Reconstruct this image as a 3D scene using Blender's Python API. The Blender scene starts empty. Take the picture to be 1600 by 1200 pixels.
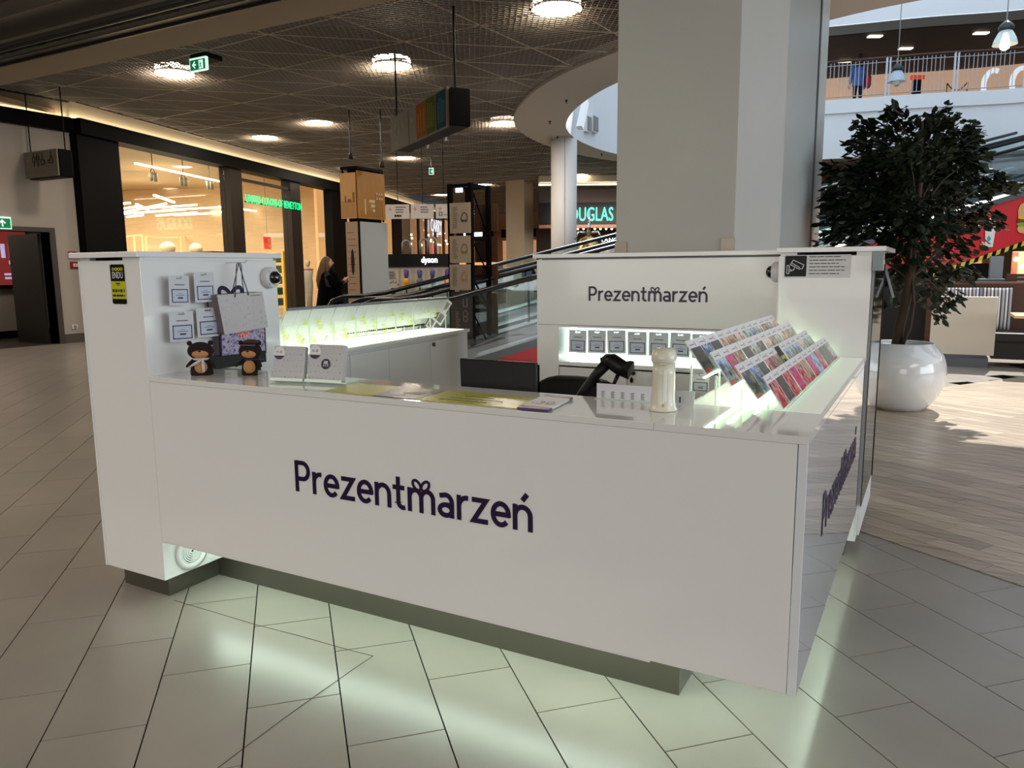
import bpy, bmesh, math, random
from mathutils import Vector, Matrix

# ------------------------------------------------------------------ camera, world, sun, exposure
SC = bpy.context.scene
COL = SC.collection
CAM_H = 1.5
YAW, PITCH, ROLL, FPX = 0.5024, 0.15097, -0.00874, 1197.0
cf = Vector((-math.sin(YAW) * math.cos(PITCH), math.cos(YAW) * math.cos(PITCH), -math.sin(PITCH)))
cr = Vector((math.cos(YAW), math.sin(YAW), 0))
cu = cr.cross(cf)
_c, _s = math.cos(ROLL), math.sin(ROLL)
cr, cu = _c * cr + _s * cu, -_s * cr + _c * cu
CP = Vector((0, 0, CAM_H))
cam_d = bpy.data.cameras.new('camera')
cam_d.sensor_width = 36.0
cam_d.lens = 36.0 * FPX / 1600.0
cam_d.clip_end = 300
cam_d.clip_start = 0.05
cam = bpy.data.objects.new('camera', cam_d)
COL.objects.link(cam)
cam.matrix_world = Matrix(((cr.x, cu.x, -cf.x, CP.x), (cr.y, cu.y, -cf.y, CP.y), (cr.z, cu.z, -cf.z, CP.z), (0, 0, 0, 1)))
SC.camera = cam

world = bpy.data.worlds.new('world')
SC.world = world
world.use_nodes = True
bg = world.node_tree.nodes['Background']
bg.inputs[0].default_value = (0.70, 0.84, 1.0, 1)
bg.inputs[1].default_value = 1.0

sun_d = bpy.data.lights.new('sun', 'SUN')
sun_d.energy = 5.4
sun_d.angle = 0.012
sun_d.color = (1.0, 0.96, 0.90)
sun = bpy.data.objects.new('sun', sun_d)
COL.objects.link(sun)
sun.rotation_euler = Vector((-0.10, -0.66, -0.75)).to_track_quat('-Z', 'Y').to_euler()

SC.view_settings.view_transform = 'Standard'
SC.view_settings.look = 'None'
SC.view_settings.exposure = 0.50
SC.view_settings.gamma = 1.0
SC.view_settings.use_curve_mapping = False
SC.cycles.max_bounces = 8
SC.cycles.diffuse_bounces = 4
SC.cycles.glossy_bounces = 4
SC.cycles.transmission_bounces = 6
SC.cycles.transparent_max_bounces = 16
SC.cycles.sample_clamp_indirect = 4.0
SC.cycles.caustics_reflective = False
SC.cycles.caustics_refractive = False

WARM = (1.0, 0.87, 0.72)


def area(loc, rot_dir, sx, sy, power, color=WARM, shape='RECTANGLE', spread=180):
    d = bpy.data.lights.new('lamp_and_fill_light', 'AREA')
    d.shape = shape
    d.size = sx
    d.size_y = sy
    d.energy = power
    d.color = color
    d.spread = math.radians(spread)
    o = bpy.data.objects.new('area_light', d)
    COL.objects.link(o)
    o.location = loc
    o.rotation_euler = Vector(rot_dir).to_track_quat('-Z', 'Y').to_euler()
    return o


# the hall behind and beside the camera: its own big ceiling lights plus added upright fill lamps
area((-3.0, -3.0, 4.3), (0, 0, -1), 6, 3, 60, (1.0, 0.92, 0.84))
area((-2.0, -9.5, 2.6), (0, 1, 0), 14, 3.6, 305, (1.0, 0.965, 0.92))  # added fill lamp behind the camera, brightens the column and kiosk fronts
area((5.5, 0.5, 4.3), (0, 0, -1), 3, 5, 130, (0.95, 0.97, 1.0))
area((-10.0, 0.0, 4.3), (0, 0, -1), 8, 3, 260, WARM)
area((12.0, 4.0, 2.6), (-1, 0, -0.1), 10, 4, 480, (0.84, 0.92, 1.0))  # added fill lamp imitating daylight from the right


# ------------------------------------------------------------------ pixel helpers (1600 x 1200 frame -> point on a plane)
def ray(x, y):
    return cf + cr * ((x - 800) / FPX) - cu * ((y - 600) / FPX)


def onX(x, y, v):
    d = ray(x, y)
    return CP + d * ((v - CP.x) / d.x)


def onY(x, y, v):
    d = ray(x, y)
    return CP + d * ((v - CP.y) / d.y)


def onZ(x, y, v):
    d = ray(x, y)
    return CP + d * ((v - CP.z) / d.z)


def at(x, y, depth):
    return CP + ray(x, y) * depth


def onP(x, y, P0, n):
    d = ray(x, y)
    return CP + d * ((Vector(P0) - CP).dot(n) / d.dot(n))


# ------------------------------------------------------------------ materials
def s2l(c):
    return tuple(((v / 12.92) if v <= 0.04045 else ((v + 0.055) / 1.055) ** 2.4) for v in c[:3])


MATS = {}


def mat(name, rgb=(0.8, 0.8, 0.8), rough=0.5, metal=0.0, emit=0.0, emit_rgb=None, alpha=1.0, trans=0.0, ior=1.45, coat=0.0,
        var=0.0, vscale=3.0, spec=0.5, bump=0.0, stretch=None, rnd=0.0, col2=None):
    """rgb is sRGB 0-1; var mixes a noise of brightness; rnd varies brightness per object."""
    if name in MATS:
        return MATS[name]
    m = bpy.data.materials.new(name)
    m.use_nodes = True
    nt = m.node_tree
    b = nt.nodes['Principled BSDF']
    col = s2l(rgb)
    b.inputs['Base Color'].default_value = (*col, 1)
    b.inputs['Roughness'].default_value = rough
    b.inputs['Metallic'].default_value = metal
    b.inputs['IOR'].default_value = ior
    b.inputs['Specular IOR Level'].default_value = spec
    b.inputs['Coat Weight'].default_value = coat
    b.inputs['Coat Roughness'].default_value = 0.04
    b.inputs['Transmission Weight'].default_value = trans
    b.inputs['Alpha'].default_value = alpha
    if emit > 0:
        e = s2l(emit_rgb) if emit_rgb else col
        b.inputs['Emission Color'].default_value = (*e, 1)
        b.inputs['Emission Strength'].default_value = emit
    out = None
    if var > 0 or bump > 0:
        geo = nt.nodes.new('ShaderNodeNewGeometry')
        mp = nt.nodes.new('ShaderNodeMapping')
        if stretch:
            mp.inputs['Rotation'].default_value = (0, 0, stretch[3] if len(stretch) > 3 else 0)
            mp.inputs['Scale'].default_value = stretch[:3]
        nt.links.new(geo.outputs['Position'], mp.inputs['Vector'])
        nz = nt.nodes.new('ShaderNodeTexNoise')
        nz.inputs['Scale'].default_value = vscale
        nz.inputs['Detail'].default_value = 5
        nt.links.new(mp.outputs['Vector'], nz.inputs['Vector'])
        if var > 0:
            rp = nt.nodes.new('ShaderNodeValToRGB')
            rp.color_ramp.elements[0].position = 0.3
            rp.color_ramp.elements[1].position = 0.7
            c2 = s2l(col2) if col2 else tuple(c * (1 - var) for c in col)
            rp.color_ramp.elements[0].color = (*c2, 1)
            rp.color_ramp.elements[1].color = (*[min(1, c * (1 + var * 0.4)) for c in col], 1)
            nt.links.new(nz.outputs['Fac'], rp.inputs['Fac'])
            out = rp.outputs['Color']
        if bump > 0:
            bp = nt.nodes.new('ShaderNodeBump')
            bp.inputs['Strength'].default_value = bump
            bp.inputs['Distance'].default_value = 0.01
            nt.links.new(nz.outputs['Fac'], bp.inputs['Height'])
            nt.links.new(bp.outputs['Normal'], b.inputs['Normal'])
    if rnd > 0:
        oi = nt.nodes.new('ShaderNodeObjectInfo')
        hs = nt.nodes.new('ShaderNodeHueSaturation')
        mr = nt.nodes.new('ShaderNodeMapRange')
        mr.inputs['To Min'].default_value = 1 - rnd
        mr.inputs['To Max'].default_value = 1 + rnd
        nt.links.new(oi.outputs['Random'], mr.inputs['Value'])
        nt.links.new(mr.outputs['Result'], hs.inputs['Value'])
        if out:
            nt.links.new(out, hs.inputs['Color'])
        else:
            hs.inputs['Color'].default_value = (*col, 1)
        out = hs.outputs['Color']
    if out:
        nt.links.new(out, b.inputs['Base Color'])
    MATS[name] = m
    return m


def photo_mat(name, cols, scale=14.0, stretch=(1, 1, 1), rough=0.25):
    """flat print that looks like a small blurred photograph"""
    if name in MATS:
        return MATS[name]
    m = bpy.data.materials.new(name)
    m.use_nodes = True
    nt = m.node_tree
    b = nt.nodes['Principled BSDF']
    b.inputs['Roughness'].default_value = rough
    geo = nt.nodes.new('ShaderNodeNewGeometry')
    mp = nt.nodes.new('ShaderNodeMapping')
    mp.inputs['Scale'].default_value = stretch
    nz = nt.nodes.new('ShaderNodeTexNoise')
    nz.inputs['Scale'].default_value = scale
    nz.inputs['Detail'].default_value = 3
    rp = nt.nodes.new('ShaderNodeValToRGB')
    el = rp.color_ramp.elements
    while len(el) < len(cols):
        el.new(0.5)
    for i, c in enumerate(cols):
        el[i].position = 0.32 + 0.36 * i / max(1, len(cols) - 1)
        el[i].color = (*s2l(c), 1)
    nt.links.new(geo.outputs['Position'], mp.inputs['Vector'])
    nt.links.new(mp.outputs['Vector'], nz.inputs['Vector'])
    nt.links.new(nz.outputs['Fac'], rp.inputs['Fac'])
    nt.links.new(rp.outputs['Color'], b.inputs['Base Color'])
    MATS[name] = m
    return m


M_white = mat('white_laminate', (0.885, 0.885, 0.88), 0.16, coat=0.3)
M_white2 = mat('white_gloss_top', (0.87, 0.87, 0.86), 0.07, coat=0.5)
M_wint = mat('white_cabinet', (0.84, 0.84, 0.835), 0.3)
M_steel = mat('brushed_steel_plinth', (0.42, 0.41, 0.37), 0.34, metal=0.8, var=0.04, vscale=6)
M_ink = mat('purple_ink', (0.13, 0.04, 0.20), 0.35)
M_black = mat('black_plastic', (0.018, 0.018, 0.018), 0.4, spec=0.25)
M_blackm = mat('black_metal', (0.06, 0.055, 0.05), 0.45)
M_grey = mat('mid_grey', (0.5, 0.5, 0.5), 0.5)
M_dark = mat('dark_void', (0.07, 0.065, 0.06), 0.9)
M_paper = mat('white_paper', (0.84, 0.84, 0.84), 0.55)
M_card = mat('grey_white_card', (0.78, 0.78, 0.80), 0.5)
M_cardin = mat('pale_blue_card', (0.72, 0.75, 0.81), 0.4)
M_text = mat('dark_grey_print', (0.16, 0.15, 0.17), 0.5)
M_textl = mat('light_grey_print', (0.45, 0.43, 0.42), 0.5)
M_yellow = mat('yellow_print', (0.72, 0.72, 0.08), 0.35)
M_led = mat('greenish_white_light_panel', (0.9, 1.0, 0.9), 0.4, emit=11.0, emit_rgb=(0.95, 1.0, 0.90))
M_led2 = mat('cool_white_light_strip', (0.9, 1.0, 0.97), 0.4, emit=25.0, emit_rgb=(0.90, 1.0, 0.93))
M_acryl = mat('clear_acrylic', (0.95, 1.0, 0.97), 0.03, alpha=0.16, spec=0.6)
M_acrylw = mat('frosted_acrylic_edge', (0.93, 1.0, 0.94), 0.2, alpha=0.6)


M_led3 = mat('niche_light_strip', (0.9, 1.0, 0.97), 0.4, emit=5.0, emit_rgb=(0.88, 1.0, 0.95))


def glass_mat(name, tint, refl_rough=0.02, opac=0.03):
    m = bpy.data.materials.new(name)
    m.use_nodes = True
    nt = m.node_tree
    nt.nodes.remove(nt.nodes['Principled BSDF'])
    tr = nt.nodes.new('ShaderNodeBsdfTransparent')
    tr.inputs[0].default_value = (*tint, 1)
    gl = nt.nodes.new('ShaderNodeBsdfGlossy')
    gl.inputs['Roughness'].default_value = refl_rough
    fr = nt.nodes.new('ShaderNodeLayerWeight')
    fr.inputs[0].default_value = 0.5
    pw = nt.nodes.new('ShaderNodeMath')
    pw.operation = 'POWER'
    pw.inputs[1].default_value = 5.0
    ad = nt.nodes.new('ShaderNodeMath')
    ad.operation = 'MULTIPLY_ADD'
    ad.inputs[1].default_value = 0.85
    ad.inputs[2].default_value = opac
    mx = nt.nodes.new('ShaderNodeMixShader')
    nt.links.new(fr.outputs['Facing'], pw.inputs[0])
    nt.links.new(pw.outputs[0], ad.inputs[0])
    nt.links.new(ad.outputs[0], mx.inputs[0])
    nt.links.new(tr.outputs[0], mx.inputs[1])
    nt.links.new(gl.outputs[0], mx.inputs[2])
    nt.links.new(mx.outputs[0], nt.nodes['Material Output'].inputs[0])
    return m


M_glass = glass_mat('clear_glass', (0.93, 0.97, 0.96))
M_glassg = glass_mat('greenish_glass', (0.80, 0.90, 0.90), opac=0.07)


# ------------------------------------------------------------------ mesh helpers
class MB:
    def __init__(self):
        self.v, self.f, self.mi = [], [], []
        self.cur = 0

    def add(self, vs, fs):
        n = len(self.v)
        self.v += [tuple(p) for p in vs]
        self.f += [tuple(i + n for i in f) for f in fs]
        self.mi += [self.cur] * len(fs)
        return self

    def box(self, x0, x1, y0, y1, z0, z1):
        return self.add([(x0, y0, z0), (x1, y0, z0), (x1, y1, z0), (x0, y1, z0), (x0, y0, z1), (x1, y0, z1), (x1, y1, z1), (x0, y1, z1)],
                        [(0, 3, 2, 1), (4, 5, 6, 7), (0, 1, 5, 4), (1, 2, 6, 5), (2, 3, 7, 6), (3, 0, 4, 7)])

    def obox(self, c, a, b, d):
        """centre and three half vectors"""
        c, a, b, d = Vector(c), Vector(a), Vector(b), Vector(d)
        if a.cross(b).dot(d) < 0:
            a = -a
        P = [c - a - b - d, c + a - b - d, c + a + b - d, c - a + b - d, c - a - b + d, c + a - b + d, c + a + b + d, c - a + b + d]
        return self.add(P, [(0, 3, 2, 1), (4, 5, 6, 7), (0, 1, 5, 4), (1, 2, 6, 5), (2, 3, 7, 6), (3, 0, 4, 7)])

    def bar(self, p, q, w, h=None, up=(0, 0, 1)):
        """box from p to q, w wide and h high"""
        p, q = Vector(p), Vector(q)
        h = h or w
        d = q - p
        u = Vector(up)
        s = d.cross(u)
        if s.length < 1e-6:
            s = d.cross(Vector((1, 0, 0)))
        s.normalize()
        u = s.cross(d).normalized()
        return self.obox((p + q) / 2, d / 2, s * w / 2, u * h / 2)

    def tube(self, pts, r, n=8, cap=True):
        pts = [Vector(p) for p in pts]
        rs = r if isinstance(r, (list, tuple)) else [r] * len(pts)
        base = len(self.v)
        prev = None
        vs = []
        for i, p in enumerate(pts):
            t = (pts[min(i + 1, len(pts) - 1)] - pts[max(i - 1, 0)]).normalized()
            if prev is None:
                a = t.cross(Vector((0, 0, 1)))
                if a.length < 1e-4:
                    a = t.cross(Vector((1, 0, 0)))
            else:
                a = prev - t * prev.dot(t)
            a.normalize()
            prev = a
            b = t.cross(a)
            for k in range(n):
                an = 2 * math.pi * k / n
                vs.append(p + (a * math.cos(an) + b * math.sin(an)) * rs[i])
        fs = []
        for i in range(len(pts) - 1):
            for k in range(n):
                k2 = (k + 1) % n
                fs.append((i * n + k, i * n + k2, (i + 1) * n + k2, (i + 1) * n + k))
        if cap:
            fs.append(tuple(range(n))[::-1])
            fs.append(tuple(range((len(pts) - 1) * n, len(pts) * n)))
        return self.add(vs, fs)

    def lathe(self, prof, n=24, o=(0, 0, 0), ax=(0, 0, 1), sx=1.0, sy=1.0, closed=False):
        """prof: (r, h) along the axis"""
        o, ax = Vector(o), Vector(ax).normalized()
        a = ax.cross(Vector((0, 1, 0)))
        if a.length < 1e-3:
            a = ax.cross(Vector((1, 0, 0)))
        a.normalize()
        b = ax.cross(a)
        vs = []
        for r, h in prof:
            for k in range(n):
                an = 2 * math.pi * k / n
                vs.append(o + ax * h + a * (r * sx * math.cos(an)) + b * (r * sy * math.sin(an)))
        fs = []
        for i in range(len(prof) - 1):
            for k in range(n):
                k2 = (k + 1) % n
                fs.append((i * n + k, i * n + k2, (i + 1) * n + k2, (i + 1) * n + k))
        if not closed:
            if prof[0][0] > 1e-5:
                fs.append(tuple(range(n))[::-1])
            if prof[-1][0] > 1e-5:
                fs.append(tuple(range((len(prof) - 1) * n, len(prof) * n)))
        return self.add(vs, fs)

    def ball(self, c, rx, ry=None, rz=None, n=14, m=8):
        ry = ry or rx
        rz = rz or rx
        c = Vector(c)
        vs, fs = [], []
        for i in range(m + 1):
            th = math.pi * i / m
            for k in range(n):
                an = 2 * math.pi * k / n
                vs.append((c.x + rx * math.sin(th) * math.cos(an), c.y + ry * math.sin(th) * math.sin(an), c.z - rz * math.cos(th)))
        for i in range(m):
            for k in range(n):
                k2 = (k + 1) % n
                fs.append((i * n + k, i * n + k2, (i + 1) * n + k2, (i + 1) * n + k))
        return self.add(vs, fs)

    def prism(self, poly, z0, z1):
        n = len(poly)
        vs = [(p[0], p[1], z0) for p in poly] + [(p[0], p[1], z1) for p in poly]
        ar = sum(poly[i][0] * poly[(i + 1) % n][1] - poly[(i + 1) % n][0] * poly[i][1] for i in range(n))
        fs = [(i, (i + 1) % n, n + (i + 1) % n, n + i) for i in range(n)] + [tuple(range(n))[::-1], tuple(range(n, 2 * n))]
        if ar < 0:
            fs = [f[::-1] for f in fs]
        return self.add(vs, fs)

    def build(self, name, mats, parent=None, smooth=False, bevel=0.0, kind=None, label=None, bseg=2):
        me = bpy.data.meshes.new(name)
        me.from_pydata(self.v, [], self.f)
        if not isinstance(mats, (list, tuple)):
            mats = [mats]
        for m in mats:
            me.materials.append(m)
        if len(mats) > 1:
            me.polygons.foreach_set('material_index', self.mi)
        if smooth:
            me.polygons.foreach_set('use_smooth', [True] * len(me.polygons))
        me.update()
        o = bpy.data.objects.new(name, me)
        COL.objects.link(o)
        put(o, parent)
        if bevel:
            b = o.modifiers.new('bevel', 'BEVEL')
            b.width = bevel
            b.segments = bseg
            b.limit_method = 'ANGLE'
        if kind:
            o['kind'] = kind
        if label:
            o['label'] = label
        return o


def put(o, parent):
    if parent is not None:
        o.parent = parent
        chain = Matrix.Identity(4)
        q = parent
        mats_ = []
        while q is not None:
            mats_.append((q.matrix_parent_inverse.copy(), Matrix.LocRotScale(q.location, q.rotation_euler, q.scale), q.parent is not None))
            q = q.parent
        for inv, loc, hasp in reversed(mats_):
            chain = chain @ (inv @ loc if hasp else loc)
        o.matrix_parent_inverse = chain.inverted()


def tag(o, label, cat, group=None, kind=None):
    if label:
        o['label'] = label
    if cat:
        o['category'] = cat
    if group:
        o['group'] = group
    if kind:
        o['kind'] = kind
    return o


def thing(name, label, cat, loc=(0, 0, 0), group=None):
    o = bpy.data.objects.new(name, None)
    o.empty_display_size = 0.1
    COL.objects.link(o)
    o.location = loc
    return tag(o, label, cat, group)


def box(name, m, parent, x0, x1, y0, y1, z0, z1, bevel=0.0, **k):
    return MB().box(x0, x1, y0, y1, z0, z1).build(name, m, parent, bevel=bevel, **k)


def struct(name, mb, m, **k):
    o = mb.build(name, m, None, **k)
    o['kind'] = 'structure'
    return o


def copy_tree(o, parent=None):
    c = o.copy()
    COL.objects.link(c)
    if parent is not None:
        c.parent = parent
    for ch in list(o.children):
        copy_tree(ch, c)
    return c


class Fr:
    """a plane frame: origin, right, up; normal points at the reader"""
    def __init__(self, o, u, v=(0, 0, 1)):
        self.o, self.u, self.v = Vector(o), Vector(u).normalized(), Vector(v).normalized()
        self.n = self.u.cross(self.v)

    def p(self, a, b, d=0.0):
        return self.o + self.u * a + self.v * b + self.n * d

    def rect(self, mb, a0, b0, a1, b1, d0=0.0, d1=0.002):
        return mb.obox(self.p((a0 + a1) / 2, (b0 + b1) / 2, (d0 + d1) / 2), self.u * (a1 - a0) / 2, self.v * (b1 - b0) / 2, self.n * (d1 - d0) / 2)


def ribbon(mb, fr, pts, w, d0=0.0, d1=0.002, closed=False):
    """flat stroke of width w along pts (2D in frame)"""
    n = len(pts)
    P = [Vector((p[0], p[1])) for p in pts]
    L, R = [], []
    for i in range(n):
        if closed:
            a, b = P[i] - P[(i - 1) % n], P[(i + 1) % n] - P[i]
        else:
            a = P[i] - P[i - 1] if i > 0 else P[1] - P[0]
            b = P[i + 1] - P[i] if i < n - 1 else P[-1] - P[-2]
        a.normalize()
        b.normalize()
        t = a + b
        if t.length < 1e-6:
            t = a.copy()
        t.normalize()
        nn = Vector((-t.y, t.x))
        k = 1.0 / max(0.45, nn.dot(Vector((-a.y, a.x))))
        L.append(P[i] + nn * w / 2 * k)
        R.append(P[i] - nn * w / 2 * k)
    vs = [fr.p(q.x, q.y, d1) for q in L] + [fr.p(q.x, q.y, d1) for q in R] + [fr.p(q.x, q.y, d0) for q in L] + [fr.p(q.x, q.y, d0) for q in R]
    fs = []
    m = n if closed else n - 1
    for i in range(m):
        j = (i + 1) % n
        fs.append((i, n + i, n + j, j))
        fs.append((i, j, 2 * n + j, 2 * n + i))
        fs.append((n + i, 3 * n + i, 3 * n + j, n + j))
    if not closed:
        fs.append((0, 2 * n, 3 * n, n))
        fs.append((n - 1, 2 * n - 1, 4 * n - 1, 3 * n - 1))
    return mb.add(vs, fs)


def arc(cx, cy, rx, ry, a0, a1, n=12):
    return [(cx + rx * math.cos(math.radians(a0 + (a1 - a0) * i / n)), cy + ry * math.sin(math.radians(a0 + (a1 - a0) * i / n))) for i in range(n + 1)]


def text(s, fr, a, b, h, m, name='lettering', parent=None, w=None, d=0.003, off=0.0, d0=0.0005, align='L', bold=0.0, label=None):
    c = bpy.data.curves.new(name, 'FONT')
    c.body = s
    c.size = 1.0
    c.offset = bold
    c.resolution_u = 3
    t = bpy.data.objects.new('tmp_text', c)
    COL.objects.link(t)
    me = bpy.data.meshes.new_from_object(t)
    COL.objects.unlink(t)
    bpy.data.objects.remove(t)
    xs = [v.co.x for v in me.vertices]
    ys = [v.co.y for v in me.vertices]
    x0, x1 = min(xs), max(xs)
    cap = 0.72
    k = h / cap
    kx = k if w is None else w / (x1 - x0)
    tw = (x1 - x0) * kx
    sh = {'L': 0, 'C': -tw / 2, 'R': -tw}[align]
    top = [fr.p(a + sh + (v.co.x - x0) * kx, b + v.co.y * k, d) for v in me.vertices]
    mb = MB()
    mb.add(top, [tuple(p.vertices) for p in me.polygons])
    # walls along boundary edges
    cnt = {}
    for p in me.polygons:
        vv = list(p.vertices)
        for i in range(len(vv)):
            e = (vv[i], vv[(i + 1) % len(vv)])
            cnt[e] = cnt.get(e, 0) + 1
    n = len(top)
    bot = [fr.p(a + sh + (v.co.x - x0) * kx, b + v.co.y * k, d0) for v in me.vertices]
    mb.add(bot, [])
    for (i, j) in cnt:
        if (j, i) not in cnt:
            mb.f.append((j, i, n + i, n + j))
            mb.mi.append(0)
    bpy.data.meshes.remove(me)
    return mb.build(name, m, parent, label=label)


def bars(fr, a, b, w, rows, lh, t, m, name='print', parent=None, d=0.0015, jitter=True, seed=1, align='L'):
    """lines of tiny unreadable print as thin dashes"""
    rg = random.Random(seed)
    mb = MB()
    for i in range(rows):
        ww = w * (rg.uniform(0.6, 1.0) if jitter else 1.0)
        x = a if align == 'L' else a + (w - ww) / 2
        y = b - i * lh
        end = x + ww
        while x < end - 1e-6:
            l = min(end - x, w * rg.uniform(0.08, 0.22))
            fr.rect(mb, x, y - t, x + l, y, 0.0003, d)
            x += l + w * 0.02
    return mb.build(name, m, parent)


# ------------------------------------------------------------------ the wordmark, drawn stroke by stroke (x-height 1)
W_ = 0.195
def loop(sg):
    cx, cy, a, b, th = 0.66 + 0.205 * sg, 1.12, 0.235, 0.15, math.radians(48)
    pts = []
    for k in range(0, 361, 20):
        t = math.radians(k + 180)
        x, y = a * math.cos(t), b * math.sin(t)
        pts.append((cx + sg * (x * math.cos(th) - y * math.sin(th)), cy + x * math.sin(th) + y * math.cos(th)))
    return pts


LET = {
    'P': (0.92, [[(0.09, 0), (0.09, 1.40)], [(0.09, 1.315)] + [(0.42, 1.315)] + arc(0.45, 0.955, 0.32, 0.36, 80, -80, 10) + [(0.42, 0.595), (0.09, 0.595)]]),
    'r': (0.56, [[(0.09, 0), (0.09, 1.0)], arc(0.44, 0.53, 0.35, 0.385, 178, 78, 8)]),
    'e': (0.86, [arc(0.42, 0.5, 0.335, 0.413, 0, 318, 20), [(0.09, 0.5), (0.80, 0.5)], [(0.755, 0.55), (0.755, 0.42)]]),
    'z': (0.80, [[(0.04, 0.913), (0.66, 0.913), (0.10, 0.088), (0.74, 0.088)]]),
    'n': (0.84, [[(0.09, 0), (0.09, 1.0)], arc(0.41, 0.56, 0.32, 0.353, 178, 0, 12) + [(0.73, 0)]]),
    't': (0.66, [[(0.27, 1.36), (0.27, 0.30)] + arc(0.50, 0.30, 0.23, 0.213, 180, 275, 8) + [(0.60, 0.10)], [(0.0, 0.913), (0.58, 0.913)]]),
    'm': (1.36, [[(0.09, 0), (0.09, 1.0)], arc(0.375, 0.60, 0.285, 0.315, 178, 0, 12) + [(0.66, 0)], arc(0.945, 0.60, 0.285, 0.315, 178, 0, 12) + [(1.23, 0)],
                 loop(-1), loop(1)]),
    'a': (0.82, [[(0.10, 0.86)] + arc(0.38, 0.58, 0.29, 0.335, 112, 0, 10) + [(0.67, 0)], arc(0.38, 0.30, 0.285, 0.215, 0, 360, 18), [(0.40, 0.515), (0.67, 0.515)]]),
    'N': (0.84, [[(0.09, 0), (0.09, 1.0)], arc(0.41, 0.56, 0.32, 0.353, 178, 0, 12) + [(0.73, 0)], [(0.40, 1.16), (0.60, 1.42)]]),
}


def wordmark(fr, a, b, width, parent, m=None, name='lettering', word='PrezentmarzeN', d=0.0022):
    tot = sum(LET[c][0] for c in word) + 0.085 * (len(word) - 1)
    k = width / tot
    x = a
    first = None
    for c in word:
        adv, strokes = LET[c]
        mb = MB()
        for i, st in enumerate(strokes):
            w = W_ * (0.58 if (c == 'm' and i >= 3) else 1.0)
            ribbon(mb, fr, [(x + p[0] * k, b + p[1] * k) for p in st], w * k, 0.0002, d + 0.00005 * i)
        mb.build('letter', m or M_ink, parent)
        x += (adv + 0.085) * k
    return k


random.seed(7)
# ================================================================== THE SETTING: floor
TU = Vector((math.cos(math.radians(135)), math.sin(math.radians(135)), 0))   # long direction of the tiles
TN = Vector((-TU.y, TU.x, 0))
PA = math.radians(-32.6)
PU = Vector((math.cos(PA), math.sin(PA), 0))                                 # plank direction
PN = Vector((-PU.y, PU.x, 0))
DECK0 = Vector((-0.193, 4.541, 0))


def in_deck(p):
    d = Vector((p[0], p[1], 0)) - DECK0
    return d.dot(PN) > 0 and d.dot(PU) > -3.0


M_tile = mat('grey_stone_tile', (0.575, 0.55, 0.515), 0.28, var=0.14, vscale=1.6, rnd=0.05)
M_grout = mat('dark_grout', (0.075, 0.07, 0.065), 1.0, spec=0.0)
M_plank = mat('weathered_oak_plank', (0.74, 0.67, 0.59), 0.28, var=0.42, vscale=2.2, stretch=(1.2, 14, 1, -PA), rnd=0.22)
fl = struct('floor', MB().box(-34, 16, -10, 48, -0.1, -0.004), M_grout)

TL, TWD = 0.6375, 0.3165
tiles = []
for r in range(-60, 80):
    n0 = 0.205 + r * TWD
    ph = 1.975 if r % 2 else 1.975 + TL / 2
    for k in range(-60, 70):
        t0 = ph + k * TL
        c = TU * (t0 + TL / 2) + TN * (n0 + TWD / 2)
        if not (-33 < c.x < 15 and -1 < c.y < 42):
            continue
        if in_deck(c + PN * -0.12):
            continue
        if c.x < -17.5 and c.y < 9:
            continue
        v = c - CP
        dep = v.dot(cf)
        if dep < 0.8:
            continue
        px = 800 + FPX * v.dot(cr) / dep
        py = 600 - FPX * v.dot(cu) / dep
        if not (-300 < px < 1900 and 380 < py < 1500):
            continue
        vis = (-60 < px < 1650 and py < 1260)
        tiles.append((0 if vis else 1, dep, c))
tiles.sort(key=lambda q: (q[0], q[1]))
g = 0.0025
tile_me = MB().box(-TL / 2 + g, TL / 2 - g, -TWD / 2 + g, TWD / 2 - g, -0.008, 0.0).build('tile', M_tile, fl)
tile_me.location = tiles[0][2]
tile_me.rotation_euler = (0, 0, math.radians(135))
for _, _, c in tiles[1:300]:
    o = tile_me.copy()
    COL.objects.link(o)
    o.location = c
far = MB()
for _, _, c in tiles[300:]:
    far.obox(c + Vector((0, 0, -0.004)), TU * (TL / 2 - g), TN * (TWD / 2 - g), Vector((0, 0, 0.004)))
far.build('far_tiles', M_tile, fl, kind='stuff')

deck = struct('floor_deck', MB().prism([(DECK0 + PU * -3.0).xy[:], (DECK0 + PU * 8).xy[:], (DECK0 + PU * 8 + PN * 16).xy[:], (DECK0 + PU * -3.0 + PN * 16).xy[:]], -0.003, 0.0), M_grout)
PW = 0.139
pl = []
rg = random.Random(3)
for r in range(0, 112):
    t = -3.0 - rg.uniform(0, 1.2)
    while t < 8.0:
        a, b = max(t, -3.0), min(t + 1.28, 8.0)
        if b - a > 0.05:
            pl.append((DECK0 + PN * (r + 0.5) * PW + PU * (a + b) / 2, b - a))
        t += 1.28
pl.sort(key=lambda q: (q[0] - Vector((0.6, 4.5, 0))).length)
base_pl = {}
farp = MB()
for i, (c, L) in enumerate(pl):
    if i < 300:
        key = round(L, 2)
        if key not in base_pl:
            o = MB().box(-key / 2 + 0.0015, key / 2 - 0.0015, -PW / 2 + 0.0025, PW / 2 - 0.0025, 0.0, 0.005).build('plank', M_plank, deck)
            base_pl[key] = o
        else:
            o = base_pl[key].copy()
            COL.objects.link(o)
        o.location = c
        o.rotation_euler = (0, 0, PA)
    else:
        farp.obox(c + Vector((0, 0, 0.002)), PU * (L / 2 - 0.0015), PN * (PW / 2 - 0.0015), Vector((0, 0, 0.002)))
farp.build('far_planks', M_plank, deck, kind='stuff')

# ================================================================== THE KIOSK
XT, XR, YF = -2.985, -0.27, 2.14
ZC, ZTT = 1.044, 1.545
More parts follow.
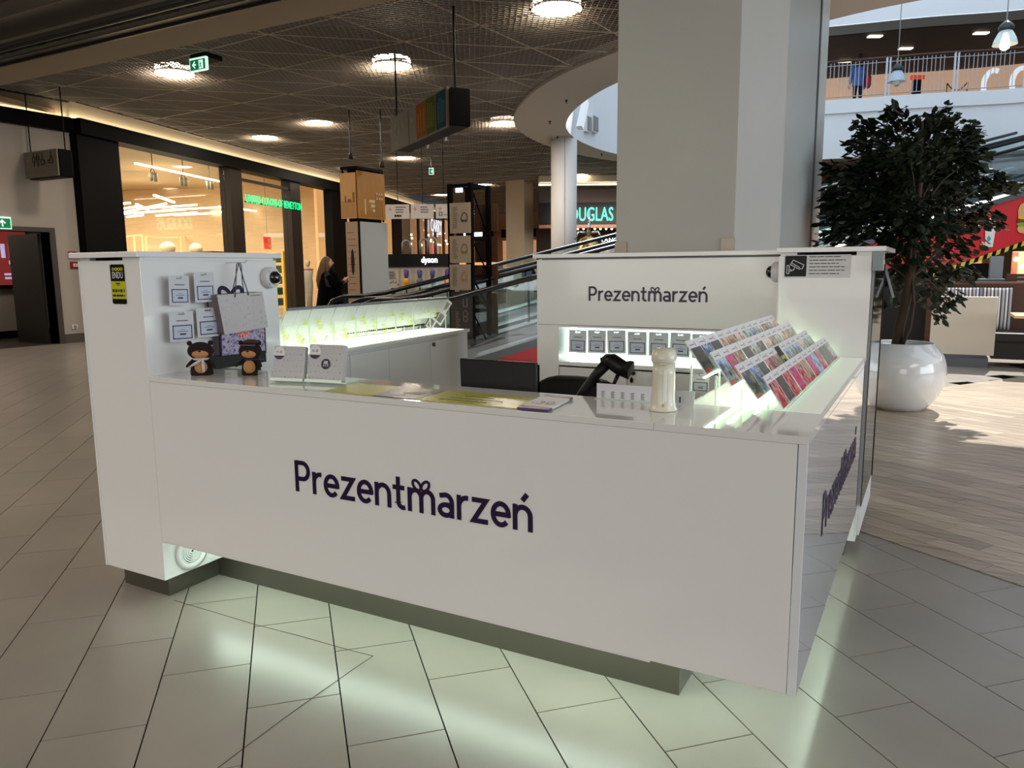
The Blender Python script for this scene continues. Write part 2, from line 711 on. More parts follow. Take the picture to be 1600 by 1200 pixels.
# ---- front left tower
tw = thing('kiosk_tower', 'tall white kiosk tower with yellow and black sticker and gift hooks on its side', 'cabinet', (-3.2, 2.5, 0), 'kiosk towers')
body = box('body', M_white, tw, -3.41, XT, YF, 2.92, 0.104, ZTT, bevel=0.002)
box('plinth', M_steel, tw, -3.36, -3.037, 2.194, 2.88, 0, 0.104)
box('top_slab', M_white, tw, -3.452, XT + 0.012, YF - 0.02, 2.95, 1.558, 1.582, bevel=0.002)
mb = MB()
mb.box(-3.43, -3.36, YF + 0.02, 2.9, ZTT, 1.558)
mb.box(-3.10, XT, YF + 0.002, 2.9, ZTT, 1.558)
mb.build('spacer', M_white, tw)
box('spacer', M_black, tw, -3.36, -3.10, YF + 0.05, 2.85, ZTT, 1.558)
box('trim_edge', M_white, tw, -3.4125, -3.402, YF - 0.003, YF + 0.01, 0.104, ZTT)
# ventilation grille low on the side
vent = MB()
vc_ = onX(299, 862, XT)
fv = Fr((XT, vc_.y, onX(299, 889, XT).z + 0.088), (0, 1, 0))
vent.lathe([(0.088, 0.0), (0.088, 0.008), (0.07, 0.014), (0.062, 0.010)], 32, fv.p(0, 0), fv.n, closed=True)
vb = vent.build('vent_rim', M_white, tw, smooth=True)
MB().lathe([(0.0001, 0.001), (0.063, 0.001)], 32, fv.p(0, 0), fv.n, closed=True).build('vent_hole', M_black, tw)
for k in range(6):
    r_ = 0.010 + k * 0.0095
    MB().lathe([(r_ - 0.003, 0.004), (r_ - 0.003, 0.010), (r_ + 0.003, 0.010), (r_ + 0.003, 0.004)], 28, fv.p(0, 0), fv.n, closed=True).build('vent_ring', M_white, tw)

# round sticker with rounded ends on the tower front
st = thing('sticker', 'black and yellow sale sticker reading ENDU on the tower front', 'sticker', (-3.28, YF - 0.003, 1.4))
p0, p1 = onY(177, 414, YF), onY(196, 474, YF)
sx0, sx1 = onY(177, 474, YF).x, onY(196, 420, YF).x
fs_ = Fr((sx0, YF - 0.001, onY(186, 475, YF).z), (1, 0, 0))
SW, SH = sx1 - sx0 - 0.006, onY(186, 413, YF).z - onY(186, 475, YF).z


def rrect(w, h, r, x0=0, y0=0, n=5):
    pts = []
    for cx, cy, a in ((w - r, r, -90), (w - r, h - r, 0), (r, h - r, 90), (r, r, 180)):
        pts += [(x0 + cx + r * math.cos(math.radians(a + 90 * i / n)), y0 + cy + r * math.sin(math.radians(a + 90 * i / n))) for i in range(n + 1)]
    return pts


def plate(mb, fr, pts, d0, d1):
    n = len(pts)
    vs = [fr.p(a, b, d1) for a, b in pts] + [fr.p(a, b, d0) for a, b in pts]
    return mb.add(vs, [tuple(range(n))] + [(i, n + i, n + (i + 1) % n, (i + 1) % n) for i in range(n)])


plate(MB(), fs_, rrect(SW + 0.006, SH + 0.006, 0.01, -0.003, -0.003), -0.0005, 0.0006).build('border', M_paper, st)
plate(MB(), fs_, rrect(SW, SH, 0.009), 0, 0.0012).build('backing', M_black, st)
mb = MB()
fs_.rect(mb, 0, SH * 0.13, SW, SH * 0.575, 0, 0.0018)
mb.build('yellow_field', M_yellow, st)
text('ENDU', fs_, SW * 0.14, SH * 0.65, SH * 0.17, M_paper, 'lettering', st, w=SW * 0.72, d=0.0018)
text('D', fs_, SW * 0.16, SH * 0.845, SH * 0.075, M_paper, 'lettering', st, w=SW * 0.14, d=0.0018)
for k in range(3):
    mb = MB()
    ribbon(mb, fs_, arc(SW * (0.42 + 0.19 * k), SH * 0.88, SW * 0.075, SH * 0.03, 0, 360, 14)[:-1], SW * 0.045, 0.001, 0.0018, closed=True)
    mb.build('ring', M_yellow, st)
mb = MB()
for (a, b, c, d) in ((0.35, 0.50, 0.65, 0.535), (0.42, 0.465, 0.58, 0.48), (0.08, 0.30, 0.22, 0.375), (0.27, 0.30, 0.42, 0.375), (0.47, 0.31, 0.58, 0.37), (0.62, 0.30, 0.78, 0.375), (0.86, 0.30, 0.92, 0.38), (0.06, 0.19, 0.30, 0.24), (0.33, 0.19, 0.8, 0.24), (0.86, 0.19, 0.92, 0.24)):
    fs_.rect(mb, SW * a, SH * b, SW * c, SH * d, 0.001, 0.0023)
mb.build('print', M_text, st)

# ---- front counter
fc = thing('front_counter', 'long white front counter with the large purple wordmark on its panel', 'counter', (-1.6, 2.3, 0))
fp = box('front_panel', M_white, fc, XT + 0.001, XR - 0.027, YF, YF + 0.024, 0.294, 1.021, bevel=0.0015)
box('body', M_wint, fc, XT + 0.001, -0.70, YF + 0.025, 2.488, 0.30, 1.021)
box('body', M_wint, fc, -0.70, -0.30, YF + 0.025, 2.488, 0.62, 1.021)
box('lower_lip', M_white, fc, XT + 0.001, -0.70, YF + 0.001, YF + 0.045, 0.288, 0.296)
box('light_strip', M_led2, fc, XT + 0.05, -0.74, 2.345, 2.365, 0.288, 0.299)
box('light_strip', M_led2, fc, -0.66, -0.36, 2.30, 2.32, 0.60, 0.615)
box('plinth', M_steel, fc, -3.037, -0.70, 2.478, 2.56, 0, 0.30)
box('plinth', M_steel, fc, -0.80, -0.70, 2.56, 4.05, 0, 0.30)
zb = onY(465, 769, YF).z
xa, xb = onY(462, 748, YF).x, onY(833, 810, YF).x
wordmark(Fr((0, YF, 0), (1, 0, 0)), xa, (onY(465, 769, YF).z + onY(832, 830, YF).z) / 2, xb - xa, fp)
XS = onY(1022, 668, YF).x
tag(box('front_worktop', M_white2, None, XT, XS - 0.0008, YF - 0.002, 2.49, 1.022, ZC, bevel=0.001), 'glossy white worktop along the front counter', 'worktop')

# ---- right hand counter
rc = thing('side_counter', 'white side counter with mirror-glossy outer panel and slanting wordmark', 'counter', (-0.45, 3.3, 0))
rp = box('side_panel', mat('glossy_white_side', (0.87, 0.885, 0.90), 0.035, coat=1.0, spec=0.9), rc, XR - 0.025, XR, YF, 4.118, 0.294, 1.021, bevel=0.0015)
box('body', M_wint, rc, -0.70, -0.30, 2.49, 4.11, 0.62, 1.021)
box('light_strip', M_led2, rc, -0.345, -0.33, 2.35, 4.05, 0.60, 0.615)
ya, yb = onX(1283, 838, XR).y, onX(1335, 725, XR).y
wordmark(Fr((XR, 0, 0), (0, 1, 0)), ya, onX(1283, 838, XR).z, yb - ya, rp)
sw_ = tag(MB().prism([(XS, YF - 0.002), (XR, YF - 0.002), (XR, 4.118), (-0.70, 4.118), (-0.70, 2.49), (XS, 2.49)], 1.022, ZC).build('side_worktop', M_white2, None, bevel=0.001), 'glossy white worktop of the right side counter lit by the leaflet stand', 'worktop')

box('glow_panel', mat('faint_worktop_glow', (0.9, 0.93, 0.89), 0.08, emit=0.13, emit_rgb=(0.93, 1.0, 0.88), coat=0.5), sw_, -0.690, -0.285, 2.50, 4.11, ZC - 0.004, ZC + 0.0008)  # added glowing sheet, imitates the stand's light spreading over the worktop

# ---- back right tower with notice and dark glass display on its outer side
bt = thing('kiosk_tower', 'tall white kiosk tower with camera notice at the back right corner', 'cabinet', (-0.5, 4.5, 0), 'kiosk towers')
box('body', M_white, bt, -0.708, -0.275, 4.12, 4.95, 0.10, ZTT, bevel=0.002)
box('plinth', M_steel, bt, -0.66, -0.33, 4.17, 4.9, 0, 0.10)
box('top_slab', M_white, bt, -0.716, -0.214, 4.09, 5.0, 1.562, 1.586, bevel=0.002)
mb = MB()
mb.box(-0.70, -0.62, 4.125, 4.9, ZTT, 1.562)
mb.box(-0.345, -0.275, 4.125, 4.9, ZTT, 1.562)
mb.build('spacer', M_white, bt)
box('spacer', M_black, bt, -0.62, -0.345, 4.6, 4.7, ZTT, 1.562)
box('corner_strip', M_white, bt, -0.700, -0.692, 4.114, 4.12, 1.046, 1.54)
M_dglass = mat('dark_display_glass', (0.05, 0.06, 0.055), 0.05, spec=0.25)
sd = box('display_frame', M_wint, bt, -0.2755, -0.262, 4.17, 4.94, 0.12, 1.52, bevel=0.001)
box('display_glass', M_dglass, sd, -0.262, -0.258, 4.15, 4.90, 0.28, 1.50)
box('frame_edge', M_black, sd, -0.262, -0.255, 4.90, 4.92, 0.26, 1.50)
box('corner_bracket', mat('teal_grey_clip', (0.45, 0.52, 0.53), 0.25), bt, -0.27, -0.222, 4.08, 4.16, 1.47, 1.56)
MB().bar(at(1382, 414, 4.55), at(1396, 465, 4.55), 0.035, 0.012).build('prop_arm', mat('grey_aluminium', (0.55, 0.57, 0.57), 0.35, metal=0.6), bt)

# camera surveillance notice
nt_ = thing('notice', 'white sticker with black surveillance camera pictogram and small print', 'sticker', (-0.53, 4.119, 1.49))
fn = Fr((onY(1226, 430, 4.12).x, 4.119, onY(1226, 432, 4.12).z), (1, 0, 0))
nw, nh = onY(1329, 420, 4.12).x - fn.o.x, onY(1226, 400, 4.12).z - fn.o.z
mb = MB()
fn.rect(mb, -0.005, -0.006, nw, nh + 0.004, 0, 0.0008)
mb.build('backing', mat('silver_white_vinyl', (0.80, 0.80, 0.80), 0.4), nt_)
plate(MB(), fn, rrect(nh, nh, 0.005), 0, 0.0014).build('pictogram_field', M_black, nt_)
mb = MB()
S_ = nh
for st_ in ([(0.38, 0.80), (0.88, 0.56), (0.82, 0.38), (0.66, 0.36), (0.26, 0.58), (0.38, 0.80)], [(0.28, 0.68), (0.70, 0.42)], [(0.10, 0.14), (0.10, 0.54), (0.20, 0.54), (0.20, 0.14), (0.10, 0.14)], [(0.20, 0.34), (0.40, 0.30), (0.46, 0.42)], [(0.20, 0.26), (0.34, 0.28)]):
    ribbon(mb, fn, [(p[0] * S_, p[1] * S_) for p in st_], 0.022 * S_ * 1.4, 0.0012, 0.0022)
mb.build('pictogram', M_paper, nt_)
bars(fn, nh + 0.012, nh - 0.004, nw - nh - 0.03, 6, nh / 6.2, nh / 26, M_text, 'print', nt_, seed=5)

# ---- back unit: logo panel, lit niche with cards, cupboards
bu = thing('back_unit', 'white back unit with small purple wordmark above a glowing niche', 'cabinet', (-1.5, 4.6, 0))
YB = 4.35
XB0 = onY(839, 450, YB).x
xn0 = onY(873, 540, YB).x
zn1, zn0 = onY(873, 511, YB).z, onY(873, 564, YB).z
lp = box('logo_panel', M_white, bu, XB0, -0.709, YB, YB + 0.02, onY(840, 507, YB).z + 0.003, 1.545, bevel=0.0015)
box('side_strip', M_white, bu, XB0, xn0, YB, 4.95, 0.1, onY(840, 507, YB).z - 0.001, bevel=0.001)
box('niche_head', M_white, bu, xn0, -0.709, YB, 4.62, zn1, onY(840, 507, YB).z - 0.001)
box('niche_back', M_wint, bu, xn0, -0.709, 4.62, 4.64, zn0, zn1)
box('niche_shelf', M_white, bu, xn0, -0.709, YB - 0.01, 4.62, zn0 - 0.024, zn0, bevel=0.001)
box('niche_light', M_led3, bu, xn0 + 0.03, -0.75, 4.57, 4.60, zn1 - 0.012, zn1 - 0.001)
box('niche_light', M_led3, bu, xn0 + 0.03, -0.75, 4.57, 4.60, zn0 + 0.002, zn0 + 0.010)
box('niche_light', M_led3, bu, xn0 + 0.01, xn0 + 0.02, 4.55, 4.58, zn0 + 0.01, zn1 - 0.02)
box('body', M_wint, bu, XB0, -0.709, 4.65, 4.95, 0.1, 1.545)
box('plinth', M_steel, bu, XB0 + 0.05, -0.709, YB + 0.05, 4.9, 0, 0.1)
box('top_slab', M_white, bu, XB0 - 0.015, -0.717, YB - 0.03, 4.98, 1.556, 1.580, bevel=0.002)
box('spacer', M_grey, bu, XB0 + 0.03, -0.75, YB + 0.01, 4.9, 1.545, 1.556)
xd = onY(980, 585, YB).x
xcs = [xn0 + 0.002, xd, xd + 0.62, -0.709]
for i in range(3):
    dr = box('door', M_wint, bu, xcs[i] + 0.002, xcs[i + 1] - 0.002, YB, YB + 0.018, 0.12, zn0 - 0.036, bevel=0.001)
    if i == 1:
        c = onY(990, 583, YB)
        mb = MB().lathe([(0.012, 0), (0.012, 0.012), (0.008, 0.014)], 14, (c.x, YB, c.z), (0, -1, 0))
        mb.build('lock', M_black, dr, smooth=True)
        mb = MB()
        mb.bar((c.x, YB - 0.016, c.z), (c.x - 0.004, YB - 0.02, c.z - 0.02), 0.006, 0.003)
        mb.ball((c.x - 0.006, YB - 0.02, c.z - 0.04), 0.011, 0.004, 0.018)
        mb.build('key', M_black, dr)
xa, xb = onY(920, 460, YB).x, onY(1106, 460, YB).x
wordmark(Fr((0, YB, 0), (1, 0, 0)), xa, onY(1000, 471, YB).z, xb - xa, lp)

# ---- left hand counter
lc = thing('left_counter', 'white left counter with locked cupboards under the glowing leaflet stands', 'counter', (-3.2, 3.9, 0))
A_, B_ = Vector((-2.935, 2.925, 0)), Vector((-3.075, 4.93, 0))
lu = (B_ - A_).normalized()
ln = Vector((lu.y, -lu.x, 0))
MB().prism([(-3.41, 2.93), (A_ - ln * 0.02).xy[:], (B_ - ln * 0.02).xy[:], (-3.41, 4.93)], 0.1, 1.021).build('body', M_wint, lc)
MB().prism([(-3.36, 2.95), (-3.05, 2.95), (-3.14, 4.88), (-3.36, 4.88)], 0.0, 0.1).build('plinth', M_steel, lc)
sdoor = [0.02, 0.52, (onP(608, 560, A_, ln) - A_).dot(lu), (onP(673, 560, A_, ln) - A_).dot(lu), (B_ - A_).length - 0.03]
for i in range(4):
    s0, s1 = sdoor[i] + 0.002, sdoor[i + 1] - 0.002
    d_ = MB().obox(A_ + lu * (s0 + s1) / 2 - ln * 0.009 + Vector((0, 0, 0.56)), lu * (s1 - s0) / 2, ln * 0.009, Vector((0, 0, 0.44))).build('door', M_wint, lc, bevel=0.001)
    if i == 3:
        c = onP(677, 538, A_, ln)
        MB().lathe([(0.014, 0), (0.014, 0.012), (0.009, 0.014)], 14, c, ln).build('lock', mat('dull_brass', (0.42, 0.36, 0.27), 0.35, metal=0.8), d_, smooth=True)
lw = tag(MB().prism([(-3.42, 2.922), (A_ + ln * 0.005).xy[:], (B_ + ln * 0.005).xy[:], (-3.42, 4.95)], 1.022, ZC).build('left_worktop', M_white2, None, bevel=0.0015),
         'white worktop of the left counter with bright glowing inset panel', 'worktop')
MB().prism([(-3.40, 2.95), (-2.965, 2.95), (-3.085, 4.87), (-3.40, 4.87)], ZC - 0.004, ZC + 0.0015).build('glow_panel', mat('bright_light_panel', (0.9, 1, 0.88), 0.4, emit=1.0, emit_rgb=(0.98, 1.0, 0.90)), lw)
# low desk inside
dk = thing('low_desk', 'low white work desk behind the front counter', 'desk', (-1.5, 2.7, 0))
box('desk_top', M_wint, dk, -2.4, -0.86, 2.57, 2.95, 0.70, 0.725)
box('side', M_wint, dk, -2.4, -2.37, 2.57, 2.95, 0, 0.70)
box('side', M_wint, dk, -0.89, -0.86, 2.57, 2.95, 0, 0.70)

# ================================================================== LEAFLET STANDS
PAL = {
    'red': [(0.30, 0.10, 0.12), (0.72, 0.18, 0.22), (0.85, 0.55, 0.55), (0.18, 0.12, 0.12)],
    'purple': [(0.55, 0.12, 0.35), (0.72, 0.35, 0.62), (0.85, 0.20, 0.30), (0.35, 0.2, 0.4)],
    'blue': [(0.12, 0.18, 0.38), (0.45, 0.55, 0.75), (0.75, 0.8, 0.88), (0.2, 0.15, 0.25)],
    'dark': [(0.10, 0.11, 0.12), (0.35, 0.34, 0.30), (0.15, 0.22, 0.30), (0.6, 0.58, 0.5)],
    'brown': [(0.20, 0.13, 0.10), (0.55, 0.38, 0.25), (0.80, 0.68, 0.55), (0.25, 0.2, 0.2)],
    'pink': [(0.55, 0.25, 0.28), (0.85, 0.65, 0.58), (0.92, 0.85, 0.80), (0.4, 0.2, 0.2)],
    'grey': [(0.30, 0.31, 0.32), (0.62, 0.62, 0.62), (0.82, 0.80, 0.76), (0.2, 0.2, 0.22)],
    'teal': [(0.15, 0.28, 0.32), (0.45, 0.65, 0.66), (0.82, 0.86, 0.84), (0.3, 0.3, 0.3)],
}
for k_, v_ in PAL.items():
    photo_mat('photo_' + k_, v_, 24, (1, 1, 1))
M_redfoot = mat('red_footer_print', (0.75, 0.16, 0.18), 0.35)
ROW_T = [(-0.719, 1.251), (-0.635, 1.218), (-0.553, 1.179), (-0.464, 1.148)]
ROW_B = [(-0.643, 1.146), (-0.560, 1.111), (-0.475, 1.073), (-0.396, 1.049)]
rown = ['topmost', 'second', 'third', 'lowest']
stand = thing('leaflet_stand', 'stepped clear acrylic stand full of colourful leaflets on the right side counter', 'stand', (-0.5, 3.3, ZC), 'acrylic leaflet stands')
Y0s, Y1s = 2.50, 4.06
BLK = 4
bw = (Y1s - Y0s) / BLK
for i in range(4):
    T, B = Vector((ROW_T[i][0], 0, ROW_T[i][1])), Vector((ROW_B[i][0], 0, ROW_B[i][1]))
    n_ = Vector(((T.z - B.z), 0, (B.x - T.x))).normalized()
    B2 = B + (B - T).normalized() * 0.004
    for j in range(BLK):
        y0, y1 = Y0s + j * bw + 0.004, Y0s + (j + 1) * bw - 0.004
        mb = MB()
        ctr = (T + B2) / 2 - n_ * 0.0045
        mb.obox(ctr + Vector((0, (y0 + y1) / 2, 0)), (T - B2) / 2, Vector((0, (y1 - y0) / 2, 0)), n_ * 0.0012)
        mb.build('holder_sheet', M_acryl, stand)
        lip = B2 + n_ * 0.006
        MB().obox(B2 - n_ * 0.012 + Vector((0, (y0 + y1) / 2, -0.002)), Vector((0.004, 0, 0)), Vector((0, (y1 - y0) / 2, 0)), Vector((0, 0, 0.002))).build('light_strip', M_led, stand)
        MB().obox(lip + Vector((0, (y0 + y1) / 2, 0)), n_ * 0.011, Vector((0, (y1 - y0) / 2, 0)), (B - T).normalized() * 0.0013).build('holder_lip', M_acrylw, stand)
for j in range(BLK + 1):
    y = Y0s + j * bw
    for i in range(4):
        x_ = (ROW_T[i][0] + ROW_B[i][0]) / 2 - 0.012
        z_ = (ROW_T[i][1] + ROW_B[i][1]) / 2 - 0.02
        box('leg', M_acrylw, stand, x_ - 0.003, x_ + 0.003, y - 0.003, y + 0.003, ZC + 0.002, z_)
colseq = [['dark', 'blue', 'dark', 'pink', 'brown', 'pink', 'teal', 'blue', 'grey', 'brown', 'grey', 'pink'],
          ['blue', 'purple', 'brown', 'dark', 'grey', 'dark', 'pink', 'brown', 'grey', 'pink', 'brown', 'grey'],
          ['dark', 'blue', 'dark', 'red', 'brown', 'dark', 'blue', 'teal', 'blue', 'pink', 'teal', 'grey'],
          ['red', 'dark', 'red', 'purple', 'red', 'brown', 'purple', 'blue', 'red', 'dark', 'dark', 'grey']]
ordn = ['nearest', 'second', 'third', 'fourth', 'fifth', 'sixth', 'seventh', 'eighth', 'ninth', 'tenth', 'eleventh', 'farthest']


def leaflet(T, B, n_, y0, y1, colr, label, group, footer=True, back=False, tab=False):
    t = thing('leaflet', label, 'leaflet', (B.x, y0, B.z), group)
    up = (T - B)
    h = up.length
    up.normalize()
    ydir = Vector((0, 1, 0)) if n_.x > 0 else Vector((0, -1, 0))
    fr = Fr(Vector((B.x, y0 if n_.x > 0 else y1, B.z)), ydir, up)
    w = y1 - y0
    mb = MB()
    fr.rect(mb, 0, 0, w, h, -0.002, 0.001)
    mb.build('cover', M_paper, t)
    if back:
        return t
    mb = MB()
    fr.rect(mb, w * 0.03, h * 0.04, w * 0.97, h * 0.76, 0.001, 0.0016)
    mb.build('photograph', MATS['photo_' + colr], t)
    if footer:
        mb = MB()
        fr.rect(mb, w * 0.03, h * 0.02, w * 0.6, h * 0.13, 0.0014, 0.0021)
        mb.build('footer', M_redfoot, t)
    mb = MB()
    fr.rect(mb, w * 0.12, h * 0.84, w * 0.55, h * 0.87, 0.001, 0.0014)
    fr.rect(mb, w * 0.62, h * 0.80, w * 0.68, h * 0.92, 0.001, 0.0014)
    mb.build('print', MATS.get('pinkprint') or mat('pinkprint', (0.62, 0.42, 0.5), 0.5), t)
    if tab:
        mb = MB()
        fr.rect(mb, w * 0.15, h * 0.05, w * 0.85, h * 0.95, 0.002, 0.0027)
        mb.build('yellow_sticker', M_yellow, t)
        mb = MB()
        fr.rect(mb, w * 0.15, h * 0.62, w * 0.85, h * 0.95, 0.0026, 0.0033)
        fr.rect(mb, w * 0.36, h * 0.2, w * 0.62, h * 0.28, 0.0026, 0.0033)
        fr.rect(mb, w * 0.34, h * 0.38, w * 0.66, h * 0.50, 0.0026, 0.0033)
        mb.build('print', M_black, t)
    return t


for i in range(4):
    T, B = Vector((ROW_T[i][0], 0, ROW_T[i][1])), Vector((ROW_B[i][0], 0, ROW_B[i][1]))
    n_ = Vector(((T.z - B.z), 0, (B.x - T.x))).normalized()
    w = (bw - 0.012) / 3
    for j in range(12):
        y0 = Y0s + (j // 3) * bw + 0.006 + (j % 3) * w
        c_ = colseq[i][j]
        tabbed = (i == 2 and j == 5)
        leaflet(T, B, n_, y0 + 0.001, y0 + w - 0.001, c_,
                ('leaflet with yellow and black sticker' if tabbed else '%s-toned photo leaflet' % c_) + ', %s in the %s row of the right stand' % (ordn[j], rown[i]), 'leaflets in the right acrylic stand',
                footer=(j % 3 != 1), tab=tabbed)

# left stands: eight blocks whose backs face the camera
ls = [3.06 + 0.2075 * k for k in range(9)]
for j in range(8):
    s_ = thing('leaflet_stand', 'clear acrylic leaflet stand seen from behind on the left counter, %s from the tower' % ordn[j], 'stand', (-3.2, ls[j], ZC), 'acrylic stands on the left counter')
    y0, y1 = ls[j] + 0.006, ls[j + 1] - 0.006
    dx = -0.005 * j
    for i in range(4):
        T = Vector((-3.075 - 0.078 * i + dx, 0, 1.287 - 0.048 * i))
        B = Vector((-3.135 - 0.078 * i + dx, 0, 1.185 - 0.044 * i))
        n_ = Vector((-(T.z - B.z), 0, (T.x - B.x))).normalized()
        MB().obox((T + B) / 2 - n_ * 0.0045 + Vector((0, (y0 + y1) / 2, 0)), (T - B) / 2 * 1.04, Vector((0, (y1 - y0) / 2, 0)), n_ * 0.0012).build('holder_sheet', M_acryl, s_)
        if i == 0:
            MB().obox(T - n_ * 0.004 + Vector((0, (y0 + y1) / 2, 0.0)), (T - B).normalized() * 0.009, Vector((0, (y1 - y0) / 2, 0)), n_ * 0.0020).build('top_edge', mat('grey_sheet_edge', (0.42, 0.44, 0.47), 0.3), s_)
        w = (y1 - y0) / 2
        for q in range(2):
            if j == 7 and i > 1:
                continue
            yy0 = y0 + q * w
            l_ = leaflet(T, B, n_, yy0 + 0.001, yy0 + w - 0.001, None,
                         'white back of a leaflet, %s row, %s half of stand %s from the tower' % (rown[i], ('near', 'far')[q], ordn[j]), 'leaflets in the left acrylic stands', back=True)
            if (q + j + i) % 2:
                MB().obox((T + B) / 2 - n_ * 0.0028 + Vector((0, yy0 + w * 0.75, -0.035)), (T - B).normalized() * 0.010, Vector((0, w * 0.14, 0)), n_ * 0.0006).build('yellow_mark', mat('yellow_green_tag', (0.80, 0.86, 0.25), 0.4), l_)
    for y in (y0, y1):
        box('leg', M_acrylw, s_, -3.11 + dx, -3.105 + dx, y - 0.002, y + 0.002, ZC + 0.002, 1.2)
        box('leg', M_acrylw, s_, -3.34 + dx, -3.335 + dx, y - 0.002, y + 0.002, ZC + 0.002, 1.08)
# dark ring binding strip seen through the stands
mb = MB()
for k in range(70):
    y = 3.12 + k * 0.0235
    mb.box(-3.374, -3.366, y, y + 0.012, 1.075, 1.086)
tag(mb.build('binding_strip', M_black), 'dark dashed strip running along the foot of the left leaflet stands', 'strip')
for k, (px, py) in enumerate(((697, 478), (689, 497), (674, 505))):
    c = onX(px, py, -3.2 - 0.06 * k)
    tt = thing('card', 'grey tilted card clipped at the far end of the left stands, %s' % ('uppermost', 'middle one', 'lowest')[k], 'card', c, 'grey cards at the stand end')
    MB().obox(c, Vector((0.030, 0, 0.040)), Vector((0.0, 0.003, 0.0)), Vector((0.024, 0, -0.018))).build('sheet', M_card, tt)
    MB().obox(c + Vector((0, -0.004, 0)), Vector((0.020, 0, 0.027)), Vector((0.0, 0.001, 0.0)), Vector((0.016, 0, -0.012))).build('window', mat('grey_insert', (0.45, 0.46, 0.45), 0.5), tt)
# ================================================================== GIFT CARDS, BAGS, CAMERAS ON THE TOWER
def gift_card(name_label, group, fr, w, h, hook=0.05, tilt=0.0, border=M_ink):
    """fr origin is the card's bottom left corner on the card plane"""
    t = thing('gift_card', name_label, 'gift card', fr.p(w / 2, 0), group)
    u = (fr.u * math.cos(tilt) + fr.v * math.sin(tilt))
    v = (fr.v * math.cos(tilt) - fr.u * math.sin(tilt))
    f = Fr(fr.o, u, v)
    mb = MB()
    pts = [(0, 0), (w, 0), (w, h), (0, h)]
    # sheet with a slot: built as strips around the slot
    f.rect(mb, 0, 0, w, h * 0.88, 0, 0.0022)
    f.rect(mb, 0, h * 0.88, w * 0.36, h * 0.94, 0, 0.0022)
    f.rect(mb, w * 0.64, h * 0.88, w, h * 0.94, 0, 0.0022)
    f.rect(mb, 0, h * 0.94, w, h, 0, 0.0022)
    mb.build('sheet', M_card, t)
    mb = MB()
    f.rect(mb, w * 0.14, h * 0.10, w * 0.90, h * 0.52, 0.0022, 0.0027)
    mb.build('window', M_cardin, t)
    mb = MB()
    ribbon(mb, f, [(w * 0.13, h * 0.10), (w * 0.90, h * 0.10), (w * 0.90, h * 0.53), (w * 0.13, h * 0.53)], w * 0.034, 0.0022, 0.0034, closed=True)
    mb.build('window_border', border, t)
    mb = MB()
    f.rect(mb, w * 0.28, h * 0.68, w * 0.76, h * 0.705, 0.0022, 0.0028)
    f.rect(mb, w * 0.42, h * 0.39, w * 0.62, h * 0.40, 0.0026, 0.0032)
    f.rect(mb, w * 0.30, h * 0.33, w * 0.76, h * 0.345, 0.0026, 0.0032)
    f.rect(mb, w * 0.40, h * 0.22, w * 0.66, h * 0.27, 0.0026, 0.0032)
    mb.build('print', M_text, t)
    c = f.p(w / 2, h * 0.91)
    MB().tube([c - f.n * hook, c + f.n * 0.012, c + f.n * 0.018 + f.v * 0.008], 0.0018, 6).build('hook', mat('hook_wire', (0.8, 0.82, 0.84), 0.2, metal=0.7), t)
    return t


XC = -2.935
names = ['upper left', 'upper right', 'lower left', 'lower right']
for k, ((x0, y0), (x1, y1), tl) in enumerate((((265, 477), (292, 430), -0.03), ((305, 473), (332, 425), 0.0), ((266, 535), (299, 485), -0.02), ((309, 528), (340, 480), 0.0))):
    a, b = onX(x0, y0, XC), onX(x1, y1, XC)
    gift_card('white hanging gift card with purple-framed window, %s of the four beside the bags' % names[k], 'gift cards on the tower', Fr((XC, a.y, a.z), (0, 1, 0)), b.y - a.y + 0.004, b.z - a.z, 0.05, tl)
# seven in the niche
n7 = ['leftmost', 'second from the left', 'third from the left', 'fourth from the left', 'fifth, behind the white dispenser', 'sixth from the left', 'seventh, behind the leaflet stand']
a = onY(889, 550, 4.45)
b = onY(916, 516, 4.45)
x6 = onY(1047, 550, 4.45).x
for k in range(7):
    x = a.x + (x6 - a.x) / 5 * k
    gift_card('grey-white gift card hanging in the glowing niche, %s' % n7[k], 'gift cards in the niche', Fr((x, 4.45, a.z + 0.002 * (k % 3)), (1, 0, 0)), b.x - a.x, b.z - a.z, 0.16, (-0.02, 0, 0.03, 0.015, -0.01, -0.02, 0)[k])
# two more at the left foot of the acrylic stand
for k, (px, py) in enumerate(((1080, 612), (1078, 634))):
    c = at(px, py, 3.05)
    gift_card('small grey card behind the foot of the right leaflet stand, %s' % ('upper', 'lower')[k], 'cards by the stand foot', Fr(c, (1, 0, 0)), 0.07, 0.075, 0.03) if k == 0 else None

# purple bow logo on the tower side, partly behind the bags
lg = thing('wall_logo', 'purple bow-topped letter logo on the tower side behind the paper bags', 'logo', (XT, 2.6, 1.3))
fl_ = Fr((XT, 0, 0), (0, 1, 0))
yl, yr = onX(333, 460, XT).y, onX(385, 460, XT).y
zt_ = onX(352, 444, XT).z
kk = (yr - yl) / 1.23
for i, stt in enumerate(LET['m'][1]):
    mb = MB()
    ribbon(mb, fl_, [(yl + p[0] * kk * 1.05 - 0.01, zt_ - (1.42 - p[1]) * kk) for p in stt], (0.14 if i < 3 else 0.115) * kk, 0.0002, 0.0022 + 0.0001 * i)
    mb.build('stroke', M_ink, lg)
c0 = onX(327, 474, XT)
box('tail', M_ink, lg, XT, XT + 0.002, c0.y - 0.012, c0.y + 0.03, c0.z - 0.012, c0.z + 0.015)

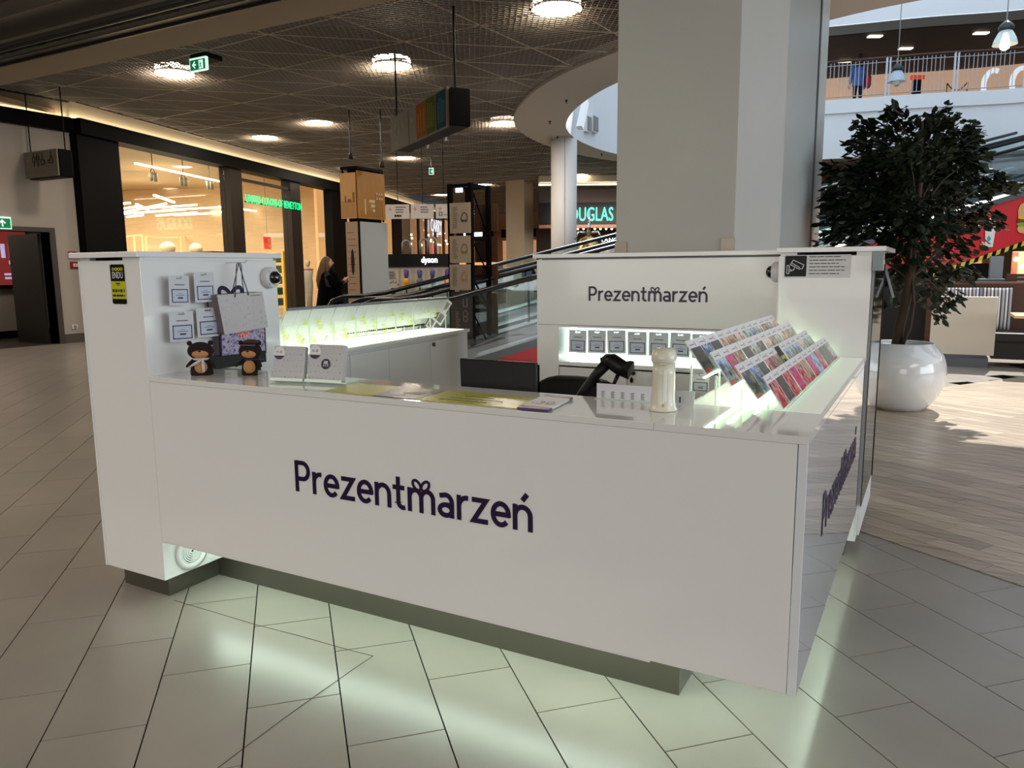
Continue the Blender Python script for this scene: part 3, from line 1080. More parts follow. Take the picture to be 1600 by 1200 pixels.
M_cord = mat('dark_grey_cord', (0.24, 0.26, 0.28), 0.7)
M_bag = photo_mat('embossed_bag_paper', [(0.66, 0.63, 0.63), (0.74, 0.72, 0.72), (0.72, 0.70, 0.70), (0.75, 0.73, 0.73)], 60, rough=0.5)
M_bag2 = photo_mat('purple_flower_print', [(0.16, 0.10, 0.32), (0.55, 0.52, 0.66), (0.75, 0.72, 0.80), (0.55, 0.22, 0.40)], 75, rough=0.4)


def paper_bag(name, label, x_face, px, front, side, gusset, cord=True, hookz=None):
    """four pixel corners (tl, tr, br, bl) on plane X = x_face"""
    P = [onX(a, b, x_face) for a, b in px]
    t = thing(name, label, 'bag', ((P[2] + P[3]) / 2), 'paper bags on the tower side')
    back = [p + Vector((-gusset, 0, 0)) for p in P]
    ins = Vector((-gusset * 0.5, 0.012, 0))
    mb = MB()
    mb.add(P + [p + Vector((-0.001, 0, 0)) for p in P], [(3, 2, 1, 0), (4, 5, 6, 7)])
    mb.build('front', front, t)
    mb = MB()
    mb.add([P[0], P[3], back[3], back[0], P[0] + ins, P[3] + ins], [(0, 1, 5, 4), (4, 5, 2, 3)])
    mb.add([P[1], P[2], back[2], back[1]], [(0, 1, 2, 3)])
    mb.add([P[3], P[2], back[2], back[3]], [(0, 1, 2, 3)])
    mb.add(back, [(0, 1, 2, 3)])
    mb.build('gusset', side, t)
    return t, P


bag, P = paper_bag('paper_bag', 'pale embossed gift bag with dark cord handles hanging on the tower side', -2.885,
                   [(339, 461), (410, 456), (419, 511), (351, 523)], M_bag, mat('bag_side', (0.45, 0.40, 0.42), 0.6), 0.07)
hk = onX(373, 411, -2.90)
for q, (dx, a, b) in enumerate(((0.003, (367, 463), (388, 460)), (-0.05, (361, 462), (381, 460)))):
    pa, pb = onX(a[0], a[1], -2.885 + dx), onX(b[0], b[1], -2.885 + dx)
    h_ = hk + Vector((0, -0.006 + q * 0.012, 0))
    MB().tube([pa + Vector((0.002, 0, -0.004)), pa + (h_ - pa) * 0.5 + Vector((0, -0.002, 0)), h_ + Vector((0, -0.008, -0.006)), h_, h_ + Vector((0, 0.008, -0.006)), pb + (h_ - pb) * 0.5 + Vector((0, 0.002, 0)), pb + Vector((0.002, 0, -0.004))], 0.0024, 6).build('handle', M_cord, bag, smooth=True)
MB().tube([(XT, hk.y, hk.z + 0.003), (-2.87, hk.y + 0.012, hk.z + 0.003), (-2.862, hk.y + 0.014, hk.z + 0.012)], 0.0022, 6).build('hook', mat('hook_wire'), bag)
fb = Fr(P[0], (P[1] - P[0]), (P[0] - P[3]))
mb = MB()
wv = (P[1] - P[0]).length
fb.rect(mb, wv * 0.72, -0.016, wv * 0.94, -0.012, 0.001, 0.0016)
mb.build('print', M_textl, bag)
bag2, P = paper_bag('paper_bag', 'purple flower-printed gift bag standing behind the brown plush bears', -2.925,
                    [(343, 500), (412, 500), (416, 551), (346, 560)], M_bag2, M_ink, 0.05)
fb = Fr(P[3], (P[2] - P[3]), (P[0] - P[3]))
mb = MB()
wv, hv = (P[2] - P[3]).length, (P[0] - P[3]).length
ribbon(mb, fb, [(0.003, 0.003), (wv - 0.003, 0.003), (wv - 0.003, hv), (0.003, hv)], 0.007, 0.0005, 0.0012, closed=True)
mb.build('border', M_ink, bag2)
mb = MB()
mb.add([fb.p(wv * 0.5 + math.cos(t * 0.45) * 0.042, hv * 0.62 + math.sin(t * 0.45) * 0.026, 0.0009) for t in range(14)], [tuple(range(14))])
mb.build('flower', photo_mat('coral_flower_print', [(0.75, 0.2, 0.35), (0.85, 0.5, 0.45), (0.92, 0.72, 0.6)], 90), bag2)
blk = thing('gift_box', 'dark green-black gift box standing under the purple bag', 'box', (-2.93, 2.66, ZC))
box('carton', mat('black_green_card', (0.04, 0.055, 0.055), 0.5), blk, -2.975, -2.905, onX(336, 540, -2.905).y, onX(415, 540, -2.905).y, ZC + 0.001, 1.10, bevel=0.001)


def dome(label, c, n):
    t = thing('security_camera', label, 'camera', c, 'dome security cameras')
    c, n = Vector(c), Vector(n).normalized()
    MB().lathe([(0.050, 0), (0.053, 0.004), (0.053, 0.030), (0.050, 0.040), (0.040, 0.047), (0.033, 0.047)], 28, c, n).build('housing', mat('camera_white', (0.80, 0.80, 0.80), 0.35), t, smooth=True)
    pr = [(0.034, 0.044)] + [(0.034 * math.cos(math.radians(a)), 0.048 + 0.032 * math.sin(math.radians(a))) for a in range(0, 91, 12)]
    d_ = MB().lathe(pr, 24, c, n).build('lens_dome', mat('black_dome', (0.015, 0.015, 0.018), 0.04, coat=1), t, smooth=True)
    u = n.cross(Vector((0, 0, 1))).normalized()
    for k in range(4):
        a = math.radians(45 + 90 * k)
        MB().lathe([(0.0035, 0.0), (0.0035, 0.002)], 8, c + n * 0.044 + (u * math.cos(a) + Vector((0, 0, 1)) * math.sin(a)) * 0.043, n).build('screw', M_grey, t)
    return t


cc = onX(416, 434, XT)
dome('white dome camera on the side of the front left kiosk tower', (XT, cc.y + 0.01, cc.z), (1, 0, 0))
cc = onY(1212, 425, 4.3)
dome('white dome camera on the inner side of the back right tower', (-0.708, 4.22, onY(1203, 425, 4.22).z), (-1, 0, 0))

# ================================================================== ON THE FRONT WORKTOP
M_fur = mat('dark_brown_plush', (0.13, 0.075, 0.055), 0.95, bump=0.6, vscale=400)
M_tan = mat('tan_plush', (0.72, 0.52, 0.33), 0.9, bump=0.4, vscale=300)
M_white_c = mat('white_knit', (0.78, 0.75, 0.76), 0.9)


def bear(label, loc, rz, scarf, w=1.28):
    t = thing('plush_bear', label, 'toy', (0, 0, 0), 'plush bears on the counter')
    s = 0.15
    MB().lathe([(0.001, 0), (0.235 * s, 0.0), (0.25 * s, 0.05 * s), (0.235 * s, 0.22 * s), (0.19 * s, 0.42 * s), (0.13 * s, 0.52 * s), (0.001, 0.55 * s)], 20, (0, 0, 0), (0, 0, 1), 1.0 * w, 0.72).build('body', M_fur, t, smooth=True)
    MB().ball((0, 0, 0.70 * s), 0.285 * s * w, 0.20 * s, 0.265 * s, 20, 12).build('head', M_fur, t, smooth=True)
    for sx in (-1, 1):
        MB().ball((sx * 0.225 * s * w, 0.0, 0.93 * s), 0.075 * s, 0.04 * s, 0.075 * s).build('ear', M_fur, t, smooth=True)
        MB().tube([(sx * 0.19 * s, 0, 0.45 * s), (sx * 0.31 * s, -0.02, 0.34 * s), (sx * 0.38 * s, -0.03, 0.27 * s)], [0.055 * s, 0.05 * s, 0.03 * s], 10).build('arm', M_fur, t, smooth=True)
        MB().ball((sx * 0.14 * s, -0.05 * s, 0.03 * s), 0.10 * s, 0.16 * s, 0.05 * s).build('foot', M_fur, t, smooth=True)
        MB().ball((sx * 0.085 * s, -0.175 * s, 0.80 * s), 0.018 * s, 0.012 * s, 0.018 * s, 8, 6).build('eye', M_black, t, smooth=True)
    mz = MB().ball((0, -0.105 * s, 0.63 * s), 0.19 * s * w, 0.13 * s, 0.14 * s, 18, 10).build('muzzle', M_tan, t, smooth=True)
    mb = MB()
    mb.ball((0, -0.21 * s, 0.70 * s), 0.045 * s, 0.02 * s, 0.028 * s, 10, 6)
    mb.build('nose', M_black, mz, smooth=True)
    MB().tube([(-0.05 * s, -0.215 * s, 0.60 * s), (0, -0.222 * s, 0.59 * s), (0.05 * s, -0.215 * s, 0.60 * s)], 0.007 * s, 6).build('mouth', M_black, mz)
    MB().ball((0, -0.135 * s, 0.24 * s), 0.18 * s, 0.09 * s, 0.20 * s, 18, 10).build('belly', M_tan, t, smooth=True)
    if scarf:
        MB().lathe([(0.17 * s, 0.43 * s), (0.205 * s, 0.45 * s), (0.205 * s, 0.49 * s), (0.16 * s, 0.51 * s)], 20, (0, 0, 0), (0, 0, 1), 1.15, 0.85).build('scarf', M_white_c, t, smooth=True)
        MB().tube([(0.05 * s, -0.2 * s, 0.47 * s), (-0.13 * s, -0.23 * s, 0.36 * s), (-0.30 * s, -0.17 * s, 0.26 * s)], [0.035 * s, 0.04 * s, 0.03 * s], 8).build('scarf_end', M_white_c, t, smooth=True)
        MB().tube([(0.07 * s, -0.21 * s, 0.49 * s), (0.085 * s, -0.25 * s, 0.30 * s), (0.08 * s, -0.24 * s, 0.10 * s)], [0.035 * s, 0.045 * s, 0.035 * s], 8).build('scarf_end', M_white_c, t, smooth=True)
    else:
        MB().tube([(-0.16 * s, -0.10 * s, 0.47 * s), (0, -0.19 * s, 0.45 * s), (0.17 * s, -0.08 * s, 0.46 * s), (0.40 * s, -0.05 * s, 0.45 * s)], 0.018 * s, 8).build('ribbon', mat('purple_ribbon', (0.2, 0.12, 0.4), 0.4), t, smooth=True)
        MB().ball((0.05 * s, -0.02 * s, 0.965 * s), 0.24 * s, 0.15 * s, 0.075 * s).build('cap', mat('brown_cap', (0.22, 0.15, 0.09), 0.8), t, smooth=True)
        MB().tube([(-0.22 * s, -0.12 * s, 0.87 * s), (0, -0.19 * s, 0.88 * s), (0.2 * s, -0.12 * s, 0.87 * s)], 0.028 * s, 8).build('cap_band', mat('mauve_band', (0.33, 0.25, 0.36), 0.6), t, smooth=True)
    t.location = loc
    t.rotation_euler = (0, 0, rz)


b1, b2 = onZ(307, 587, ZC), onZ(385, 587, ZC)
bear('brown plush bear wearing a white scarf, nearest the tower', (b1.x, b1.y + 0.03, ZC + 0.001), 0.75, True)
bear('brown plush bear with brown cap and purple neck ribbon', (b2.x, b2.y + 0.03, ZC + 0.001), 0.45, False, 1.18)
for k, (px, py) in enumerate(((358, 592), (410, 592))):
    c = onZ(px, py, ZC)
    t = thing('acrylic_block', 'small clear printed block on the worktop, %s of the capped bear' % ('left', 'right')[k], 'block', c, 'small clear blocks')
    box('block', M_acryl, t, c.x - 0.025, c.x + 0.018, c.y - 0.0, c.y + 0.03, ZC + 0.001, ZC + 0.035)
    mb = MB()
    for i in range(4):
        for j in range(3):
            mb.box(c.x - 0.022 + i * 0.010, c.x - 0.018 + i * 0.010, c.y - 0.0015, c.y - 0.0003, ZC + 0.006 + j * 0.009, ZC + 0.010 + j * 0.009)
    mb.build('print', M_textl, t)


def gift_box(label, pl_, pr_, ph, badge, seed):
    a, b = onZ(pl_[0], pl_[1], ZC), onZ(pr_[0], pr_[1], ZC)
    a.z = b.z = ZC + 0.012
    u = (b - a).normalized()
    t = thing('gift_box', label, 'box', (a + b) / 2, 'patterned gift boxes')
    nrm = u.cross(Vector((0, 0, 1)))
    v = (Vector((0, 0, 1)) - nrm * 0.22).normalized()
    fr = Fr(a, u, v)
    w = (b - a).length
    mb = MB()
    plate(mb, fr, rrect(w, ph, 0.008), -0.022, 0.0)
    mb.add([fr.p(x, y, -0.022) for x, y in rrect(w, ph, 0.008)], [tuple(range(24))[::-1]])
    mb.build('carton', mat('pale_grey_box', (0.70, 0.70, 0.71), 0.45), t)
    rg = random.Random(seed)
    mb = MB()
    for i in range(8):
        for j in range(6):
            cx, cy = (i + 0.5 + (j % 2) * 0.4) / 8.6 * w, (j + 0.5) / 6 * ph
            r = rg.uniform(0.0016, 0.0034)
            mb.add([fr.p(cx + r * math.cos(q * 1.257 + i), cy + r * math.sin(q * 1.257 + j), 0.0006) for q in range(5)], [tuple(range(5))])
    mb.build('pattern', mat('grey_pattern', (0.50, 0.51, 0.54), 0.5), t)
    mb = MB()
    cx, cy, r = w * 0.17, ph * 0.79, ph * 0.19
    mb.add([fr.p(cx + r * math.cos(q * math.pi / 12), cy + r * math.sin(q * math.pi / 12), 0.0010) for q in range(24)], [tuple(range(24))])
    s_ = mb.build('round_label', M_paper, t)
    mb = MB()
    mb.add([fr.p(cx + r * math.cos(math.radians(q)), cy + r * math.sin(math.radians(q)), 0.0014) for q in range(205, 336, 10)], [tuple(range(14))])
    mb.build('label_band', M_ink, s_)
    text('n.é', fr, cx, cy - 0.0, r * 0.45, M_text, 'label_print', s_, w=r * 1.0, d=0.0014, align='C')
    if badge:
        mb = MB()
        cx, cy, r = w * 0.50, ph * 0.47, ph * 0.145
        mb.add([fr.p(cx + r * math.cos(q * math.pi / 12), cy + r * math.sin(q * math.pi / 12), 0.0016) for q in range(24)], [tuple(range(24))])
        bd = mb.build('badge', M_ink, t)
        mb = MB()
        for st_ in LET['m'][1]:
            ribbon(mb, fr, [(cx + (p[0] - 0.62) * r * 0.75, cy + (p[1] - 0.62) * r * 0.75) for p in st_], r * 0.12, 0.0016, 0.002)
        mb.build('badge_letter', M_paper, bd)
    mb = MB()
    fr.rect(mb, -0.004, -0.006, w + 0.004, -0.001, -0.03, 0.012)
    fr.rect(mb, -0.004, -0.006, w + 0.004, 0.006, 0.012, 0.014)
    mb.build('easel', M_acrylw, t)


gift_box('pale patterned gift box with round label, left of the pair by the bears', (426, 597), (474, 599), 0.138, False, 1)
gift_box('pale patterned gift box with dark purple m badge, right of the pair', (480, 599), (535, 602), 0.148, True, 2)

# promotional desk mat
pm = thing('desk_mat', 'flat yellow and black promotional sheet lying along the front worktop', 'sheet', (-1.6, 2.27, ZC))
xs_ = [onZ(510, 611, ZC).x, onZ(586, 618, ZC).x, onZ(653, 624, ZC).x, onZ(812, 641, ZC).x]
xb_ = [onZ(552, 600, ZC).x, onZ(628, 605, ZC).x, onZ(701, 611, ZC).x, onZ(858, 625, ZC).x]
yb0, yb1 = 2.158, onZ(628, 605, ZC).y
M_mat_b = mat('olive_black_print', (0.20, 0.19, 0.15), 0.3)
M_mat_y = mat('olive_yellow_print', (0.66, 0.66, 0.12), 0.25)
for i in range(3):
    mb = MB()
    z0, z1 = ZC + 0.0004, ZC + 0.0022
    mb.prism([(xs_[i], yb0), (xs_[i + 1], yb0), (xb_[i + 1], yb1), (xb_[i], yb1)], z0, z1)
    mb.build(('yellow_field', 'black_field', 'yellow_field')[i], (M_mat_y, M_mat_b, M_mat_y)[i], pm)
fmt = Fr((0, 0, ZC + 0.0022), (1, 0, 0), (0, 1, 0))
text('PREZENTY', fmt, xs_[1] + 0.045, yb0 + 0.035, 0.028, M_paper, 'lettering', pm, w=0.10, d=0.0008)
mb = MB()
fmt.rect(mb, xs_[1] + 0.075, yb0 + 0.085, xs_[1] + 0.145, yb0 + 0.125, 0.0002, 0.0008)
mb.build('print', mat('olive_pale', (0.5, 0.5, 0.38), 0.5), pm)
mb = MB()
fmt.rect(mb, xs_[2] + 0.12, yb0 + 0.13, xs_[2] + 0.24, yb0 + 0.14, 0.0002, 0.0008)
fmt.rect(mb, xs_[2] + 0.09, yb0 + 0.085, xs_[2] + 0.30, yb0 + 0.089, 0.0002, 0.0008)
fmt.rect(mb, xs_[2] + 0.07, yb0 + 0.045, xs_[2] + 0.26, yb0 + 0.049, 0.0002, 0.0008)
mb.build('print', M_mat_b, pm)
# flyer pad with purple ends
fp_ = thing('flyer_pad', 'pad of white and purple flyers marked 30 on the front worktop', 'flyers', onZ(850, 632, ZC))
q = [onZ(808, 641, ZC), onZ(856, 645, ZC), onZ(895, 625, ZC), onZ(852, 620, ZC)]
for k, (a, b, m_) in enumerate(((0, 0.16, 'purple'), (0.16, 0.86, 'white'), (0.86, 1.0, 'purple'))):
    P = [q[0].lerp(q[3], a), q[1].lerp(q[2], a), q[1].lerp(q[2], b), q[0].lerp(q[3], b)]
    MB().prism([p.xy[:] for p in P], ZC + 0.0025, ZC + 0.010).build('band' if m_ == 'purple' else 'sheets', mat('purple_flyer', (0.30, 0.22, 0.36), 0.4) if m_ == 'purple' else M_paper, fp_)
ft_ = Fr(q[0].lerp(q[3], 0.30) + Vector((0.012, 0, 0.0105 - 0.0)), (q[1] - q[0]).normalized(), (q[3] - q[0]).normalized())
ft_.n = Vector((0, 0, 1))
text('-30', ft_, 0.0, 0.0, 0.055, M_ink, 'lettering', fp_, w=(q[1] - q[0]).length * 0.75, d=0.0008)

# white cordless dispenser / thermal flask
c = Vector((-0.738, 2.345, ZC))
tf = thing('water_dispenser', 'cream white tall flask-shaped bottle with bulged top beside the leaflets', 'bottle', c)
MB().lathe([(0.0445, 0.001), (0.0455, 0.006), (0.041, 0.012), (0.0375, 0.03), (0.036, 0.12), (0.035, 0.155)], 28, c).build('body', mat('cream_plastic', (0.80, 0.79, 0.72), 0.25, coat=0.3), tf, smooth=True)
MB().lathe([(0.036, 0.153), (0.0405, 0.16), (0.0405, 0.172), (0.036, 0.192), (0.028, 0.200), (0.001, 0.203)], 28, c).build('cap', mat('cream_plastic'), tf, smooth=True)
dv = (Vector((0, 0, 0)) - c)
dv.z = 0
dv.normalize()
sv = Vector((-dv.y, dv.x, 0))
MB().obox(c + dv * 0.0355 + sv * 0.004 + Vector((0, 0, 0.085)), sv * 0.0055, dv * 0.003, Vector((0, 0, 0.052))).build('groove', mat('pale_green_inset', (0.86, 0.88, 0.84), 0.3), tf, bevel=0.002)
MB().ball(c + dv * 0.0375 + Vector((0, 0, 0.022)), 0.004, 0.004, 0.006).build('button', mat('cream_dark', (0.62, 0.62, 0.55), 0.4), tf, smooth=True)
MB().tube([c + dv * 0.037 + sv * a + Vector((0, 0, 0.158 - 0.006 * math.cos(a * 60))) for a in (-0.012, -0.006, 0, 0.006, 0.012)], 0.003, 6).build('lip', mat('cream_plastic'), tf)

# low white price strip behind it
pbx = thing('price_sign', 'low white acrylic sign with six columns of tiny print beside the bottle', 'sign', (-0.86, 2.47, ZC))
x0, x1 = -1.015, -0.74
box('panel', mat('bluish_white_sheet', (0.78, 0.79, 0.81), 0.2), pbx, x0, x1, 2.462, 2.466, ZC + 0.001, 1.098, bevel=0.0008)
box('foot', M_acrylw, pbx, x0, x1, 2.44, 2.47, ZC + 0.0005, ZC + 0.0015)
fpb = Fr((x0, 2.462, ZC), (1, 0, 0))
for k in range(7):
    mb = MB()
    xx = 0.018 + k * 0.036
    for i in range(5):
        fpb.rect(mb, xx, 0.006 + i * 0.0048, xx + (0.010 if i % 2 else 0.013), 0.0085 + i * 0.0048, 0.0002, 0.0007)
    mb.build('print', M_textl, pbx)
sc2 = thing('price_sign', 'small white card with upright dark print right of the bottle', 'sign', (-0.70, 2.47, ZC))
box('panel', MATS['bluish_white_sheet'], sc2, -0.733, -0.672, 2.470, 2.474, ZC + 0.001, 1.09)
box('print', M_text, sc2, -0.722, -0.718, 2.4690, 2.4699, ZC + 0.006, ZC + 0.026)
# monitor seen from behind
mo = thing('monitor', 'black monitor seen from behind, tilted on the low desk', 'monitor', (-1.5, 2.66, 0.725))
P = [onY(718, 560, 2.63), onY(837, 567, 2.63), onY(843, 640, 2.63), onY(727, 632, 2.63)]
P[2].y = P[3].y = 2.60
mb = MB()
mb.add(P + [p + Vector((0, 0.022, 0)) for p in P], [(3, 2, 1, 0), (4, 5, 6, 7), (0, 1, 5, 4), (1, 2, 6, 5), (2, 3, 7, 6), (3, 0, 4, 7)])
mb.build('case', M_black, mo, bevel=0.004)
box('stand_neck', M_black, mo, -1.53, -1.47, 2.63, 2.67, 0.735, 1.0)
box('stand_foot', M_black, mo, -1.62, -1.38, 2.58, 2.78, 0.726, 0.736)
box('screen', mat('screen_off', (0.02, 0.02, 0.025), 0.05), mo, P[3].x + 0.01, P[2].x - 0.01, 2.646, 2.653, P[3].z + 0.01, P[0].z - 0.01)
# office chair
ch = thing('office_chair', 'black office chair with rounded backrest behind the front counter', 'chair', (-1.32, 3.05, 0))
a, b = onY(849, 620, 3.0), onY(940, 600, 3.0)
cx = (a.x + b.x) / 2 + 0.02
mb = MB()
pts = [(0.235 * math.copysign(abs(math.cos(t)) ** 0.6, math.cos(t)), 0.80 + 0.235 * math.copysign(abs(math.sin(t)) ** 0.7, math.sin(t))) for t in [i * math.pi / 16 for i in range(32)]]
fr = Fr((cx, 3.0, 0), (1, 0, 0))
mb.add([fr.p(x, z, 0.03 - 0.5 * x * x) for x, z in pts] + [fr.p(x, z, -0.02 - 0.5 * x * x) for x, z in pts], [tuple(range(32)), tuple(range(32, 64))[::-1]] + [(i, 32 + i, 32 + (i + 1) % 32, (i + 1) % 32) for i in range(32)])
mb.build('backrest', mat('black_mesh_fabric', (0.045, 0.055, 0.05), 0.7), ch, bevel=0.01)
MB().lathe([(0.001, 0), (0.22, 0), (0.24, 0.03), (0.22, 0.07), (0.001, 0.08)], 24, (cx, 3.25, 0.46)).build('seat', M_black, ch, smooth=True)
MB().tube([(cx, 3.25, 0.46), (cx, 3.25, 0.10)], 0.025, 10).build('gas_lift', M_blackm, ch)
MB().tube([(cx, 3.02, 0.62), (cx, 3.02, 0.47), (cx, 3.2, 0.45)], 0.02, 8).build('back_support', M_blackm, ch)
for k in range(5):
    a_ = k * 2 * math.pi / 5
    lg_ = MB().bar((cx, 3.25, 0.10), (cx + 0.28 * math.cos(a_), 3.25 + 0.28 * math.sin(a_), 0.07), 0.04, 0.03).build('leg', M_blackm, ch)
    MB().lathe([(0.025, -0.01), (0.025, 0.01)], 12, (cx + 0.28 * math.cos(a_), 3.25 + 0.28 * math.sin(a_), 0.026), (math.sin(a_), -math.cos(a_), 0)).build('castor', M_black, lg_, smooth=True)
# barcode scanner on its stand
scn = thing('barcode_scanner', 'black barcode scanner leaning in a stand behind the worktop', 'scanner', (-1.08, 2.62, 0.725))


def pY(x, y, v=2.60):
    return onY(x, y, v)


mb = MB()
gp = [pY(896, 640), pY(916, 608), pY(932, 585), pY(949, 567)]
mb.tube(gp, [0.024, 0.021, 0.019, 0.022], 12)
mb.build('grip', M_black, scn, smooth=True)
hd = MB()
P0, P1 = pY(944, 558), pY(983, 580)
hd.tube([pY(944, 559), pY(955, 564), pY(970, 574), pY(983, 582)], [0.016, 0.030, 0.031, 0.026], 12)
hd.build('head', M_black, scn, smooth=True)
MB().tube([pY(974, 574), pY(981, 577), pY(986, 579)], [0.024, 0.034, 0.036], 4).build('scan_window', M_blackm, scn)
MB().tube([pY(945, 556), pY(949, 566)], [0.02, 0.024], 6).build('rear_cap', M_blackm, scn)
MB().tube([pY(966, 585), pY(960, 598), pY(955, 606)], [0.008, 0.007, 0.005], 8).build('trigger', M_black, scn, smooth=True)
MB().tube([pY(925, 602), pY(940, 598), pY(958, 602)], [0.009, 0.008, 0.006], 8).build('cradle', M_black, scn, smooth=True)
MB().tube([gp[0], Vector((gp[0].x, 2.66, 0.73))], 0.012, 8).build('stand_stem', M_black, scn)
MB().lathe([(0.06, 0), (0.06, 0.012), (0.02, 0.02)], 18, (gp[0].x, 2.66, 0.7255)).build('stand_foot', M_black, scn, smooth=True)

# ================================================================== COLUMN BEHIND THE KIOSK
xk0, xk1, yk = onY(963, 300, 5.4).x, onY(1150, 300, 5.4).x, 5.4
colm = thing('column', 'massive square light grey column behind the kiosk', 'column', (-1.65, 6.2, 0))
box('shaft', mat('column_plaster', (0.70, 0.695, 0.67), 0.55, var=0.04, vscale=1.2), colm, xk0, xk1, yk, 7.15, 0, 6.4, bevel=0.004)
for x in (xk0, xk1 - 0.085):
    box('corner_guard', mat('beige_metal_guard', (0.60, 0.56, 0.50), 0.35, metal=0.3), colm, x - 0.004, x + 0.085 + 0.004, yk - 0.012, yk, 0.2, 1.688 if x > xk0 else 1.675, bevel=0.002)
wr = thing('column_casing', 'tall grey casing with dark slot and pale trim beside the big column', 'column', (-1.3, 8.2, 0))
box('panel', mat('casing_grey', (0.62, 0.635, 0.62), 0.4), wr, xk1 - 0.35, xk1 - 0.004, 7.151, 8.95, 0, 6.4)
box('slot', M_black, wr, xk1 - 0.3, xk1 - 0.012, 8.95, 9.12, 0, 6.4)
box('trim', mat('casing_trim', (0.70, 0.72, 0.71), 0.35), wr, xk1 - 0.35, xk1 - 0.004, 9.12, 9.68, 0, 6.4)
# ================================================================== CEILINGS
Z = Vector((0, 0, 1))
CEIL = 4.95
M_beige = mat('beige_plaster', (0.64, 0.58, 0.50), 0.8)
M_wallw = mat('warm_white_wall', (0.66, 0.625, 0.585), 0.7)
M_atr = mat('atrium_white_wall', (0.86, 0.88, 0.90), 0.7)
M_soff = mat('white_soffit', (0.72, 0.69, 0.66), 0.7)
struct('ceiling', MB().box(-30, 16, -10, 6.06, 4.48, 4.6), mat('near_ceiling_plaster', (0.80, 0.75, 0.68), 0.9))
cb = struct('trim_1', MB().box(-30, 1.5, 6.06, 6.72, 4.2, 5.2), M_beige)
sh = thing('shutter_rail', 'wide dark grooved shutter guide rail running under the ceiling beam', 'rail', (-8, 5.8, 4.2))
box('channel', mat('dark_rail_metal', (0.34, 0.32, 0.30), 0.4, metal=0.6), sh, -30, 1.5, 5.56, 6.05, 4.16, 4.20)
for y in (5.60, 5.80, 5.98):
    box('flange', mat('rail_edge', (0.30, 0.28, 0.26), 0.4, metal=0.5), sh, -30, 1.5, y, y + 0.03, 4.13, 4.16)
box('brush', mat('bristle_grey', (0.33, 0.31, 0.28), 0.95, var=0.5, vscale=9, stretch=(1, 20, 1)), sh, -30, 1.5, 5.68, 5.76, 4.12, 4.16)
tag(box('shutter_rail', mat('dark_rail_metal'), None, -30, 1.5, 4.95, 5.22, 4.3, 4.36), 'narrow dark rail on the ceiling at the top left corner of the view', 'rail')

# ---- spline of the round opening
CTRL = [(-0.4, 11.9), (-1.6, 12.2), (-3.6, 13.0), (-5.49, 14.16), (-6.9, 15.65), (-7.9, 17.17), (-8.5, 18.65), (-8.84, 20.5), (-8.8, 22.7), (-8.0, 25.0), (-6.0, 26.7), (-3.5, 27.5), (-0.74, 28.0), (1.9, 28.7), (5, 28.6), (8, 26.8), (10, 23), (10.3, 18), (8.3, 14), (4.6, 12.1), (1.8, 11.7)]


def crom(P, k=6):
    out = []
    n = len(P)
    for i in range(n):
        a, b, c, d = (Vector(P[(i + j - 1) % n]) for j in range(4))
        for q in range(k):
            t = q / k
            out.append(0.5 * ((2 * b) + (c - a) * t + (2 * a - 5 * b + 4 * c - d) * t * t + (3 * b - a - 3 * c + d) * t ** 3))
    return out


IN = crom(CTRL)
NI = len(IN)
CEN = sum(IN, Vector((0, 0))) / NI


def outward(k):
    t = (IN[(k + 1) % NI] - IN[k - 1]).normalized()
    n = Vector((t.y, -t.x))
    if n.dot(IN[k] - CEN) < 0:
        n = -n
    return n


OUTN = [outward(k) for k in range(NI)]


def offs(w):
    return [IN[k] + OUTN[k] * (w(k) if callable(w) else w) for k in range(NI)]


def inside(p, poly):
    c = False
    j = len(poly) - 1
    for i in range(len(poly)):
        a, b = poly[i], poly[j]
        if (a[1] > p[1]) != (b[1] > p[1]) and p[0] < (b[0] - a[0]) * (p[1] - a[1]) / (b[1] - a[1]) + a[0]:
            c = not c
        j = i
    return c


def soffw(k):
    f_ = k / 6.0
    return 1.25 if f_ < 5 else (1.25 - 0.09 * (f_ - 5) if f_ < 10 else 0.8)


OUT = offs(soffw)
MIDC = offs(0.7)


def band(mb, A, B, za, zb, rng=None, flip=False):
    idx = rng or range(NI)
    for k in idx:
        j = (k + 1) % NI
        q = [(*A[k], za), (*A[j], za), (*B[j], zb), (*B[k], zb)]
        mb.add(q[::-1] if flip else q, [(0, 1, 2, 3)])
    return mb


mb = MB()
band(mb, IN, OUT, 4.9, 4.9)
band(mb, OUT, OUT, 4.9, 5.1)
struct('ceiling_ring', mb, M_soff, smooth=False)
GAL = [k for k in range(NI) if 10.7 * 6 <= k <= 16.5 * 6]
SOL = [k for k in range(NI) if k not in GAL]
mb = MB()
band(mb, IN, IN, 4.9, 12.5, SOL)
band(mb, IN, offs(0.25), 12.5, 12.5, SOL)
band(mb, IN, IN, 4.9, 6.3, GAL)
band(mb, offs(-0.08), offs(-0.08), 6.3, 6.72, GAL)
band(mb, offs(-0.08), IN, 6.3, 6.3, GAL)
band(mb, IN, IN, 9.0, 12.5, GAL)
struct('wall_atrium', mb, M_atr)
mb = MB()
band(mb, offs(-0.08), offs(9.0), 6.72, 6.72, GAL)
struct('floor_gallery', mb, M_soff)
mb = MB()
band(mb, IN, offs(0.75), 8.98, 8.90, GAL)
struct('ceiling_gallery_ring', mb, mat('gallery_soffit', (0.60, 0.60, 0.58), 0.7))
mb = MB()
band(mb, offs(0.75), offs(9.0), 8.92, 8.92, GAL)
struct('ceiling_gallery', mb, mat('dark_gallery_ceiling', (0.10, 0.09, 0.085), 0.8))
mb = MB()
g0 = offs(0.8)
for i in range(46):
    w = 0.9 + i * 0.13
    A, B = offs(w), offs(w + 0.03)
    band(mb, A, B, 8.88, 8.88, GAL)
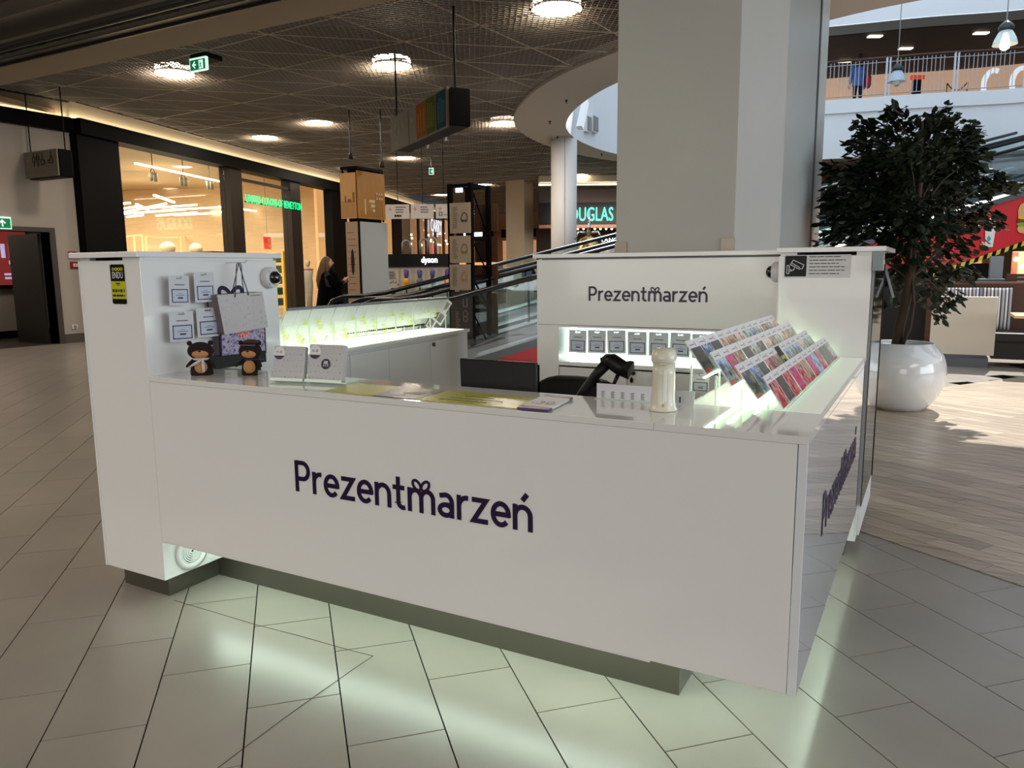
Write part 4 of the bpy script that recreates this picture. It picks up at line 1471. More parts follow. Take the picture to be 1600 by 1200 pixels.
mb.build('ceiling_gallery_slats', mat('gallery_slat', (0.30, 0.25, 0.22), 0.5), None, kind='structure')
struct('ceiling_far', MB().box(-8, 16, 29.6, 46, 4.95, 5.2), mat('far_ceiling_grey', (0.36, 0.31, 0.27), 0.8))

# small lamps of the gallery ceiling
for k, (px, py) in enumerate(((1367, 57), (1415, 76), (1320, 96), (1533, 52))):
    c = onZ(px, py, 8.86)
    t = thing('ceiling_light', 'pale recessed strip lamp in the dark gallery ceiling, %s' % ('above the blue-coated person', 'right of the first', 'lowest left', 'nearest the white letters')[k], 'light', c, 'gallery ceiling lamps')
    MB().obox(c, cr.xy.to_3d().normalized() * 0.22, Vector((-cr.y, cr.x, 0)) * 0.10, Z * 0.02).build('diffuser', mat('gallery_lamp', (1, 0.95, 0.85), 0.5, emit=1.2), t)

# ---- expanded metal ceiling
ga = math.radians(-4.2)
GU, GV = Vector((math.cos(ga), math.sin(ga), 0)), Vector((-math.sin(ga), math.cos(ga), 0))
GO = Vector((-5.87, 11.43, 0))
MOD = 1.42
M_mesh = mat('expanded_metal', (0.57, 0.53, 0.49), 0.55)
M_rail = mat('ceiling_rail_paint', (0.74, 0.68, 0.60), 0.5)
LAMPS = [onZ(612, 102, 4.97), onZ(273, 114, 4.97), onZ(870, 13, 4.97), onZ(498, 191, 4.97), onZ(414, 214, 4.97), onZ(787, 192, 4.97), onZ(633, 246, 4.97), onZ(555, 262, 4.97), onZ(757, 288, 4.97), onZ(906, 273, 4.97), onZ(690, 304, 4.97)]
NUc, NVc = 14, 10
SF_A, SF_B, SF_C = Vector((-15.85, 10.15, 0)), Vector((-19.6, 22.5, 0)), Vector((-26.0, 39.0, 0))


def left_limit(p):
    if p.y < SF_A.y:
        return -15.95
    if p.y < SF_B.y:
        return SF_A.x + (SF_B.x - SF_A.x) * (p.y - SF_A.y) / (SF_B.y - SF_A.y)
    return SF_B.x + (SF_C.x - SF_B.x) * (p.y - SF_B.y) / (SF_C.y - SF_B.y)


def ok(p):
    if p.y < 6.75 or p.y > 45 or p.x > 1.4:
        return False
    if p.x < left_limit(p) + 0.1:
        return False
    if inside((p.x, p.y), MIDC):
        return False
    for L in LAMPS:
        if (L.xy - p.xy).length < 0.34:
            return False
    return True


def panel_mesh(org, full):
    mb = MB()
    a, b = MOD / NUc, MOD / NVc

    def W(u, v):
        return GU * u + GV * v

    for j in range(NVc):
        for i in range(NUc):
            for (u0, v0, u1, v1) in ((i, j, i + .5, j + .5), (i + .5, j + .5, i + 1, j + 1), (i + .5, j + .5, i, j + 1), (i + 1, j, i + .5, j + .5)):
                p, q = W(u0 * a, v0 * b), W(u1 * a, v1 * b)
                if not full and not ok(org + (p + q) / 2):
                    continue
                s = (q - p).cross(Z).normalized() * 0.0048
                lo, hi = Z * 0.0, Z * 0.015
                mb.add([p - s + lo, q - s + lo, q + s + lo, p + s + lo, p + hi, q + hi], [(0, 3, 2, 1), (0, 1, 5, 4), (3, 4, 5, 2)])
    mb.cur = 1
    for (p, q) in ((W(0, 0), W(MOD, 0)), (W(0, 0), W(0, MOD)), (W(0, 0), W(MOD, MOD))):
        n = 6
        for k in range(n):
            x, y = p.lerp(q, k / n), p.lerp(q, (k + 1) / n)
            if full or ok(org + (x + y) / 2):
                mb.bar(x - Z * 0.004, y - Z * 0.004, 0.022, 0.008)
    return mb


pan = []
for i in range(-16, 6):
    for j in range(-4, 24):
        o = GO + GU * (i * MOD) + GV * (j * MOD)
        cs = [o, o + GU * MOD, o + GV * MOD, o + (GU + GV) * MOD, o + (GU + GV) * MOD / 2]
        sm = [o + GU * (MOD * a / 4) + GV * (MOD * b / 4) for a in range(5) for b in range(5)]
        s_ = sum(ok(p) for p in sm)
        if s_ == 0:
            continue
        d = (cs[4] - CP).dot(cf)
        pan.append((o, s_ == 25 and all((L.xy - cs[4].xy).length > 1.36 for L in LAMPS), d))
pan.sort(key=lambda q: q[2])
vm = MB()
for i in range(-34, 2):
    for j in range(6, 46):
        if not any(inside(q, MIDC) for q in ((i, j), (i + 1, j), (i, j + 1), (i + 1, j + 1), (i + .5, j + .5))):
            vm.add([(i, j, 5.7), (i, j + 1, 5.7), (i + 1, j + 1, 5.7), (i + 1, j, 5.7)], [(0, 1, 2, 3)])
band(vm, IN, offs(2.2), 5.68, 5.68, [k for k in range(NI) if k not in GAL])
struct('ceiling_void', vm, M_dark)
mbv = MB()
band(mbv, offs(0.05), offs(0.05), 4.95, 5.68)
struct('wall_void_ring', mbv, M_dark)
ceil_o = struct('ceiling_mesh', MB().box(-16, -15.9, 6.72, 10.1, 4.95, 5.2), M_dark)
fullme = None
farm = MB()
cnt = 0
for o, full, d in pan:
    if cnt < 285:
        if full and fullme:
            q = fullme.copy()
            COL.objects.link(q)
        else:
            q = panel_mesh(o, full).build('mesh_panel', [M_mesh, M_rail], ceil_o)
            if full:
                fullme = q
        q.location = (o.x, o.y, CEIL)
        cnt += 1
    elif full:
        mbx = panel_mesh(o, True)
        for v in range(0, 1):
            n = len(farm.v)
            farm.v += [(x + o.x, y + o.y, z + CEIL) for x, y, z in mbx.v]
            farm.f += [tuple(i_ + n for i_ in f_) for f_ in mbx.f]
            farm.mi += mbx.mi
if farm.v:
    farm.build('far_mesh', [M_mesh, M_rail], ceil_o, kind='stuff')

M_side = mat('lamp_side', (1, 0.96, 0.9), 0.5, emit=26, emit_rgb=(1.0, 0.93, 0.82))
M_disc = mat('lamp_disc', (1, 0.96, 0.9), 0.5, emit=9, emit_rgb=(1.0, 0.95, 0.87))
lampn = ['left of the long hanging sign rod', 'beside the green exit sign', 'largest at the top centre', 'above the clothing store front', 'nearest the clothing store', 'left of the white ring', 'below the long hanging sign', 'above the wooden signpost box', 'far right small one', 'right of the round column', 'far small one above the hanging signs']
for k, L in enumerate(LAMPS):
    t = thing('ceiling_light', 'round bright recessed ceiling lamp, %s' % lampn[k], 'light', (L.x, L.y, CEIL), 'round lamps in the mesh ceiling')
    MB().lathe([(0.001, 0.0), (0.31, 0.0), (0.325, 0.012)], 28, (L.x, L.y, 4.955), (0, 0, 1), closed=True).build('lamp_disc', M_disc, t)
    MB().lathe([(0.325, 0.035), (0.325, 0.12)], 28, (L.x, L.y, 4.955), (0, 0, 1), closed=True).build('lamp_side', M_side, t)
    MB().lathe([(0.345, 0.0), (0.345, 0.022), (0.33, 0.03)], 28, (L.x, L.y, 4.952), (0, 0, 1), closed=True).build('housing', mat('lamp_housing', (0.5, 0.48, 0.46), 0.4), t, smooth=True)
    if k < 8:
        a_ = area((L.x, L.y, 4.945), (0, 0, -1), 0.5, 0.5, 60, WARM if k != 2 else (1, 0.86, 0.7), 'DISK')

# ================================================================== LEFT WALL WITH THE DOORWAY
WX = -16.0
ydo = onX(82, 420, WX).y      # inner right side of the opening
zdo = onX(82, 363, WX).z
mb = MB()
mb.box(WX - 0.3, WX, 4.0, 7.3, 0, 4.35)
mb.box(WX - 0.3, WX, 7.3, ydo, zdo, 4.35)
mb.box(WX - 0.3, WX, ydo, SF_A.y + 0.05, 0, 4.35)
struct('wall_left', mb, M_wallw)
mb = MB()
mb.box(WX - 0.31, WX + 0.03, ydo, ydo + 0.11, 0, zdo + 0.09)
mb.box(WX - 0.31, WX + 0.03, 7.2, ydo, zdo, zdo + 0.09)
struct('trim_2', mb, mat('door_frame_metal', (0.36, 0.34, 0.32), 0.35, metal=0.6))
dl = box('door_1', mat('dark_door', (0.15, 0.145, 0.135), 0.4), None, -17.35, -16.28, ydo - 0.09, ydo - 0.03, 0.01, zdo - 0.03)
dl['kind'] = 'structure'
struct('wall_corridor', MB().box(-18.75, -18.6, 4, 11.2, 0, 3.2).box(-18.6, -16.3, 11.1, 11.2, 0, 3.2), M_wallw)
struct('floor_corridor', MB().box(-18.7, -16.05, 4, 11.2, -0.02, 0.001), mat('dark_corridor_floor', (0.20, 0.175, 0.16), 0.4))
struct('ceiling_corridor', MB().box(-18.7, -16.3, 4, 11.2, 2.75, 2.85), M_dark)
struct('baseboard_corridor', MB().box(-18.6, -18.57, 4, 11.1, 0, 0.16), M_black)
struct('baseboard_left', MB().box(WX, WX + 0.02, ydo + 0.11, SF_A.y + 0.05, 0, 0.19), mat('skirting_grey', (0.33, 0.31, 0.29), 0.4))
area((-17.5, 8.6, 2.7), (0, 0, -1), 0.5, 1.5, 14, (1, 0.85, 0.7))
# red lit display in the corridor
A = onX(40, 447, -18.55)
B = onX(0, 365, -18.55)
dsp = thing('display', 'red illuminated advertising display in the corridor behind the doorway', 'screen', (-18.55, 9.9, 1.2))
y0, y1, z0, z1 = 9.45, onX(42, 447, -18.55).y + 0.05, onX(20, 445, -18.55).z, onX(20, 362, -18.55).z
box('case', M_black, dsp, -18.6, -18.5, y0 - 0.03, y1 + 0.03, z0 - 0.08, z1 + 0.03)
M_redlit = mat('red_lit_screen', (0.52, 0.18, 0.18), 0.4, emit=0.35, emit_rgb=(0.55, 0.21, 0.20))
box('screen', M_redlit, dsp, -18.5, -18.49, y0, y1, z0, z1)
M_litw = mat('lit_white_screen', (0.8, 0.78, 0.9), 0.3, emit=0.45, emit_rgb=(0.78, 0.74, 0.90))


def scr(nm, m_, pts, d):
    a, b = onX(pts[0], pts[1], -18.485), onX(pts[2], pts[3], -18.485)
    return box(nm, m_, dsp, -18.49, -18.49 + d, min(a.y, b.y), max(a.y, b.y), min(a.z, b.z), max(a.z, b.z))


scr('picture', M_litw, (0, 381, 9, 403), 0.006)
scr('picture', M_litw, (25, 380, 34, 403), 0.006)
scr('picture', mat('lit_pink', (0.5, 0.25, 0.28), 0.3, emit=0.5, emit_rgb=(0.5, 0.28, 0.3)), (11, 381, 22, 404), 0.006)
scr('figure', mat('lit_darkred', (0.4, 0.05, 0.06), 0.3, emit=0.4, emit_rgb=(0.42, 0.05, 0.06)), (14, 384, 19, 398), 0.010)
scr('print', M_litw, (7, 427, 23, 430), 0.006)
scr('print', M_litw, (8, 433, 19, 436), 0.006)
scr('print', M_litw, (14, 407, 16, 413), 0.006)
M_screw = M_grey


def wall_sign(name, label, px0, py0, px1, py1, m, cat='sign'):
    a, b = onX(px0, py1, WX), onX(px1, py0, WX)
    t = thing(name, label, cat, (WX, a.y, a.z))
    box('plate', m, t, WX, WX + 0.03, a.y, b.y, a.z, b.z, bevel=0.004)
    return t, Fr((WX + 0.03, a.y, a.z), (0, 1, 0)), b.y - a.y, b.z - a.z


M_red = mat('safety_red', (0.55, 0.08, 0.09), 0.4)
t, f_, w_, h_ = wall_sign('fire_sign', 'upper red fire hose sign on the wall right of the doorway', 107, 393, 119, 404, M_red)
mb = MB()
ribbon(mb, f_, arc(w_ * 0.38, h_ * 0.38, w_ * 0.16, h_ * 0.16, 0, 360, 12)[:-1], w_ * 0.12, 0, 0.004, closed=True)
f_.rect(mb, w_ * 0.72, h_ * 0.15, w_ * 0.82, h_ * 0.8, 0, 0.004)
f_.rect(mb, w_ * 0.2, h_ * 0.68, w_ * 0.35, h_ * 0.85, 0, 0.004)
mb.build('pictogram', M_paper, t)
t, f_, w_, h_ = wall_sign('fire_alarm', 'lower red fire alarm button box on the wall right of the doorway', 110, 409, 122, 420, M_red, 'alarm')
mb = MB()
f_.rect(mb, w_ * 0.28, h_ * 0.32, w_ * 0.80, h_ * 0.75, 0, 0.008)
pg = mb.build('cover', M_paper, t)
MB().lathe([(w_ * 0.07, 0.008), (w_ * 0.06, 0.014)], 12, f_.p(w_ * 0.54, h_ * 0.54), f_.n).build('button', M_black, t)
t, f_, w_, h_ = wall_sign('wall_socket', 'small white wall socket above the grey skirting', 112, 507, 120, 514, M_paper, 'socket')
MB().lathe([(w_ * 0.3, 0.0), (w_ * 0.3, 0.006), (w_ * 0.22, 0.006)], 12, f_.p(w_ * 0.5, h_ * 0.5), f_.n).build('ring', M_grey, t)

M_exit = mat('exit_green', (0.02, 0.42, 0.24), 0.3, emit=0.35, emit_rgb=(0.05, 0.55, 0.32))
M_exitw = mat('exit_white', (0.85, 0.95, 0.9), 0.3, emit=0.8, emit_rgb=(0.8, 0.95, 0.88))


def exit_sign(label, fr, w, h, arrow, run=True, thick=0.05):
    t = thing('exit_sign', label, 'sign', fr.p(w / 2, 0), 'green exit signs')
    mb = MB()
    fr.rect(mb, -0.015, -0.015, w + 0.015, h + 0.03, -thick, 0)
    mb.build('case', M_exitw, t)
    mb = MB()
    fr.rect(mb, 0, 0, w, h, 0, 0.003)
    mb.build('panel', M_exit, t)
    mb = MB()
    c = w * (0.27 if run else 0.72)
    if arrow == 'L':
        ribbon(mb, fr, [(c + h * 0.12, h * 0.82), (c - h * 0.20, h * 0.5), (c + h * 0.12, h * 0.18)], h * 0.13, 0.003, 0.006)
        ribbon(mb, fr, [(c - h * 0.15, h * 0.5), (c + h * 0.28, h * 0.5)], h * 0.13, 0.003, 0.006)
    else:
        ribbon(mb, fr, [(c - h * 0.30, h * 0.5), (c, h * 0.80), (c + h * 0.30, h * 0.5)], h * 0.13, 0.003, 0.006)
        ribbon(mb, fr, [(c, h * 0.75), (c, h * 0.15)], h * 0.13, 0.003, 0.006)
    mb.build('arrow', M_exitw, t)
    if run:
        mb = MB()
        fr.rect(mb, w * 0.58, h * 0.08, w * 0.86, h * 0.9, 0.003, 0.006)
        d_ = mb.build('doorway', M_exitw, t)
        mb = MB()
        x = w * 0.70
        mb.add([fr.p(x + h * 0.07 * math.cos(q * 0.7854), h * 0.74 + h * 0.07 * math.sin(q * 0.7854), 0.009) for q in range(8)], [tuple(range(8))])
        for s in ([(0, 0.64), (-0.02, 0.42)], [(-0.12, 0.52), (0, 0.60), (0.14, 0.50)], [(-0.02, 0.42), (0.10, 0.28), (0.08, 0.14)], [(-0.02, 0.42), (-0.10, 0.28), (-0.22, 0.22)]):
            ribbon(mb, fr, [(x + a * h, b * h) for a, b in s], h * 0.08, 0.006, 0.009)
        mb.build('running_figure', M_exit, d_)
    return t


a, b = onX(15, 357, WX), onX(-12, 338, WX)
exit_sign('green exit sign with upward arrow above the doorway', Fr((WX + 0.05, b.y - 0.25, a.z), (0, 1, 0)), a.y - b.y + 0.25, b.z - a.z - 0.03, 'U', False)
a, b = onY(298, 112, 8.95), onY(320, 90, 8.95)
zs_ = onY(320, 108, 8.95).z
exit_sign('hanging green exit sign with left arrow in front of a ceiling lamp', Fr((a.x, 8.95, zs_ + 0.01), (1, 0, 0)), b.x - a.x, (b.z - zs_) * 0.92, 'L')
tag(box('sign_mount', M_dark, None, a.x, b.x, 8.96, 9.3, b.z + 0.02, 4.95), 'dark mounting box holding the hanging exit sign', 'bracket')
c = at(671, 272, 24)
_t = exit_sign('tiny far green exit sign under the distant ceiling', Fr(c, (cr.x, cr.y, 0)), 0.12, 0.16, 'L', False, 0.04)

MB().tube([c + Z * 0.18 + cr * 0.06, Vector((c.x, c.y, CEIL)) + cr * 0.06], 0.012, 6).build('rod', M_blackm, _t)
# ================================================================== STOREFRONT OF THE CLOTHING STORE
su = (SF_B - SF_A).normalized()
sn = Vector((su.y, -su.x, 0))


def S(px, py):
    return (onP(px, py, SF_A, sn) - SF_A).dot(su)


def SZ(px, py):
    return onP(px, py, SF_A, sn).z


def sbox(mb, s0, s1, n0, n1, z0, z1, A=None, u=None, n=None):
    A, u, n = A or SF_A, u or su, n or sn
    return mb.obox(A + u * (s0 + s1) / 2 + n * (n0 + n1) / 2 + Z * (z0 + z1) / 2, u * (s1 - s0) / 2, n * (n1 - n0) / 2, Z * (z1 - z0) / 2)


ZG = 4.33
LSF = (SF_B - SF_A).length
M_blk = mat('black_store_cladding', (0.03, 0.028, 0.027), 0.55, spec=0.08)
M_brn = mat('dark_brown_frame', (0.15, 0.11, 0.08), 0.5, spec=0.2)
sfr = thing('storefront', 'black framed glass storefront of the clothing store with warm lights inside', 'storefront', SF_A)
mb = MB()
s1_, s2_, s3_, s4_, s5_, s6_, s7_ = S(190, 300), S(359, 300), S(378, 300), S(453, 300), S(468, 300), S(517, 300), S(541, 330)
for nm, a, b, m_ in (('pillar', -0.02, s1_, M_blk), ('mullion', s2_, s3_, M_brn), ('mullion', s4_, s5_, M_brn), ('pillar', s6_, s7_, M_blk)):
    sbox(MB(), a, b, -0.3, 0.02, 0, ZG).build(nm, m_, sfr)
sbox(MB(), 0, LSF, -0.35, 0.12, ZG, 4.64).build('fascia', M_blk, sfr)
for a, b in ((s1_, s2_), (s3_, s4_), (s5_, s6_)):
    sbox(MB(), a, b, -0.16, -0.14, 0.05, ZG).build('glass_pane', M_glass, sfr)
sbox(MB(), s3_, s4_, -0.12, -0.02, ZG - 0.30, ZG - 0.22).build('transom', M_brn, sfr)
struct('trim_3', MB().box(WX - 0.3, WX + 0.12, 4, SF_A.y, 4.35, 4.64), M_blk)
# cove with its light strip
M_cove = mat('cove_white', (0.80, 0.74, 0.64), 0.7)
M_covel = mat('cove_light', (1, 0.85, 0.6), 0.5, emit=8, emit_rgb=(1.0, 0.92, 0.78))
mb = MB().box(WX - 0.3, WX - 0.15, 4, SF_A.y, 4.64, 5.0)
sbox(mb, 0, LSF, -0.35, -0.15, 4.64, 5.0)
u2 = (SF_C - SF_B).normalized()
n2 = Vector((u2.y, -u2.x, 0))
L2 = (SF_C - SF_B).length
sbox(mb, 0, L2, -0.35, -0.15, 4.64, 5.0, SF_B, u2, n2)
struct('trim_4', mb, M_cove)
mb = MB().box(WX - 0.12, WX - 0.06, 4, SF_A.y, 4.64, 4.66)
sbox(mb, 0, LSF, -0.10, -0.04, 4.64, 4.66)
sbox(mb, 0, L2, -0.10, -0.04, 4.64, 4.66, SF_B, u2, n2)
mb.build('cove_lamp', M_covel)
tag(bpy.data.objects['cove_lamp'], 'warm light strip hidden above the black store fascia', 'light')

# letters on the glass
fs2 = Fr(SF_A + sn * 0.06, su)
M_green = mat('green_neon_letter', (0.0, 0.75, 0.42), 0.4, emit=1.6, emit_rgb=(0.02, 0.82, 0.45))
nt2 = thing('store_lettering', 'green illuminated store name letters across the glass front', 'sign', SF_A + su * S(381, 310))
a0, a1 = S(381, 312), S(468, 322)
zl0, zl1 = SZ(381, 317), SZ(468, 328)
zh = (SZ(381, 304) - zl0)
text('UNITED COLORS OF BENETTON', fs2, a0, (zl0 + zl1) / 2, zh, M_green, 'letters', nt2, w=a1 - a0, d=0.012)
MB().obox(SF_A + su * (a0 + a1) / 2 + sn * 0.03 + Z * ((zl0 + zl1) / 2 + 0.02), su * (a1 - a0) / 2, sn * 0.02, Z * 0.02).build('rail', M_brn, nt2)

# interior
SD = 12.0
M_inw = mat('store_wood_wall', (0.84, 0.72, 0.56), 0.6, var=0.10, vscale=1.5, stretch=(1, 1, 12))
M_inc = mat('store_ceiling', (0.70, 0.60, 0.47), 0.7)
mb = MB()
sbox(mb, -3, s7_ + 0.2, -SD - 0.2, -SD, 0, 4.8)
sbox(mb, -3.2, -3, -SD, -0.35, 0, 4.8)
sbox(mb, s7_ + 0.1, s7_ + 0.3, -SD, -0.3, 0, 4.8)
struct('wall_store', mb, M_inw)
struct('ceiling_store', sbox(MB(), -3, s7_ + 0.2, -SD, -0.35, 4.7, 4.8), M_inc)
for a, n_, p in ((2.5, -3.0, 330), (7.5, -3.0, 330), (4.0, -8.5, 330), (9.5, -8.5, 240)):
    area(SF_A + su * a + sn * n_ + Z * 4.5, (0, 0, -1), 3, 3, p * 1.35, (1.0, 0.86, 0.68))
M_tube = mat('white_light_tube', (1, 0.95, 0.85), 0.4, emit=7, emit_rgb=(1.0, 0.93, 0.80))
tubes = [((191, 318), (203, 317)), ((192, 326), (218, 322)), ((213, 319), (232, 328)), ((192, 332), (260, 318)), ((241, 305), (272, 316)), ((236, 325), (307, 320)), ((192, 334), (290, 327)), ((198, 339), (224, 336)), ((256, 328), (342, 324)), ((244, 337), (308, 332)), ((272, 336), (334, 333)), ((342, 323), (358, 326)), ((330, 332), (360, 331)), ((380, 327), (400, 330))]
tlab = ['shortest light tube at the far left edge of the store glass, top one', 'short light tube at the left edge of the store glass, second from top', 'short oblique light tube running down to the right near the left edge', 'long light tube rising right from the left edge of the store glass', 'oblique light tube standing apart above the others, highest in the store window', 'long light tube in the middle of the left store pane, upper one', 'long light tube low at the left, crossing the middle of the pane', 'lowest short light tube at the left of the store window', 'longest light tube reaching towards the dark mullion', 'lowest light tube left of the middle of the store window', 'lowest light tube right of the middle of the store window', 'short light tube beside the dark mullion, upper one', 'short light tube beside the dark mullion, lower one', 'light tube seen in the doorway pane under the green letters']
for k, (a, b) in enumerate(tubes):
    p, q = onZ(a[0], a[1], 3.75), onZ(b[0], b[1], 3.75)
    if (p - CP).length > 34:
        p = at(a[0], a[1], 25)
        q = at(b[0], b[1], 25)
    t = tag(MB().bar(p, q, 0.07, 0.05).build('light_tube', M_tube), tlab[k], 'light', 'light tubes inside the clothing store')
p, q = onP(211, 255, SF_A - sn * 1.2, sn), onP(346, 284, SF_A - sn * 1.2, sn)
tag(MB().bar(p, q, 0.05, 0.04).build('light_tube', M_tube), 'long thin light tube parallel to the storefront glass', 'light')
for k, (px, py) in enumerate(((238, 262), (286, 271), (327, 277))):
    c = onP(px, py, SF_A - sn * 1.6, sn)
    t = thing('spotlight', 'twin hanging spotlight behind the storefront glass, %s of three' % ('left', 'middle', 'right')[k], 'light', c, 'spotlights behind the storefront')
    MB().tube([c, c + Z * (4.7 - c.z)], 0.012, 6).build('rod', M_blackm, t)
    for s in (-1, 1):
        d_ = MB().lathe([(0.045, 0), (0.06, 0.24)], 12, c + su * (0.09 * s) - Z * 0.36).build('shade', mat('spot_grey', (0.55, 0.50, 0.42), 0.4), t, smooth=True)
        MB().tube([c + su * (0.09 * s) - Z * 0.12, c + su * (0.02 * s)], 0.012, 6).build('arm', M_blackm, t)
# shelving lines, racks
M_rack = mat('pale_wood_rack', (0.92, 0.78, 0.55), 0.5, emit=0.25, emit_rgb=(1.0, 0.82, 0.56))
for k, (px0, px1, py) in enumerate(((196, 222, 370), (228, 330, 370), (338, 376, 369), (383, 395, 366), (402, 432, 366), (470, 495, 364))):
    p, q = onP(px0, py, SF_A - sn * 7, sn), onP(px1, py - 3, SF_A - sn * 7, sn)
    t = thing('clothes_rack', 'pale wooden garment rack deep inside the clothing store, %s from the left' % ordn[k], 'rack', p, 'racks inside the clothing store')
    MB().bar(p, q, 0.05, 0.05).build('rail', M_rack, t)
    n = 3
    for i in range(n):
        c = p.lerp(q, i / (n - 1))
        MB().bar(c, Vector((c.x, c.y, 0.02)), 0.05, 0.05).build('post', M_rack, t)
    MB().bar(Vector((p.x, p.y, 1.25)), Vector((q.x, q.y, 1.25)), 0.3, 0.04, Z).build('shelf', M_rack, t)
for k, (px, py, r) in enumerate(((262, 388, 0.23), (306, 389, 0.21))):
    c = onP(px, py, SF_A - sn * 3, sn)
    t = thing('mannequin', 'headless pale rounded mannequin bust inside the store window, %s' % ('left, larger one', 'right, smaller one')[k], 'mannequin', (c.x, c.y, 0), 'mannequins in the store window')
    MB().ball(c, r, r, r * 0.9, 16, 10).build('bust', mat('mannequin_cream', (0.75, 0.66, 0.52), 0.5), t, smooth=True)
    MB().tube([c, (c.x, c.y, 0.02)], 0.03, 8).build('stem', M_grey, t)
    MB().lathe([(0.18, 0), (0.18, 0.02)], 16, (c.x, c.y, 0.0)).build('foot', M_grey, t)
a, b = onP(413, 389, SF_A - sn * 2.0, sn), onP(423, 370, SF_A - sn * 2.0, sn)
t = thing('hanging_sign', 'red hanging sale sign with white figures inside the store', 'sign', a)
fr = Fr(a, su)
ww, hh = (b - a).dot(su), b.z - a.z
mb = MB()
plate(mb, fr, rrect(ww, hh, 0.04), -0.02, 0)
mb.build('panel', mat('red_sale', (0.85, 0.20, 0.16), 0.5, emit=0.4, emit_rgb=(0.9, 0.22, 0.16)), t)
mb = MB()
fr.rect(mb, ww * 0.55, hh * 0.5, ww * 0.85, hh * 0.85, 0, 0.004)
fr.rect(mb, ww * 0.55, hh * 0.15, ww * 0.85, hh * 0.4, 0, 0.004)
mb.build('figures', mat('sale_pink', (0.9, 0.6, 0.5), 0.5), t)
MB().tube([fr.p(ww / 2, hh), fr.p(ww / 2, hh) + Z * (4.7 - b.z)], 0.008, 5).build('cord', M_grey, t)
# green garments, yellow board, maroon table
gr = thing('garment_shelf', 'shelf of folded green clothes behind the store glass', 'shelf', onP(436, 430, SF_A - sn * 1.5, sn))
for k in range(5):
    a, b = onP(428, 410 + k * 17, SF_A - sn * 1.5, sn), onP(440, 398 + k * 17, SF_A - sn * 1.5, sn)
    sbox(MB(), (a - SF_A).dot(su), (b - SF_A).dot(su), -1.7, -1.4, a.z, b.z).build('folded_garment', mat('bottle_green_cloth', (0.05, 0.30, 0.18), 0.9), gr)
    sbox(MB(), (a - SF_A).dot(su) - 0.1, (b - SF_A).dot(su) + 0.1, -1.75, -1.38, b.z + 0.02, b.z + 0.05).build('shelf_board', M_rack, gr)
a, b = onP(445, 470, SF_A - sn * 0.6, sn), onP(459, 393, SF_A - sn * 0.6, sn)
yb_ = thing('board', 'tall narrow ochre yellow board standing inside the store window', 'board', (a.x, a.y, 0))
sbox(MB(), (a - SF_A).dot(su), (b - SF_A).dot(su), -0.65, -0.58, 0.02, b.z).build('panel', mat('ochre_yellow', (0.85, 0.62, 0.22), 0.5, emit=0.15, emit_rgb=(0.9, 0.65, 0.2)), yb_)
a, b = onP(330, 400, SF_A - sn * 3, sn), onP(352, 393, SF_A - sn * 3, sn)
tb = thing('display_table', 'display table with maroon cloth stack inside the store', 'table', (a.x, a.y, 0))
sbox(MB(), (a - SF_A).dot(su), (b - SF_A).dot(su), -3.6, -3, 1.15, b.z).build('cloth_stack', mat('maroon_cloth', (0.36, 0.08, 0.08), 0.9), tb)
sbox(MB(), (a - SF_A).dot(su) - 0.2, (b - SF_A).dot(su) + 0.2, -3.8, -2.9, 0.0, 1.15).build('table_body', M_rack, tb)
a = onP(480, 400, SF_A - sn * 1.0, sn)
mq = thing('mannequin', 'pale mannequin with red scarf in the right window of the clothing store', 'mannequin', (a.x, a.y, 0))
MB().lathe([(0.10, 0), (0.13, 0.5), (0.17, 0.95), (0.15, 1.15), (0.20, 1.45), (0.07, 1.52), (0.06, 1.56)], 14, (a.x, a.y, 0.02)).build('body', mat('pale_grey_garment', (0.70, 0.66, 0.62), 0.7), mq, smooth=True)
MB().ball((a.x, a.y, 1.72), 0.10, 0.10, 0.13).build('head', mat('mannequin_cream'), mq, smooth=True)
MB().tube([(a.x + 0.17 * math.cos(q), a.y + 0.17 * math.sin(q), 1.48) for q in [i * 0.7 for i in range(10)]], 0.04, 6).build('scarf', mat('dull_red', (0.6, 0.2, 0.18), 0.8), mq, smooth=True)

# ================================================================== SECOND STORE ROW
def S2(px, py, off=0.0):
    return (onP(px, py, SF_B + n2 * off, n2) - SF_B).dot(u2)


row2 = thing('storefront', 'distant storefront with dark pillar, glass panes and warm lamps behind the hanging signs', 'storefront', SF_B)
sbox(MB(), -0.2, L2, -0.35, 0.12, ZG, 4.64, SF_B, u2, n2).build('fascia', M_blk, row2)
xs2 = [545, 600, 614, 628, 640, 655, 668, 680, 692, 705]
ms2 = ['glow', None, 'pil', 'wp', 'mul', 'mul', 'mul', 'mul', 'mul']
for px0, px1, m_ in ((614, 628, M_blk), (628, 641, mat('pale_pillar', (0.62, 0.56, 0.48), 0.6)), (653, 656, M_brn), (665, 668, M_brn), (679, 682, M_brn), (692, 695, M_brn)):
    sbox(MB(), S2(px0, 360), S2(px1, 360), -0.06, 0.0, 0, ZG, SF_B, u2, n2).build('pillar', m_, row2)
M_glow = mat('warm_shop_interior', (0.85, 0.62, 0.40), 0.7, emit=0.75, emit_rgb=(0.90, 0.66, 0.42), var=0.3, vscale=0.9)
M_glow2 = mat('amber_shop_interior', (0.62, 0.44, 0.30), 0.7, emit=0.6, emit_rgb=(0.74, 0.54, 0.38), var=0.4, vscale=1.2)
struct('wall_store_far', sbox(MB(), -0.1, S2(641, 360), -0.95, -0.85, 0, 4.6, SF_B, u2, n2), M_glow)
struct('wall_store_far_2', sbox(MB(), S2(641, 360), L2 + 8, -0.95, -0.85, 0, 4.6, SF_B, u2, n2), M_glow2)
